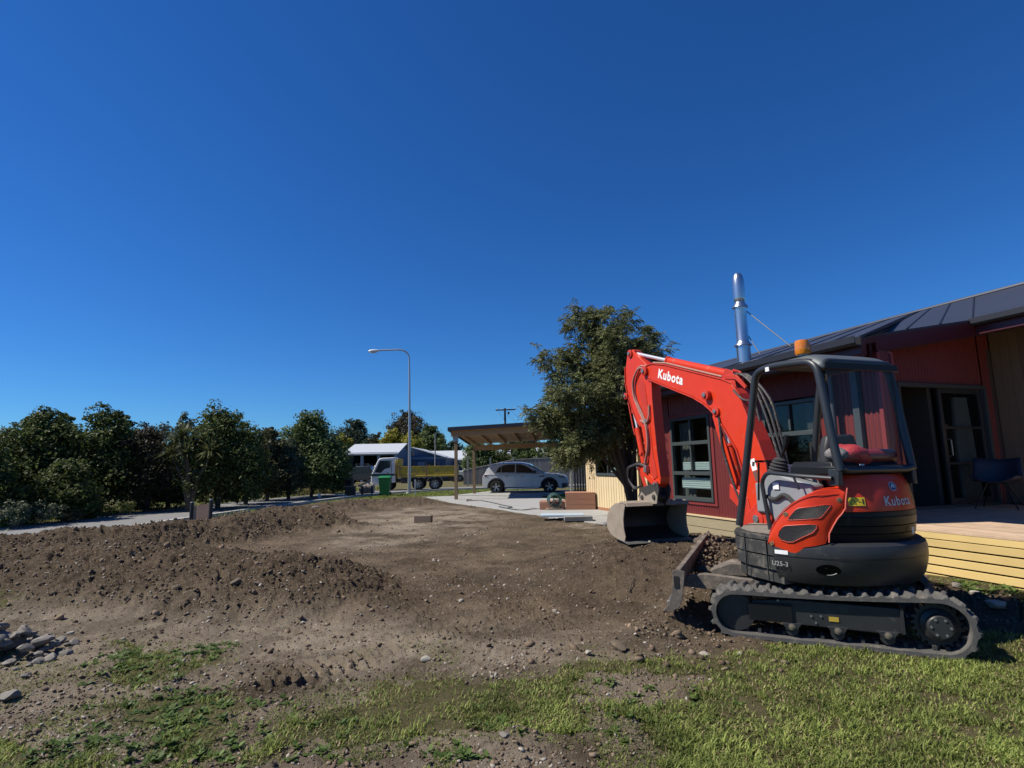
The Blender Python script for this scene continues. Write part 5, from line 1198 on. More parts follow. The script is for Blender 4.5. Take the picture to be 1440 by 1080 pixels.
# bucket: wide mud bucket, mouth towards the machine
bk = [(2.66, .92), (2.80, .935), (2.95, .915), (3.08, .86), (3.17, .77), (3.21, .66), (3.19, .56), (3.10, .49), (2.98, .455), (2.84, .435), (2.72, .425)]
m = MB(); rows = [[BP(x, y, z) for x, z in bk] for y in (.50, .25, 0, -.25, -.50)]; m.grid(rows); bu = m.build('bucket', mud, ex, smooth=40, label='wide mud bucket caked with dry soil'); sm = bu.modifiers.new('t', 'SOLIDIFY'); sm.thickness = .014
m = MB(); m.grid([[BP(x+(2.9-x)*.05, y*.96, z+(.68-z)*.06) for x, z in bk[1:]] for y in (.50, .25, 0, -.25, -.50)]); m.build('bucket_inner_shade', mat('painted_bucket_shade', (.045, .042, .040), .5, metal=.3, var=.3, scale=5, dirt=((.14, .115, .09), .6, 5)), bu, smooth=40)  # added inner skin; its near-black colour stands in for shade inside the bucket
sideP = bk + [(2.69, .50), (2.725, .60), (2.73, .72), (2.70, .84)]
for y in (.50, -.512):
    m = MB(); m.prism([BP(x, y, z) for x, z in sideP], [BP(x, y+.014, z) for x, z in sideP]); m.build('side_plate', mud, bu, bevel=.003)
m = MB(); m.prism([BP(x, -.52, z) for x, z in ((2.74, .423), (2.60, .405), (2.585, .412), (2.72, .437))], [BP(x, .52, z) for x, z in ((2.74, .423), (2.60, .405), (2.585, .412), (2.72, .437))]); m.build('cutting_edge', steelg, bu)
m = MB(); m.prism([BP(x, -.50, z) for x, z in ((2.62, .90), (2.66, .95), (2.82, .965), (2.82, .93), (2.68, .90))], [BP(x, .50, z) for x, z in ((2.62, .90), (2.66, .95), (2.82, .965), (2.82, .93), (2.68, .90))]); m.build('top_lip', mud, bu, bevel=.006)
for y in (-.10, .085):
    plate('bucket_ear', [(2.52, .93), (2.50, 1.03), (2.56, 1.10), (2.66, 1.06), (2.80, 1.02), (2.90, 1.08), (2.97, 1.0), (2.98, .88), (2.80, .91)], y, y+.018, mud, bu, bevel=.004)
# ------------------------------------------------------------------ carport
wood = mat('carport_timber', (.33, .20, .095), .7, var=.12, stretch=(3, 3, .8), dirt=((.24, .15, .08), .6, 4))
woodd = mat('brown_post', (.20, .135, .075), .75, var=.15, stretch=(6, 6, .6))
navyr = mat('dark_roof_edge', (.013, .014, .026), .4)
P1 = gp(641.5, 703); P2 = gp(667, 695.5); P1.z = P2.z = 0
cp = thing('carport', (P1.x+3, P1.y, 0), 'open timber carport with dark sloping roof on square posts beside the car', 'carport')
B = (P2-P1); Bn = B.normalized(); A_ = Vector((Bn.y, -Bn.x, 0))          # A_: along the front edge towards the house
RUN = 6.6
def cz(a, b, z=0): return P1 + A_*a + Bn*b + Vector((0, 0, z))
BL_ = B.length
zr = lambda a: 3.02
for a, b in ((0, 0), (0, BL_), (RUN-.6, 0), (RUN-.6, BL_)):
    hp_ = 2.84 if b == 0 else 2.28; m = MB(); m.box(cz(a, b, hp_/2-.02), (.13, .13, hp_), math.atan2(A_.y, A_.x)); m.build('post', woodd, cp, bevel=.006)
MB().beam(cz(-.2, -.12, 2.90), cz(RUN, -.12, 3.14), .05, .28).build('beam', wood, cp, bevel=.004)
MB().beam(cz(-.05, BL_+.05, 2.37), cz(RUN, BL_+.05, 2.55), .05, .26).build('beam', wood, cp, bevel=.004)
for k in range(9):
    a = .1+k*.78; MB().beam(cz(a, -.08, 3.0+a*.036), cz(a, BL_+.4, 2.55+a*.036), .045, .15).build('rafter', wood, cp)
m = MB(); q = [cz(-.26, -.32, 3.13), cz(RUN, -.32, 3.37), cz(RUN, BL_+.6, 2.86), cz(-.26, BL_+.6, 2.62)]
m.prism([v-Vector((0, 0, .02)) for v in q], [v+Vector((0, 0, .01)) for v in q]); m.build('roof', mat('plain_underside', (.22, .14, .075), .8), cp, smooth=0)
m = MB(); q = [cz(-.28, -.34, 3.145), cz(RUN, -.34, 3.385), cz(RUN, BL_+.62, 2.875), cz(-.28, BL_+.62, 2.635)]
m.prism(q, [v+Vector((0, 0, .03)) for v in q]); m.build('roof_sheet', navyr, cp, smooth=0)
MB().beam(cz(-.28, -.35, 3.10), cz(RUN, -.35, 3.34), .03, .16).build('fascia', navyr, cp); MB().beam(cz(-.29, -.33, 3.10), cz(-.29, BL_+.62, 2.59), .03, .16).build('fascia', navyr, cp)
MB().box(cz(.0, -.08, 2.70), (.25, .02, .3), math.atan2(A_.y, A_.x)).build('bracket', steelg, cp)

# ------------------------------------------------------------------ car
def wheel(par, c, r, w, out, spokes=5, rimm=None, nm='wheel'):
    c = Vector(c); out = Vector(out).normalized(); s = c-out*w/2
    m = MB(); m.lathe(s, [(r*.62, 0), (r*.93, 0), (r, w*.14), (r, w*.86), (r*.93, w), (r*.64, w), (r*.62, w*.9)], 28, out); wh = m.build(nm, mat('tyre', (.018, .018, .018), .85, var=.2), par)
    m = MB(); m.lathe(s, [(r*.05, w*.55), (r*.60, w*.5), (r*.62, w*.97), (r*.66, w*.98), (r*.66, w*.90)], 28, out)
    q = Vector((0, 0, 1)).rotation_difference(out); R3 = q.to_matrix()
    rim = m.build('rim', rimm or mat('dark_rim', (.03, .03, .033), .4, metal=.5), wh)
    m = MB()
    for k in range(spokes):
        a = 2*math.pi*k/spokes+.3
        for d in (-.18, .18):
            p0 = c+out*w*.42+R3 @ Vector((r*.10*math.cos(a), r*.10*math.sin(a), 0)); p1 = c+out*w*.47+R3 @ Vector((r*.61*math.cos(a+d), r*.61*math.sin(a+d), 0)); m.beam(p0, p1, r*.07, .02, up=out)
    m.lathe(c+out*w*.38, [(r*.14, 0), (r*.13, .03), (0, .035)], 12, out); m.build('spokes', mat('machined_spoke', (.42, .42, .43), .3, metal=.8), rim); return wh
def loft_car(par, sections, mt, name='body'):
    m = MB(); rows = sections; m.grid(rows); m.add(rows[0], [tuple(range(len(rows[0])))]); m.add(rows[-1], [tuple(range(len(rows[-1])))]); return m.build(name, mt, par, smooth=40)
def build_car():
    # local: x forward (to the right in the picture), y away from the viewer, z up
    org = gp(677, 695); org = Vector((org.x, org.y+.1, 0)); ang = math.radians(-7)
    car = thing('car', (org.x+2.2, org.y+.9, 0), 'silver-white compact SUV with black wheel arches parked by the carport', 'car')
    Mx = Matrix.Translation(org) @ Matrix.Rotation(ang, 4, 'Z')
    paint = mat('silver_white_paint', (.47, .475, .49), .34, metal=.15, var=.02, coat=.3)
    bl_ = mat('black_trim', (.02, .02, .022), .5); gl = mat('dark_car_glass', (.012, .015, .018), .05, coat=1)
    Wd = 1.86
    # lower body outline (x, z) top edge = shoulder line; with wheel-arch cut-outs
    L_ = 4.52; wx = (.78, 3.54); wr = .345
    lowerT = [(.03, .62), (.02, .80), (.06, .93), (.14, 1.02), (.30, 1.06), (1.2, 1.045), (2.2, 1.02), (3.05, 1.01), (3.35, 1.02), (3.9, .975), (4.25, .91), (4.42, .80), (4.50, .62), (4.50, .42), (4.40, .28), (4.25, .24)]
    bottom = [(4.05, .24)]
    def archp(cx, r=.43): return [(cx+r*math.cos(a), .345+r*math.sin(a)) for a in np.linspace(-.15, math.pi+.15, 15)]
    out = lowerT + bottom + archp(wx[1]) + [(3.0, .23), (1.4, .23)] + archp(wx[0]) + [(.30, .30), (.10, .34), (.02, .48)]
    m = MB(Mx)
    def sidey(z, x):
        e = 0
        if z > .95: e += (z-.95)*.5
        if z < .4: e += (.4-z)*.25
        e += max(0, .45-x)**2*.9 + max(0, x-3.9)**2*.75
        return e
    ys = [0, .03, .10, .30, .7, 1.16, 1.56, 1.76, 1.83, Wd]
    A0 = [Vector((x, sidey(z, x), z)) for x, z in out]; B0 = [Vector((x, Wd-sidey(z, x), z)) for x, z in out]
    m.prism(A0, B0); body = m.build('body', paint, car, smooth=30, bevel=.03)
    # cabin
    roof = [(.12, 1.02), (.24, 1.26), (.50, 1.50), (.9, 1.585), (1.55, 1.61), (2.05, 1.60), (2.42, 1.52), (2.95, 1.24), (3.30, 1.00)]
    rows = []
    for x, z in roof:
        ins = .10+(z-1.0)*.30
        rows.append([Vector((x, .06, .98)), Vector((x, ins*.75, z-.06)), Vector((x, ins+.12, z)), Vector((x, Wd/2, z+.025)), Vector((x, Wd-ins-.12, z)), Vector((x, Wd-ins*.75, z-.06)), Vector((x, Wd-.06, .98))])
    m = MB(Mx); m.grid(rows); m.build('cabin', paint, car, smooth=40)
    def side_glass(P, name='side_window'):
        for yy, sg in ((0, -1), (Wd, 1)):
            vs = []
            for x, z in P:
                zr_ = np.interp(x, [p[0] for p in roof], [p[1] for p in roof]); ins = .10+(zr_-1.0)*.30; f_ = (z-.98)/max(.05, (zr_-.06-.98)); y = .06+(ins*.75-.06)*f_-.012
                vs.append(Vector((x, y if sg < 0 else Wd-y, z)))
            m = MB(Mx); m.add(vs, [tuple(range(len(vs)))]); m.build(name, gl, car, smooth=0)
    side_glass([(.74, 1.09), (1.02, 1.09), (1.02, 1.42), (.92, 1.36)]); side_glass([(1.05, 1.09), (1.76, 1.075), (1.76, 1.50), (1.40, 1.50), (1.05, 1.43)]); side_glass([(1.82, 1.07), (2.72, 1.045), (2.66, 1.20), (2.36, 1.38), (2.08, 1.49), (1.82, 1.50)])
    m = MB(Mx); m.grid([[Vector((x, Wd*.5+(k-2)*.34*(1.0-.10*(z-1)), z+.012)) for k in range(5)] for x, z in ((2.46, 1.505), (2.72, 1.37), (2.97, 1.235), (3.26, 1.04))]); m.build('windscreen', gl, car)
    m = MB(Mx); m.grid([[Vector((x-.01, Wd*.5+(k-2)*.32, z+.01)) for k in range(5)] for x, z in ((.23, 1.12), (.36, 1.27), (.56, 1.43))]); m.build('rear_window', gl, car)
    m = MB(Mx); m.prism([Vector((x, .30, z)) for x, z in ((.26, 1.45), (.66, 1.55), (.9, 1.56), (.7, 1.48))], [Vector((x, Wd-.3, z)) for x, z in ((.26, 1.45), (.66, 1.55), (.9, 1.56), (.7, 1.48))]); m.build('spoiler', paint, car, bevel=.008)
    for cx in wx:
        for yy in (-.004, Wd-.04):
            m = MB(Mx); ri = archp(cx, .40); ro = archp(cx, .475); m.grid([[Vector((a[0], yy, a[1])), Vector((b[0], yy-.003, b[1])), Vector((b[0], yy+.05, b[1]))] for a, b in zip(ri, ro)]); m.build('wheel_arch', bl_, car)
            m = MB(Mx); m.add([Vector((a[0], yy+.15*(1 if yy < 1 else -1), a[1])) for a in archp(cx, .44)], [tuple(range(15))]); m.build('arch_liner', blackm, car)
        wheel(car, Mx @ Vector((cx, .10, .345)), .345, .22, (Mx.to_3x3() @ Vector((0, -1, 0)))); wheel(car, Mx @ Vector((cx, Wd-.10, .345)), .345, .22, (Mx.to_3x3() @ Vector((0, 1, 0))))
    m = MB(Mx); m.box((2.2, .02, .29), (2.0, .04, .09)); m.build('sill', bl_, car, bevel=.01); m = MB(Mx); m.beam((1.35, -.005, .26), (3.0, -.005, .29), .02, .035); m.beam((1.25, -.005, .20), (1.37, -.005, .265), .02, .03); m.build('sill_strip', mat('bright_strip', (.8, .8, .8), .25, metal=.3), car)
    for x in (1.02, 1.80, 2.62):
        m = MB(Mx); m.beam((x, -.002, .33), (x+.02, .0, 1.04), .004, .012, up=(0, 1, 0)); m.build('door_gap', bl_, car)
    for x in (1.22, 2.02):
        m = MB(Mx); m.box((x+.1, -.018, .905), (.20, .02, .03)); m.build('door_handle', mat('chrome_handle', (.7, .7, .7), .2, metal=.8), car, bevel=.006)
        m = MB(Mx); m.box((x+.1, -.001, .90), (.16, .006, .07)); m.build('handle_recess', bl_, car)
    for yy in (-.06, Wd+.06):
        m = MB(Mx); m.lathe((2.78, yy, 1.10), [(0, -.09), (.06, -.07), (.085, 0), (.06, .07), (0, .09)], 10, (1, 0, 0)); m.build('mirror', paint if yy > 1 else bl_, car)
    m = MB(Mx); m.beam((.28, .02, .92), (.03, .22, .95), .02, .07); m.beam((.03, .2, .95), (.03, Wd-.2, .95), .02, .05); m.build('tail_light', mat('tail_lamp', (.08, .01, .012), .2), car)
    m = MB(Mx); m.prism([Vector((3.98, .035, .90)), Vector((4.40, .22, .80)), Vector((4.40, .22, .74)), Vector((4.08, .04, .80))], [Vector((3.98, .10, .92)), Vector((4.44, .40, .80)), Vector((4.46, .40, .74)), Vector((4.08, .10, .82))]); m.build('headlight', mat('headlamp', (.03, .035, .08), .1, coat=1), car, smooth=0)
    m = MB(Mx); m.box((4.46, Wd/2, .42), (.08, 1.3, .20)); m.box((4.30, .10, .40), (.26, .10, .20), -.3); m.build('lower_grille', bl_, car, bevel=.01)
    m = MB(Mx); m.beam((3.02, -.004, .86), (3.30, -.004, .90), .01, .04, up=(0, 0, 1)); m.build('wing_badge', bl_, car)
    m = MB(Mx); m.box((.02, Wd/2, .72), (.02, .45, .13)); m.build('number_plate', white, car)
    m = MB(Mx); m.lathe((.86, Wd/2, 1.52), [(.02, 0), (.012, .07), (0, .08)], 8); m.build('aerial', bl_, car)
    for yy in (.28, Wd-.28):
        m = MB(Mx); m.tube([(1.1, yy, 1.575), (1.2, yy, 1.64), (2.1, yy, 1.645), (2.25, yy, 1.60)], .016, 8); m.build('roof_rail', bl_, car)
build_car()

# ------------------------------------------------------------------ tipper truck (faces left)
def build_truck():
    org = gp(521, 694.5); Y0 = 35.2; org = Vector((at(521, 690, Y0).x, Y0, .0)); Mx = Matrix.Translation(org) @ Matrix.Rotation(math.radians(3), 4, 'Z')
    tr = thing('tipper_truck', (org.x+2.7, Y0+.9, .0), 'small tipper truck with white cab and muddy yellow tray parked beyond the lamp post', 'truck')
    wh = mat('truck_white', (.62, .63, .62), .4, dirt=((.42, .40, .36), .6, 3)); ye = mat('muddy_yellow', (.46, .33, .025), .6, var=.2, dirt=((.20, .155, .09), .50, 3.5)); dkk = mat('chassis_black', (.03, .03, .03), .7, dirt=((.10, .09, .075), .55, 5)); gl = mat('cab_glass', (.03, .04, .045), .06, coat=1)
    grn = mat('dark_green_band', (.01, .05, .035), .4)
    cab = [(.02, .42), (.0, .95), (.06, 1.12), (.42, 1.92), (.52, 2.02), (.70, 2.06), (1.42, 2.08), (1.50, 2.0), (1.52, .50), (1.20, .50), (1.10, .38), (.12, .36)]
    m = MB(Mx); m.prism([Vector((x, .05, z)) for x, z in cab], [Vector((x, 1.72, z)) for x, z in cab]); m.build('cab', wh, tr, bevel=.04)
    m = MB(Mx); m.add([Vector((x, .042, z)) for x, z in ((.22, 1.15), (.54, 1.88), (1.22, 1.90), (1.22, 1.45), (.85, 1.36), (.62, 1.12))], [(0, 1, 2, 3, 4, 5)]); m.build('side_window', gl, tr)
    m = MB(Mx); m.prism([Vector((x, .16, z)) for x, z in ((.062, 1.18), (.41, 1.88), (.40, 1.90), (.05, 1.20))], [Vector((x, 1.62, z)) for x, z in ((.062, 1.18), (.41, 1.88), (.40, 1.90), (.05, 1.20))]); m.build('windscreen', gl, tr)
    m = MB(Mx); m.box((.76, .04, .99), (1.48, .02, .14)); m.box((-.01, .88, .99), (.02, 1.5, .14)); m.build('cab_band', grn, tr)
    m = MB(Mx); m.box((.62, .035, .62), (.02, .02, .5)); m.box((1.28, .035, 1.2), (.02, .02, 1.4)); m.build('door_gap', dkk, tr)
    m = MB(Mx); m.box((1.05, .02, 1.12), (.12, .03, .03)); m.build('door_handle', dkk, tr)
    m = MB(Mx); m.box((.02, .88, .45), (.12, 1.7, .2)); m.build('bumper', wh, tr, bevel=.02)
    m = MB(Mx); m.box((-.03, .2, .62), (.04, .22, .14)); m.build('headlight', silver, tr); m = MB(Mx); m.box((-.03, 1.56, .62), (.04, .22, .14)); m.build('headlight', silver, tr)
    m = MB(Mx); m.box((-.04, -.08, 1.5), (.05, .16, .28)); m.tube([(.1, .06, 1.2), (-.04, -.06, 1.4)], .015, 6); m.build('mirror', dkk, tr)
    m = MB(Mx); m.box((3.2, .88, .60), (4.1, .7, .18)); m.build('chassis', dkk, tr)
    m = MB(Mx); m.box((1.72, .88, 1.42), (.10, 1.72, 1.15)); m.build('headboard', ye, tr, bevel=.01)
    for x in (1.60, 1.68, 1.76): 
        m = MB(Mx); m.box((x, .03, 1.5), (.03, .05, 1.0)); m.build('headboard_rib', ye, tr)
    m = MB(Mx); m.box((3.55, .88, .86), (3.75, 1.80, .10)); m.build('tray_floor', ye, tr)
    for yy in (0, 1.78):
        for x0, x1 in ((1.80, 3.45), (3.57, 5.38)):
            m = MB(Mx); m.box(((x0+x1)/2, yy, 1.21), (x1-x0, .04, .56)); m.box(((x0+x1)/2, yy-.02, 1.47), (x1-x0, .04, .05)); m.box(((x0+x1)/2, yy-.02, 1.02), (x1-x0, .05, .06)); m.build('drop_side', ye, tr, bevel=.005)
        for x in (1.80, 3.51, 5.40):
            m = MB(Mx); m.box((x, yy-.02, 1.24), (.09, .08, .68)); m.build('tray_post', mat('rusty_post', (.22, .15, .08), .7), tr)
    m = MB(Mx); m.box((5.44, .88, 1.2), (.05, 1.8, .62)); m.build('tailgate', ye, tr)
    for k, x in enumerate((2.5, 3.3, 4.1)):
        m = MB(Mx); m.tube([(x, 1.7, 1.5), (x, 1.7, 1.85)], .015, 6); m.build('rope_stake', dkk, tr)
    m = MB(Mx); m.box((2.2, .10, .62), (.6, .25, .36)); m.build('fuel_tank', dkk, tr, bevel=.02)
    for x, r in ((1.02, .33), (2.95, .38), (4.02, .38)):
        for yy, o_ in ((.14, -1), (1.62, 1)): wheel(tr, Mx @ Vector((x if x > 2 else 1.02, yy, r)), r, .22, Mx.to_3x3() @ Vector((0, o_, 0)), 6, steelg)
    m = MB(Mx); m.tube([(3.50, .06, .52), (3.66, .06, .78), (4.0, .06, .86), (4.36, .06, .78), (4.56, .06, .50)], .022, 6); m.build('mudguard', mat('pale_guard', (.35, .33, .28), .7), tr)
    m = MB(Mx); m.prism([Vector((x, .15, z)) for x, z in ((4.8, .82), (5.35, .82), (5.45, .5), (5.3, .42), (5.0, .55))], [Vector((x, 1.6, z)) for x, z in ((4.8, .82), (5.35, .82), (5.45, .5), (5.3, .42), (5.0, .55))]); m.build('tow_frame', dkk, tr)
build_truck()

# ------------------------------------------------------------------ small street things
def bin_():
    p = gp(541, 697.5); p = Vector((p.x, p.y, 0)); b = thing('wheelie_bin', p, 'green wheelie bin on the grass in front of the truck cab', 'bin')
    g = mat('bin_green', (.012, .19, .045), .45, var=.06); M_ = Matrix.Translation(p) @ Matrix.Rotation(.12, 4, 'Z')
    m = MB(M_); rows = [[Vector((a*w_, b_*d_, z)) for a, b_ in ((-1, -1), (1, -1), (1, 1), (-1, 1))] for w_, d_, z in ((.22, .24, .05), (.29, .34, .86), (.32, .37, .87), (.32, .37, .93))]
    m.grid(rows, closed=True); m.add(rows[0], [(0, 1, 2, 3)]); m.build('body', g, b, smooth=20, bevel=.012)
    m = MB(M_); m.prism([Vector((-.33, -.39, .935)), Vector((.33, -.39, .935)), Vector((.33, .36, .935)), Vector((-.33, .36, .935))], [Vector((-.28, -.32, 1.0)), Vector((.28, -.32, 1.0)), Vector((.28, .33, 1.03)), Vector((-.28, .33, 1.03))]); m.build('lid', g, b, bevel=.015)
    m = MB(M_); m.cyl((-.25, .40, .98), (.25, .40, .98), .018, 8); m.build('handle', g, b)
    for s in (-1, 1): wheel(b, M_ @ Vector((s*.27, .28, .10)), .10, .05, (s, 0, 0), 3)
bin_()
def lamp():
    p = gp(575.5, 694.5); p = Vector((p.x, p.y, 0)); t = thing('street_lamp', p, 'tall grey street lamp with a curved arm reaching left', 'street lamp')
    g = mat('galvanised_post', (.42, .44, .46), .4, metal=.7, var=.06)
    top = at(573, 503, p.y).z; hx = at(521, 494, p.y); el = at(560, 494.5, p.y)
    path = [p+Vector((0, 0, -.1)), p+Vector((0, 0, 1.4)), p+Vector((-.02, 0, 4)), p+Vector((-.05, 0, top-1.0))] 
    bend = rounded([p+Vector((-.05, 0, top-1.0)), p+Vector((-.07, 0, hx.z+.07)), Vector((hx.x+.5, p.y, hx.z+.05))], 1.15, 12)
    m = MB(); m.tube(path+bend[1:], [.10, .085, .07, .055]+[.045]*(len(bend)-1), 12); m.build('post', g, t)
    m = MB(); m.lathe(Vector((hx.x+.5, p.y, hx.z+.03)), [(.04, 0), (.07, .08), (.10, .25), (.10, .48), (.05, .60), (.0, .62)], 12, (-1, 0, -.05)); m.build('lamp_head', mat('lamp_grey', (.55, .57, .58), .35), t)
    m = MB(); m.box((hx.x+.14, p.y, hx.z-.07), (.36, .14, .05)); m.build('lens', mat('lamp_lens', (.5, .5, .48), .2), t, bevel=.01)
    m = MB(); m.cyl(p+Vector((0, 0, -.05)), p+Vector((0, 0, .10)), .17, 14); m.build('base', kerbm, t)
lamp()
def marker(px, y0, y1, w=.07, label='', col=None, name='marker_post', cat='post', group=None, rnd=False, topm=None):
    p = gp(px, y0); h = at(px, y1, p.y).z; z0 = Hz(p.x, p.y)
    m = MB(); m.box((0, 0, h/2), (w, w, h)) if not rnd else m.cyl((0, 0, -.1), (0, 0, h), w/2, 10)
    m.prism([Vector((a*w*.5, b*w*.5, h)) for a, b in ((-1, -1), (1, -1), (1, 1), (-1, 1))], [Vector((a*w*.3, b*w*.3, h+.02)) for a, b in ((-1, -1), (1, -1), (1, 1), (-1, 1))])
    o = link(name, m.mesh(name, col or kerbm), loc=(p.x, p.y, z0), label=label, cat=cat, group=group); return o
marker(449, 701, 693, .09, 'short white peg at the kerb behind the soil heap', white, 'marker_peg', 'peg')
marker(583.5, 697, 675, .05, 'thin white-topped post just right of the lamp post', silver, 'marker_post', 'post')
marker(302, 707, 681, .12, 'grey fence post behind the right post of the brown panel', bark, 'fence_post', 'post', 'old posts among the roadside plants')
marker(203, 718, 692, .10, 'weathered fence post left of the brown panel', bark, 'fence_post', 'post', 'old posts among the roadside plants')
marker(15, 738, 716, .10, 'weathered fence post at the left edge by the road', bark, 'fence_post', 'post', 'old posts among the roadside plants')
marker(443, 692, 676, .10, 'weathered fence post in the dry grass', bark, 'fence_post', 'post', 'old posts among the roadside plants')
marker(364, 702, 683, .10, 'weathered fence post between two trees', bark, 'fence_post', 'post', 'old posts among the roadside plants')
marker(54, 733, 722, .16, 'small pale stump post among the left bushes', kerbm, 'stump_post', 'post')

# brown panel between two black posts
def sign():
    a = gp(269, 733); b = gp(296, 730); Y = 15.6; a = at(269, 720, Y); b = at(296, 716, Y-.1); z0 = min(Hz(a.x, a.y), Hz(b.x, b.y))
    t = thing('sign_panel', ((a.x+b.x)/2, Y, z0), 'small brown panel held between two black posts behind the soil heap', 'sign')
    bm_ = mat('brown_panel', (.20, .125, .095), .35, var=.15, scale=3, coat=.3); 
    za, zb = at(269, 707, Y).z, at(296, 703, Y).z
    m = MB(); m.prism([Vector((a.x+.05, a.y, z0-.1)), Vector((b.x-.05, b.y, z0-.1)), Vector((b.x-.05, b.y, zb-.08)), Vector((a.x+.05, a.y, za-.10))], [Vector((a.x+.05, a.y+.03, z0-.1)), Vector((b.x-.05, b.y+.03, z0-.1)), Vector((b.x-.05, b.y+.03, zb-.08)), Vector((a.x+.05, a.y+.03, za-.10))]); m.build('panel', bm_, t)
    for q, zz in ((a, za), (b, zb)):
        m = MB(); m.cyl((q.x, q.y+.015, z0-.2), (q.x, q.y+.015, zz), .05, 12); po = m.build('post', mat('black_post', (.02, .02, .022), .5), t)
        m = MB(); m.lathe((q.x, q.y+.015, zz), [(.052, 0), (.045, .02), (0, .03)], 12); m.build('post_cap', steelg, po)
sign()
# brick block stack with a low rail towards the truck
def stack():
    p = gp(493, 697.5); t = thing('letterbox', (p.x, p.y, 0), 'dark brown block pillar with open box top at the end of the road kerb', 'letterbox')
    db_ = mat('dark_brown_block', (.085, .06, .048), .8, var=.25, scale=14, bump=.006, bscale=20)
    zt = at(490, 671, p.y).z
    m = MB(); m.box((p.x-.02, p.y, .24), (.50, .45, .48), .1); m.build('lower_block', db_, t, bevel=.012)
    m = MB(); m.box((p.x-.03, p.y, .505), (.62, .5, .05), .1); m.build('ledge', mat('pale_ledge', (.30, .24, .19), .8), t, bevel=.006)
    m = MB(); m.box((p.x-.08, p.y, .53+.2), (.42, .4, .40), .1); m.build('upper_box', db_, t, bevel=.012)
    m = MB(); m.box((p.x-.08, p.y-.2, .53+.2), (.32, .01, .28), .1); m.build('opening', blackm, t)
    m = MB(); m.box((0, 0, .05), (.62, .4, .06), 0); m.mesh; o = link('concrete_offcut', m.mesh('concrete_offcut', kerbm), loc=(p.x-.3, p.y-.7, .02), label='pale flat concrete piece lying at the foot of the block pillar', cat='slab'); o.rotation_euler = (.08, .05, .2)
    q0 = p+Vector((.35, .6, .55)); q1 = at(521, 676.5, p.y+1.4)
    MB().tube([q0+Vector((-.1, 0, -.05)), q1], .055, 8).build('log_rail', mat('pale_log', (.30, .23, .17), .8), None, label='pale log rail running from the block pillar to the truck', cat='rail', org=(q0.x, q0.y, 0))
    bm2 = MB(); bm2.cyl((q0.x-.35, q0.y+1.2, .30), (q0.x+.42, q0.y+1.25, .32), .28, 14); bm2.build('concrete_pipe', mat('stained_concrete', (.25, .22, .19), .9), None, label='short grey concrete pipe lying beyond the log rail', cat='pipe', org=(q0.x, q0.y+1.2, 0))
    for dx in (.1, .62): MB().box((q0.x+dx, q0.y+.02, .22), (.09, .09, .55)).build('rail_post', bark, None, label=['short post under the left end of the log rail', 'short post under the middle of the log rail'][int(dx > .5)], cat='post', org=(q0.x+dx, q0.y, 0))
stack()
# timber offcut lying on the soil
p = gp(594, 735); z0 = Hz(p.x, p.y)
m = MB(Matrix.Translation((p.x, p.y, z0+.085)) @ Matrix.Rotation(-.10, 4, 'Z')); m.box((0, .1, 0), (.46, .24, .19))
m.build('timber_block', mat('weathered_block', (.21, .155, .11), .8, var=.15, stretch=(1, 8, 8)), None, bevel=.008, label='single brown block lying on the levelled soil', cat='block', org=(p.x, p.y, z0))

# ------------------------------------------------------------------ hose reel, steps, pavers by the annexe
def steps():
    t = thing('steps', (2.1, 18.6, 0), 'red-brown timber steps at the corner of the cream annexe', 'steps')
    sm_ = mat('red_brown_decking', (.34, .165, .10), .65, var=.15, stretch=(.8, 4, 6)); a = -.10
    M_ = Matrix.Translation((1.66, 18.15, 0)) @ Matrix.Rotation(a, 4, 'Z')
    for j, (x0, x1, y0, z1) in enumerate(((0, .95, 0, .56), (-.85, -.01, .10, .27))):
        n = 3 if j == 0 else 2
        for k in range(n):
            zt = z1-.035-k*.175; m = MB(M_); m.box(((x0+x1)/2, y0, zt-.085), (x1-x0, .03, .168)); m.build('riser_board', sm_, t, bevel=.004)
        for k in range(6):
            m = MB(M_); m.box(((x0+x1)/2, y0-.01+.15*k+.075, z1-.016), (x1-x0+.02, .142, .03)); m.build('tread_board', sm_, t, bevel=.004)
        m = MB(M_); m.box(((x0+x1)/2, y0+.46, (z1-.05)/2), (x1-x0-.04, .85, z1-.08)); m.build('step_frame', woodd, t)
steps()
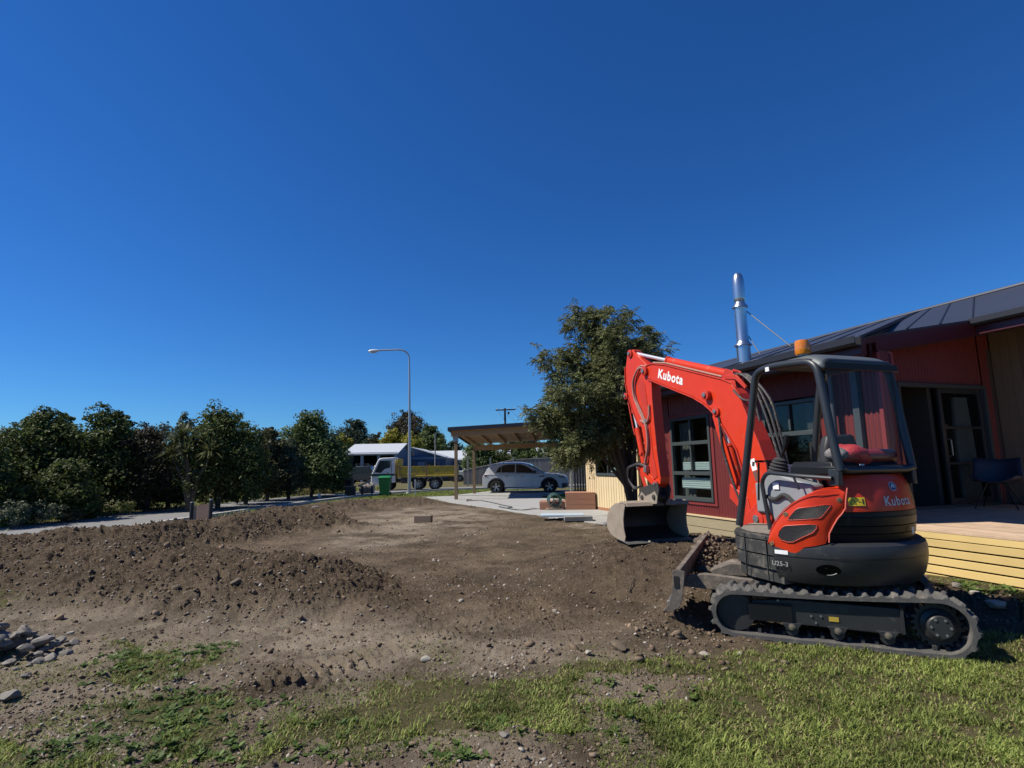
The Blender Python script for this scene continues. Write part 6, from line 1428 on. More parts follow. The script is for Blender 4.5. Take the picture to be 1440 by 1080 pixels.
def reel():
    p = gp(780, 717.5); p = Vector((p.x, p.y, .02)); t = thing('hose_reel', p, 'dark teal hose reel on a low timber base on the concrete', 'hose reel')
    tl = mat('teal_hose', (.05, .12, .11), .5, var=.2, scale=30)
    m = MB(); m.box(p+Vector((0, 0, .03)), (.55, .30, .05)); m.build('base_board', mat('pale_base', (.42, .33, .25), .8), t, bevel=.005)
    for s in (-1, 1):
        m = MB(); m.tube([p+Vector((-.20, s*.15, .06)), p+Vector((0, s*.17, .32)), p+Vector((.20, s*.15, .06))], .014, 6); m.build('stand', gutm, t)
    m = MB()
    for k in range(9): 
        y = -.125+.031*k; r = .17+.012*(k % 2); m.tube([p+Vector((r*math.cos(a), y, .30+r*math.sin(a))) for a in np.linspace(0, 2*math.pi, 20)], .017, 6)
    m.build('coiled_hose', tl, t)
    for s in (-1, 1):
        m = MB(); m.tube([p+Vector((.225*math.cos(a), s*.155, .30+.225*math.sin(a))) for a in np.linspace(0, 2*math.pi, 22)], .014, 6); 
        for q in range(3): m.tube([p+Vector((.22*math.cos(q*2.1), s*.155, .30+.22*math.sin(q*2.1))), p+Vector((0, s*.155, .30))], .010, 5)
        m.build('reel_rim', tl, t)
    pts = [gp(782, 713, .05), gp(800, 709, .03), gp(812, 718, .03), gp(806, 722, .03), gp(795, 716, .03)]
    MB().tube(rounded([p+Vector((.15, 0, .42)), p+Vector((.4, .1, .30)), p+Vector((.62, .0, .03)), p+Vector((.95, .1, .04)), p+Vector((1.25, .9, .45)), Vector((2.50, 18.45, 1.05))], .3), .012, 6).build('garden_hose', tl, None, label='thin hose looping from the reel up the annexe corner', cat='hose', org=tuple(p))
    pts = [gp(x_, y_, .04) for x_, y_ in ((770, 716), (752, 715), (735, 717.5), (720, 716), (706, 713), (700, 712), (712, 714.5), (722, 713), (708, 710.5), (692, 706.5), (676, 703.5), (662, 704), (656, 704.5), (657, 702.5), (664, 702.5))]
    MB().tube(rounded(pts, .5, 4), .014, 6).build('garden_hose', mat('dark_hose', (.03, .04, .035), .5), None, label='dark hose snaking across the concrete drive from the reel', cat='hose', org=tuple(pts[0]))
reel()
m = MB(Matrix.Translation(Vector((1.66, 14.75, .022)))); m.box((0, .0, .055), (.72, .40, .11), -.03); m.build('paving_block', mat('grey_block', (.20, .20, .19), .85), None, bevel=.006, label='long grey block lying on the near edge of the concrete', cat='block', org=(1.66, 14.75, .02))
m = MB(Matrix.Translation(Vector((1.38, 15.15, .03))) @ Matrix.Rotation(-.1, 4, 'Z')); m.box((-.1, .12, .09), (1.15, .62, .05)); m.build('foam_sheet', mat('pale_blue_sheet', (.42, .50, .56), .6), None, bevel=.004, label='pale blue-grey sheet resting behind the long grey block', cat='sheet', org=(1.38, 15.15, .03))

# ------------------------------------------------------------------ fences
def dark_fence():
    t = thing('slat_fence', (3.2, 23.5, 0), 'black vertical slat fence between the car nose and the annexe', 'fence'); bf_ = mat('black_slat', (.022, .024, .024), .7)
    p0 = Vector((at(807, 690, 23.5).x, 23.5, .0)); 
    for k in range(13):
        m = MB(); m.box((p0.x+.06+.115*k, 23.5, .88), (.075, .02, 1.6)); m.build('slat', bf_, t)
    for z in (.35, 1.45): 
        m = MB(); m.box((p0.x+.8, 23.53, z), (1.65, .04, .07)); m.build('rail', bf_, t)
    m = MB(); m.box((at(804, 690, 24.0).x, 24.0, .62), (.10, .10, 1.24)); m.build('pale_post', mat('pale_post', (.45, .43, .36), .8), t)
dark_fence()
def grey_fence():
    t = thing('paling_fence', (2, 38.5, 0), 'long weathered grey paling fence behind the car', 'fence'); g = mat('weathered_paling', (.19, .18, .165), .85, orand=.18, var=.2, scale=3)
    run = [(at(652, 672, 42.5), 1.05), (at(700, 672, 41.4), 1.55), (at(722, 672, 41.0), 1.78), (at(800, 672, 40.2), 1.9), (at(900, 672, 39.5), 1.9)]
    for (a, ha), (b, hb) in zip(run[:-1], run[1:]):
        a = Vector((a.x, a.y, 0)); b = Vector((b.x, b.y, 0)); n = int((b-a).length/.155)
        for k in range(n):
            q = a.lerp(b, (k+.5)/n); h = ha+(hb-ha)*(k+.5)/n+.02*math.sin(k*7.3); m = MB(); m.box((q.x, q.y+.012*(k % 2), h/2+.05), (.148, .018, h)); m.build('paling', g, t)
    m = MB()
    for (a, ha), (b, hb) in zip(run[:-1], run[1:]): m.beam((a.x, a.y-.03, ha+.07), (b.x, b.y-.03, hb+.07), .06, .05)
    m.build('capping', g, t)
    for px in (658, 690, 722, 752, 783, 756):
        q = at(px, 672, 41.0); m = MB(); m.box((q.x, q.y-.12, 1.0), (.11, .11, 2.05)); m.build('post', mat('pale_fence_post', (.30, .29, .26), .85), t)
grey_fence()

# ------------------------------------------------------------------ sheds, houses, vehicles beyond the road
whiteroof = mat('white_roof', (.48, .50, .52), .5, var=.04); bluew = mat('blue_steel_wall', (.05, .085, .16), .55, var=.06); palew = mat('pale_wall', (.5, .49, .45), .8); blueg = mat('grey_blue_gable', (.20, .24, .30), .6)
def gable(name, label, p0, w, d, eave, ridge, wallm, roofm_, ridge_along='y', cat='building', openf=False, group=None, bays=0):
    t = thing(name, (p0[0]+w/2, p0[1]+d/2, 0), label, cat, group); x0, y0 = p0; x1, y1 = x0+w, y0+d
    def wall(nm, a, b, h, mt):
        m = MB(); a = Vector(a); b = Vector(b); m.beam(a+Vector((0, 0, h/2)), b+Vector((0, 0, h/2)), .12, h); m.build(nm, mt, t)
    if not openf: wall('front_wall', (x0, y0, 0), (x1, y0, 0), eave, wallm)
    wall('rear_wall', (x0, y1, 0), (x1, y1, 0), eave, wallm); wall('side_wall', (x0, y0+.07, 0), (x0, y1-.07, 0), eave, wallm); wall('side_wall', (x1, y0+.07, 0), (x1, y1-.07, 0), eave, wallm)
    e = .35
    if ridge_along == 'y':
        xm = (x0+x1)/2; m = MB(); m.add([(x0, y0, eave), (x1, y0, eave), (xm, y0, ridge-.05)], [(0, 1, 2)]); m.build('gable', wallm if not openf else blueg, t)
        for a, b in ((x0-e, xm), (x1+e, xm)):
            m = MB(); ze = eave-(ridge-eave)*e/(w/2); q = [Vector((a, y0-e, ze)), Vector((b, y0-e, ridge)), Vector((b, y1+e, ridge)), Vector((a, y1+e, ze))]; m.prism(q, [v+Vector((0, 0, .08)) for v in q]); m.build('roof', roofm_, t, smooth=0)
    else:
        ym = (y0+y1)/2
        for a, b in ((y0-e, ym), (y1+e, ym)):
            m = MB(); ze = eave-.1; q = [Vector((x0-e, a, ze)), Vector((x1+e, a, ze)), Vector((x1+e, b, ridge)), Vector((x0-e, b, ridge))]; m.prism(q, [v+Vector((0, 0, .08)) for v in q]); m.build('roof', roofm_, t, smooth=0)
        m = MB(); m.add([(x1, y0, eave), (x1, y1, eave), (x1, ym, ridge-.05)], [(0, 1, 2)]); m.add([(x0, y0, eave), (x0, y1, eave), (x0, ym, ridge-.05)], [(0, 1, 2)]); m.build('gable', wallm, t)
    m = MB(); m.beam((x0-.3, y0-.1, eave-.05), (x1+.3, y0-.1, eave-.05), .1, .3); m.build('eave_fascia', blueg, t)
    for k in range(bays+1 if bays else 0):
        m = MB(); m.box((x0+w*k/bays, y0, eave/2), (.28, .28, eave)); m.build('column', blueg, t)
    return t
xs = at(486, 650, 58).x; xe = at(556, 650, 58).x
sh = gable('open_shed', 'open-fronted blue-grey shed with white roof left of the lamp post', (xs, 58), xe-xs, 9, 2.9, 4.0, bluew, whiteroof, 'x', openf=True, bays=3)
xs = at(533, 650, 68.5).x; xe = at(626, 650, 68.5).x
s2 = gable('blue_shed', 'dark blue steel shed behind the yellow tray with white roof slope', (xs, 68.5), xe-xs, 10, 2.5, 3.75, bluew, whiteroof, 'y')
m = MB(); m.box((xs+5.2, 68.4, 1.0), (.9, .04, 2.0)); m.build('door', mat('pale_door', (.3, .32, .36), .6), s2); m = MB(); m.box((xs+6.6, 68.4, 1.5), (1.0, .04, .8)); m.build('window', mat('far_dark_glass', (.03, .04, .05), .1), s2)
xs = at(598, 650, 78).x; s3 = gable('white_roofed_house', 'long low house with bright white roof behind the rear of the truck', (xs, 78), 6.6, 8, 2.3, 3.6, bluew, whiteroof, 'x')
xs = at(672, 650, 82).x; s4 = gable('cream_house', 'cream house end seen between the carport posts', (xs, 82), 4.5, 7, 2.7, 3.6, palew, whiteroof, 'x')
xs = at(760, 650, 62).x; s5 = gable('cottage', 'small cottage with pale grey roof and white porch beyond the fence', (xs, 62), 4.2, 6, 2.3, 3.5, mat('dark_cottage_wall', (.06, .05, .05), .8), mat('pale_grey_roof', (.38, .40, .43), .6), 'x')
for k in range(3):
    m = MB(); m.box((xs+.1+k*.9, 61.3, 1.2), (.12, .12, 2.4)); m.build('porch_post', white, s5)
m = MB(); m.beam((xs-.3, 61.3, 2.42), (xs+4.4, 61.3, 2.42), .12, .16); m.build('porch_beam', white, s5)
m = MB(); m.box((xs+3.1, 61.85, 1.3), (.9, .05, 1.0)); m.build('window', mat('far_dark_glass', (.03, .04, .05), .1), s5)
# vehicles under and beside the open shed
def boxcar(px, Y, L, h, col, label, seed=0, name='parked_car', truck=False):
    q = at(px, 660, Y); x0 = q.x; t = thing(name, (x0+L/2, Y+.8, 0), label, 'car', 'vehicles parked by the open shed'); pm = mat('far_paint_%s' % ('white' if col[0] > .4 else 'dark'), col, .3, coat=.5)
    P = [(0, .35), (0, .85), (.12*L, .98), (.24*L, 1.0), (.34*L, h), (.72*L, h), (.84*L, 1.02), (L, .95), (L, .35)]
    if truck: P = [(0, .4), (0, 1.1), (.05*L, h), (.40*L, h), (.46*L, 1.15), (L, 1.15), (L, .45)]
    m = MB(); m.prism([Vector((x0+x, Y, z)) for x, z in P], [Vector((x0+x, Y+1.7, z)) for x, z in P]); m.build('body', pm, t, bevel=.05)
    m = MB(); a = [(.27*L, 1.04), (.355*L, h-.08), (.70*L, h-.08), (.80*L, 1.06)] if not truck else [(.05*L, 1.12), (.09*L, h-.1), (.36*L, h-.1), (.36*L, 1.12)]
    m.add([Vector((x0+x, Y-.012, z)) for x, z in a], [(0, 1, 2, 3)]); m.build('side_window', mat('far_dark_glass', (.03, .04, .05), .1), t)
    for fx_ in (.18, .80): wheel(t, (x0+fx_*L, Y+.08, .33), .33, .2, (0, -1, 0), 5); wheel(t, (x0+fx_*L, Y+1.62, .33), .33, .2, (0, 1, 0), 5)
    return t
boxcar(480, 50, 3.4, 1.6, (.05, .05, .055), 'dark parked wagon at the left mouth of the open shed')
boxcar(508, 52, 3.6, 1.65, (.55, .55, .54), 'white parked van-like car under the open shed')
boxcar(497, 60.5, 4.2, 1.9, (.55, .55, .54), 'white flat-deck vehicle deep in the open shed', truck=True)
boxcar(636, 52, 3.9, 1.5, (.55, .55, .54), 'pale car seen between the truck tray and the carport post')

# poles
def pole():
    q = at(710, 574, 75); t = thing('power_pole', (q.x, 75, 0), 'wooden power pole with crossarm above the carport roof', 'utility pole'); pm = mat('dark_pole', (.05, .045, .045), .8)
    m = MB(); m.tube([(q.x, 75, -.1), (q.x, 75, q.z)], [.20, .14], 10); m.build('pole', pm, t)
    a = at(697, 577, 75); b = at(725, 576, 75); m = MB(); m.beam((a.x, 74.8, a.z), (b.x, 74.8, b.z), .14, .16); m.build('crossarm', pm, t)
    for f_ in (.05, .3, .65, .95):
        c_ = a.lerp(b, f_); m = MB(); m.lathe((c_.x, 74.8, c_.z+.05), [(.04, 0), (.07, .06), (.05, .12), (.07, .16), (0, .22)], 8); m.build('insulator', silver, t)
    m = MB(); m.box((q.x+.5, 74.7, q.z-.7), (.25, .2, .35)); m.build('fuse_box', pm, t)
    for k, (dx, dz) in enumerate(((.95, -.2), (.65, -.25), (.3, -.3))):
        c_ = a.lerp(b, dx); m = MB(); pts = [(c_.x+6*s, 74.8+8*s, c_.z-.1-5.2*s+1.6*s*s+.4*(dx)) for s in np.linspace(0, 1, 9)]; m.tube(pts, .012, 4); m.build('service_wire', pm, t)
    m = MB(); m.tube([(a.x+.3, 74.8, a.z), (q.x-.05, 74.85, a.z-1.5)], .012, 4); m.build('stay', pm, t)
pole()
q = at(612, 609, 55); m = MB(); m.tube([(0, 0, -.1), (0, 0, q.z)], [.07, .05], 8); m.box((0, 0, q.z-.1), (.25, .1, .1)); link('pole', m.mesh('pole', mat('grey_pole', (.22, .22, .22), .6)), loc=(q.x, 55, 0), label='thin grey pole standing in front of the blue shed', cat='pole')
q = at(658, 628, 60); m = MB(); m.tube([(0, 0, -.1), (0, 0, q.z)], [.06, .05], 8); m.box((0, 0, q.z-.1), (.2, .1, .1)); link('pole', m.mesh('pole', mat('grey_pole', (.22, .22, .22), .6)), loc=(q.x, 60, 0), label='thin pale pole between the two left carport posts', cat='pole')
# ------------------------------------------------------------------ grass, soil crumbs, stones
def ico():
    t = (1+5**.5)/2; V = np.array([(-1, t, 0), (1, t, 0), (-1, -t, 0), (1, -t, 0), (0, -1, t), (0, 1, t), (0, -1, -t), (0, 1, -t), (t, 0, -1), (t, 0, 1), (-t, 0, -1), (-t, 0, 1)], float)
    V /= np.linalg.norm(V[0]); Fc = np.array([(0, 11, 5), (0, 5, 1), (0, 1, 7), (0, 7, 10), (0, 10, 11), (1, 5, 9), (5, 11, 4), (11, 10, 2), (10, 7, 6), (7, 1, 8), (3, 9, 4), (3, 4, 2), (3, 2, 6), (3, 6, 8), (3, 8, 9), (4, 9, 5), (2, 4, 11), (6, 2, 10), (8, 6, 7), (9, 8, 1)])
    return V, Fc
IV, IF = ico()
def scatter_lumps(name, X, Y, size, material, rs, flat=.65, sink=.25, **k):
    n = len(X); Z = H(X, Y); V = np.repeat(IV[None], n, 0)*rs.uniform(.65, 1.35, (n, 12, 1))
    sc = size[:, None, None]*np.stack([rs.uniform(.7, 1.3, n), rs.uniform(.6, 1.1, n), flat*rs.uniform(.7, 1.2, n)], -1)[:, None, :]
    V = V*sc; a = rs.uniform(0, 6.28, n); ca, sa = np.cos(a)[:, None], np.sin(a)[:, None]
    tx = rs.normal(0, .35, n)[:, None]; V[:, :, 2] += V[:, :, 0]*tx
    x = V[:, :, 0]*ca-V[:, :, 1]*sa; y = V[:, :, 0]*sa+V[:, :, 1]*ca
    P = np.stack([x+X[:, None], y+Y[:, None], V[:, :, 2]+(Z+size*flat*(1-sink*2)*.6)[:, None]], -1).reshape(-1, 3)
    Fc = (IF[None]+(np.arange(n)*12)[:, None, None]).reshape(-1, 3)
    return link(name, npmesh(name, P, Fc, material), **k)
def view_points(n, rs, y0, y1, amax=1.05, p=1.0):
    """random ground points in the field of view, denser near the viewer"""
    u = rs.uniform(0, 1, n); Y = (y0**-p + u*(y1**-p-y0**-p))**(-1/p); return Y*rs.uniform(-amax, amax, n), Y
clodm = leafmat('soil_crumb', (.085, .060, .041), (.22, .162, .112), 0, .95)
palem = leafmat('pale_stone_chip', (.17, .145, .115), (.40, .36, .30), 0, .8)
rs = np.random.RandomState(5)
X, Y = view_points(46000, rs, 2.6, 17, p=1.2); k = (dirt_mask(X, Y) > .5) & (X*.944+Y*.33 < 6.9) & ~in_poly(X, Y, PAD); 
hh = H(X, Y, False); k &= (rs.uniform(size=len(X)) < .35+1.6*np.clip(hh, 0, .5)+.9*fbm(X*1.2, Y*1.2, 8, 3)**2); X, Y = X[k][:22000], Y[k][:22000]
scatter_lumps('soil_crumbs', X, Y, rs.lognormal(math.log(.0060), .55, len(X)).clip(.003, .022)*(.75+Y/14), clodm, rs, kind='stuff', label='loose brown soil crumbs over the dug ground')
X, Y = view_points(20000, rs, 2.7, 15, p=.9); k = (dirt_mask(X, Y) > .5) & (X*.944+Y*.33 < 6.9) & ~in_poly(X, Y, PAD) & (rs.uniform(size=20000) < .18+.9*(fbm(X*.8, Y*.8, 18, 3) > .53)); X, Y = X[k][:6500], Y[k][:6500]
scatter_lumps('stone_chips', X, Y, rs.lognormal(math.log(.0060), .55, len(X)).clip(.003, .018)*(.75+Y/12), palem, rs, flat=.5, kind='stuff', label='small pale stones mixed through the soil')
# bigger clods along the foot of the heaps and at the spoil by the tracks
cx_, cy_ = [], []
for (ax, ay), (bx, by), n_, sp in (((-5.2, 6.2), (-1.6, 5.75), 60, .22), ((-1.6, 5.75), (-1.2, 6.6), 12, .15), ((.9, 4.75), (1.8, 5.0), 60, .22), ((1.0, 5.3), (1.7, 6.2), 40, .2), ((.0, 4.6), (1.9, 4.45), 70, .18), ((4.1, 6.2), (4.9, 4.7), 50, .18), ((-8, 9), (-4.3, 13), 60, .5), ((-3, 7), (-8, 8.4), 70, .5), ((1.4, 7.6), (2.6, 7.2), 30, .3)):
    t = rs.uniform(0, 1, n_); cx_.append(ax+(bx-ax)*t+rs.normal(0, sp, n_)); cy_.append(ay+(by-ay)*t+rs.normal(0, sp, n_))
X, Y = np.concatenate(cx_), np.concatenate(cy_)
scatter_lumps('soil_clods', X, Y, rs.lognormal(math.log(.017), .45, len(X)).clip(.007, .05), clodm, rs, flat=.75, kind='stuff', label='broken clods along the foot of the soil heaps')
X = rs.uniform(-9, -1.2, 26000); Y = rs.uniform(5.6, 15, 26000); hh = H(X, Y, False); k = (hh > .10) & (poly_dist(X, Y, RC) > 3) & (rs.uniform(size=26000) < .25+.75*fbm(X*1.5, Y*1.5, 28, 2)); X, Y = X[k][:7500], Y[k][:7500]
scatter_lumps('heap_clods', X, Y, rs.lognormal(math.log(.0085), .55, len(X)).clip(.004, .034)*(.7+Y/20), clodm, rs, flat=.8, kind='stuff', label='loose clods lying over the soil heaps')
# soil heaped on the dozer blade
bx = np.array([T(1.16+rs.normal(0, .07), rs.uniform(-.72, .45), 0)[:2] for _ in range(330)])
m_ = rs.uniform(-.74, .05, 330); P_ = [T(1.10+.05*rs.normal()-.1*abs(rs.normal()), b, 0) for b in m_]
hb = .42+.20*(.05-m_)/.79+rs.uniform(-.12, .09, 330)
V = np.repeat(IV[None], 330, 0)*rs.uniform(.6, 1.4, (330, 12, 1))*rs.uniform(.005, .024, 330)[:, None, None]
V = V+np.array([[p.x, p.y, z] for p, z in zip(P_, hb)])[:, None, :]
so_ = link('blade_soil', npmesh('blade_soil', V.reshape(-1, 3)-np.array([XC.x, XC.y, 0]), (IF[None]+(np.arange(330)*12)[:, None, None]).reshape(-1, 3), clodm), ex, kind='stuff')
for k, (a, b, z, r) in enumerate(((1.10, -.66, .60, .09), (1.10, -.48, .52, .10), (1.08, -.25, .46, .09), (1.05, -.02, .42, .08), (.93, -.15, .42, .06))):
    blob(T(a, b, z), r, (1, 1.5, .7), seed=k+2).build('soil_lump', mat('blade_lump', (.10, .075, .055), .95, var=.4, scale=30, bump=.02, bscale=30), ex, smooth=60)

# stones one can count
stonem = mat('grey_river_stone', (.19, .17, .145), .85, var=.25, scale=5, bump=.004, bscale=40)
stonep = mat('pale_stone', (.34, .31, .255), .85, var=.3, scale=14, dirt=((.20, .16, .12), .52, 18))
clodb = mat('soil_clod_block', (.12, .092, .06), .95, var=.4, scale=14, bump=.01, bscale=40)
def stone(x, y, r, sq, seed, mt, label, group=None, z=None, name='rock', rot=None):
    rr = np.random.RandomState(seed); V = IV*1.0; Fc = IF
    # one subdivision, then chip the facets
    E = {}; V = [tuple(v) for v in V]; F2 = []
    def mid(a, b):
        k_ = (min(a, b), max(a, b))
        if k_ not in E:
            p = (np.array(V[a])+np.array(V[b]))/2; V.append(tuple(p/np.linalg.norm(p))); E[k_] = len(V)-1
        return E[k_]
    for a, b, c_ in Fc:
        ab, bc_, ca = mid(a, b), mid(b, c_), mid(c_, a); F2 += [(a, ab, ca), (b, bc_, ab), (c_, ca, bc_), (ab, bc_, ca)]
    V = np.array(V); 
    for _ in range(7):
        d = rr.normal(size=3); d /= np.linalg.norm(d); s_ = V@d; lim = rr.uniform(.55, .8); V = V - np.maximum(0, s_-lim)[:, None]*d
    V = V*np.array(sq)*r; o = link(name, npmesh(name, V, np.array(F2), mt), loc=(x, y, (Hz(x, y) if z is None else z)+r*sq[2]*.55), label=label, cat='rock', group=group)
    o.rotation_euler = rot or (rr.uniform(-.3, .3), rr.uniform(-.3, .3), rr.uniform(0, 6.28)); o.data.shade_smooth(); o.data.set_sharp_from_angle(angle=.5); return o
rs = np.random.RandomState(12)
pc = gp(-12, 925)
for k in range(120):
    a = rs.uniform(0, 6.28); q = rs.uniform(0, 1)**.75; x = pc.x+math.cos(a)*q*.62; y = pc.y+math.sin(a)*q*.50; r = rs.uniform(.025, .07)*(1.2-.35*q)
    z = Hz(x, y)+max(0, .24*(1-q*1.2))*rs.uniform(.1, 1)
    stone(x, y, r, (1.25, .95, .6), 100+k, stonem, 'grey rock in the rock heap at the left edge, in front of the soil heaps', 'rocks heaped at the left edge', z)
for k, (px, py, r, mt, lb) in enumerate(((97, 893, .045, stonep, 'pale flat stone standing clear to the right of the rock heap'), (14, 983, .075, stonem, 'grey rock alone below the rock heap at the left edge'), (37, 950, .045, stonem, 'small grey rock at the near foot of the rock heap'), (441, 741, .17, stonem, 'greyish boulder on the back soil heap near its right end'), (432, 739, .10, stonem, 'smaller rock touching the boulder on the back soil heap'), (360, 858, .05, clodb, 'dark clod at the foot of the front soil heap, right part'), (330, 857, .07, clodb, 'large dark clod at the foot of the front soil heap'), (246, 855, .055, clodb, 'dark clod at the foot of the front soil heap, left part'), (648, 846, .035, stonep, 'pale stone left of centre on the levelled soil'), (780, 859, .04, stonep, 'whitest stone in the middle of the levelled soil'), (714, 843, .03, stonep, 'small white stone up and left of the whitest one'), (828, 920, .04, stonep, 'pale stone at the edge of the soil nearest the lawn'), (599, 929, .045, stonep, 'rounded pale stone by the lawn edge, left of centre'), (990, 921, .045, stonep, 'pale stone just left of the near track'), (872, 912, .09, clodb, 'big dark clod left of the near track'), (610, 789, .04, stonep, 'pale stone on the soil in front of the brown block'), (1040, 921, .03, stonep, 'pale chip tucked below the front of the near track'), (711, 1036, .035, stonem, 'grey pebble in the bare patch at the bottom of the picture'), (1402, 862, .09, stonep, 'pale broken stone in the spoil right of the excavator'), (1372, 838, .07, stonep, 'pale stone on the spoil ridge by the deck'), (1345, 826, .06, stonem, 'grey stone on the spoil ridge near the far track'))):
    p = gp(px, py); 
    for _ in range(4): p = gp(px, py, Hz(p.x, p.y))
    stone(p.x, p.y, r*.85, (1.2, .9, .6), 300+k, mt, lb)
def stick(px, py, L, a, r=.006, label=''):
    p = gp(px, py); z = Hz(p.x, p.y); MB().tube([(p.x, p.y, z+.02), (p.x+L*.5*math.cos(a), p.y+L*.5*math.sin(a), Hz(p.x+L*.5*math.cos(a), p.y+L*.5*math.sin(a))+.04), (p.x+L*math.cos(a), p.y+L*math.sin(a), Hz(p.x+L*math.cos(a), p.y+L*math.sin(a))+.015)], [r, r, r*.5], 6).build('stick', bark, None, label=label, cat='stick', org=(p.x, p.y, z))
stick(885, 838, .35, 1.2, .008, 'short stick standing out of the soil left of the blade'); stick(385, 745, .5, 1.7, .008, 'dry stick on the back soil heap near its right end')

def blades(name, X, Y, hgt, wid, material, rs, lean=.55, dark=None, zoff=-.004, par=None, **k):
    n = len(X); Z = H(X, Y)+zoff; a = rs.uniform(0, 6.28, n); dx, dy = np.cos(a), np.sin(a); ln = rs.uniform(.15, 1.0, n)*lean*2; h = hgt*rs.uniform(.5, 1.25, n)
    cz_ = 1/np.sqrt(1+ln**2); b = np.stack([X, Y, Z], -1); s = np.stack([-dy, dx, 0*dx], -1)*(wid*rs.uniform(.6, 1.3, n))[:, None]*.5
    d1 = np.stack([dx*ln*.5, dy*ln*.5, np.ones(n)], -1); d1 /= np.linalg.norm(d1, axis=1)[:, None]; d2 = np.stack([dx*ln*1.6, dy*ln*1.6, np.ones(n)*.7], -1); d2 /= np.linalg.norm(d2, axis=1)[:, None]
    m1 = b+d1*(h*.5)[:, None]; t = m1+d2*(h*.55)[:, None]
    V = np.stack([b-s, b+s, m1+s*.8, m1-s*.8, t], 1).reshape(-1, 3); i = np.arange(n)*5
    Fc = np.concatenate([np.stack([i, i+1, i+2], -1), np.stack([i, i+2, i+3], -1), np.stack([i+3, i+2, i+4], -1)])
    return link(name, npmesh(name, V, Fc, material), par, **k)
gm = leafmat('grass_blade', (.085, .13, .026), (.34, .38, .10), .35, .55, .5, 2.3)
gs = leafmat('straw_blade', (.19, .15, .075), (.46, .38, .21), .3, .75, .6, 2)
rs = np.random.RandomState(33)
def lawn_pts(n, y0, y1, amax=1.2, thr=0, p=1.6):
    X, Y = view_points(n, rs, y0, y1, amax, p)
    o = X*.944+Y*.33; k = (dirt_mask(X, Y) < .5) & ((o < 6.85) | (Y < 2)) & (X > -9)
    d = .55*fbm(X*2.2, Y*2.2, 61, 4)+.45*fbm(X*9, Y*9, 62, 3); d2 = fbm(X*.8, Y*.8, 63, 3); k &= rs.uniform(size=n) < np.clip((d-.34)*5.5, .12, 1)*np.clip((d2-.2)*3.5, .5, 1)
    k &= rs.uniform(size=n) < np.where((X < 1.4) & (Y < 4.9), .48+.75*sstep(.42, .66, fbm(X*1.3+9, Y*1.3, 66, 3)), 1)
    return X[k], Y[k]
X, Y = lawn_pts(420000, 2.55, 7.5); q = rs.uniform(size=len(X)) < .74
blades('lawn', X[q][:140000], Y[q][:150000], .040, .0075, gm, rs, .95, kind='stuff', label='patchy green lawn in the foreground')
blades('dry_grass', X[~q][:46000], Y[~q][:62000], .034, .0062, gs, rs, 1.2, kind='stuff', label='dry straw blades through the lawn')
# taller tufts
cx_, cy_ = lawn_pts(6000, 2.6, 7); cx_, cy_ = cx_[:620], cy_[:620]
X = np.repeat(cx_, 26)+rs.normal(0, .022, len(cx_)*26); Y = np.repeat(cy_, 26)+rs.normal(0, .022, len(cx_)*26)
blades('grass_tufts', X, Y, .062, .0068, gm, rs, .9, kind='stuff', label='taller grass tufts across the lawn')
# sparse sprouts on the bare ground in front
X, Y = view_points(160000, rs, 2.5, 5.6, 1.1, 1.5); d = fbm(X*1.6, Y*1.6, 81, 4); near = ((dirt_mask(X+.13, Y) < .5) | (dirt_mask(X-.13, Y) < .5) | (dirt_mask(X, Y+.13) < .5) | (dirt_mask(X, Y-.13) < .5)) & (rs.uniform(size=len(X)) < .55); k = (dirt_mask(X, Y) > .5) & ((d > .60) | near) & (Y < 4.9-.1*X); X, Y = X[k][:24000], Y[k][:24000]
blades('sprouts', X, Y, .028, .005, gm, rs, 1.0, kind='stuff', label='thin grass sprouting on the bare ground')
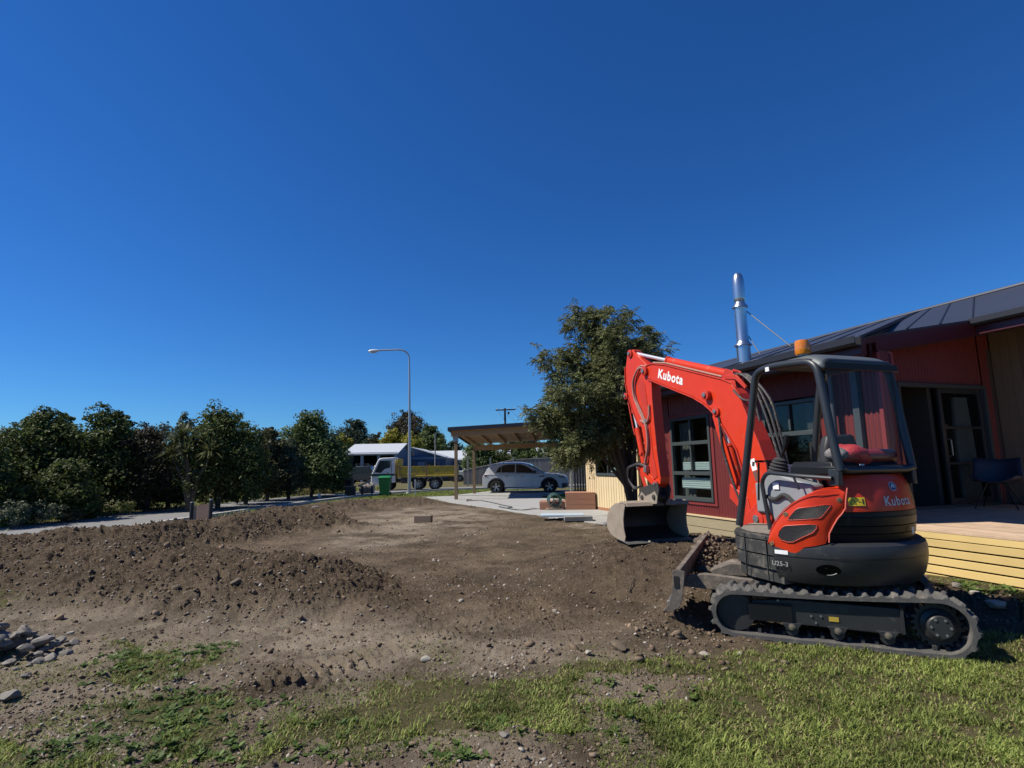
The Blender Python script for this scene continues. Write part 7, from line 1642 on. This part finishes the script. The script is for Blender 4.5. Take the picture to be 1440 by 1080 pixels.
# leafy weeds in the lawn edge and by the deck
def weeds(pts, name, label):
    V, Fc = [], []
    for (x, y, r_, nl) in pts:
        z = Hz(x, y)
        for j in range(nl):
            a = rs.uniform(0, 6.28); L = r_*rs.uniform(.6, 1.2); e = rs.uniform(.15, .8); d = np.array([math.cos(a), math.sin(a), e]); d /= np.linalg.norm(d); s = np.array([-math.sin(a), math.cos(a), 0])*L*.22; o = np.array([x, y, z])+rs.normal(0, r_*.25, 3)*[1, 1, 0]; i = len(V)
            V += [o, o+d*L*.5+s, o+d*L-[0, 0, L*.12], o+d*L*.5-s]; Fc.append((i, i+1, i+2, i+3))
    link(name, npmesh(name, np.array(V), np.array(Fc), leafmat('weed_leaf', (.05, .09, .02), (.13, .18, .05), .3, .45)), kind='stuff', label=label)
P_ = []
for (px, py, n_, sx_, sy_) in ((1385, 812, 34, .35, .25), (1430, 838, 30, .3, .35), (1415, 815, 20, .25, .2)):
    p = gp(px, py, .1); P_ += [(p.x+rs.normal(0, sx_), p.y+rs.normal(0, sy_), .075, 16) for _ in range(n_)]
P_ = [q for q in P_ if q[0]*.944+q[1]*.33 < 6.84]
weeds(P_, 'weeds', 'broad-leaved weeds at the foot of the deck')
P_ = []
for (px, py, n_, s_) in ((170, 925, 26, .16), (215, 935, 22, .2), (290, 915, 20, .14), (255, 1000, 40, .25), (250, 1055, 34, .2), (230, 990, 20, .2), (110, 1060, 22, .14), (690, 1018, 10, .1), (610, 1066, 12, .12), (380, 990, 6, .1), (905, 1000, 30, .25), (420, 1050, 20, .3)):
    p = gp(px, py); P_ += [(p.x+rs.normal(0, s_), p.y+rs.normal(0, s_*.8), .05, 14) for _ in range(n_)]
weeds(P_, 'ground_weeds', 'low leafy weeds in the bare foreground')
# verge grass near the lamp, car and roadside
X = rs.uniform(-9, 7, 60000); Y = rs.uniform(24, 36, 60000); k = (dirt_mask(X, Y) < .5) & ~in_poly(X, Y, PAD) & (poly_dist(X, Y, RC) > 2.35) & (X*.944+Y*.33 < 11.5); X, Y = X[k][:26000], Y[k][:26000]
blades('verge_grass', X, Y, .09, .022, gm, rs, .8, kind='stuff', label='mown grass verge round the lamp post and the car')
X = rs.uniform(-26, -8, 60000); Y = rs.uniform(8, 44, 60000); d = poly_dist(X, Y, RC); k = (d > 2.2) & (d < 5.5) & (X < -9) & (rs.uniform(size=60000) < .25+fbm(X*.6, Y*.3, 44, 3)); X, Y = X[k][:16000], Y[k][:16000]
blades('roadside_grass', X, Y, .22, .022, gm, rs, .7, kind='stuff', label='rough grass along the far edge of the road')
p0, p1 = gp(392, 698), gp(474, 692); t = rs.uniform(0, 1, 9000); X = p0.x+(p1.x-p0.x)*t+rs.normal(-.9, .55, 9000); Y = p0.y+(p1.y-p0.y)*t+rs.normal(0, .8, 9000); k = poly_dist(X, Y, RC) > 2.2
blades('dry_roadside_grass', X[k], Y[k], .42, .03, leafmat('dry_stalk', (.12, .115, .04), (.30, .26, .11), .3, .7), rs, .45, kind='stuff', label='pale dry grass strip below the roadside trees')
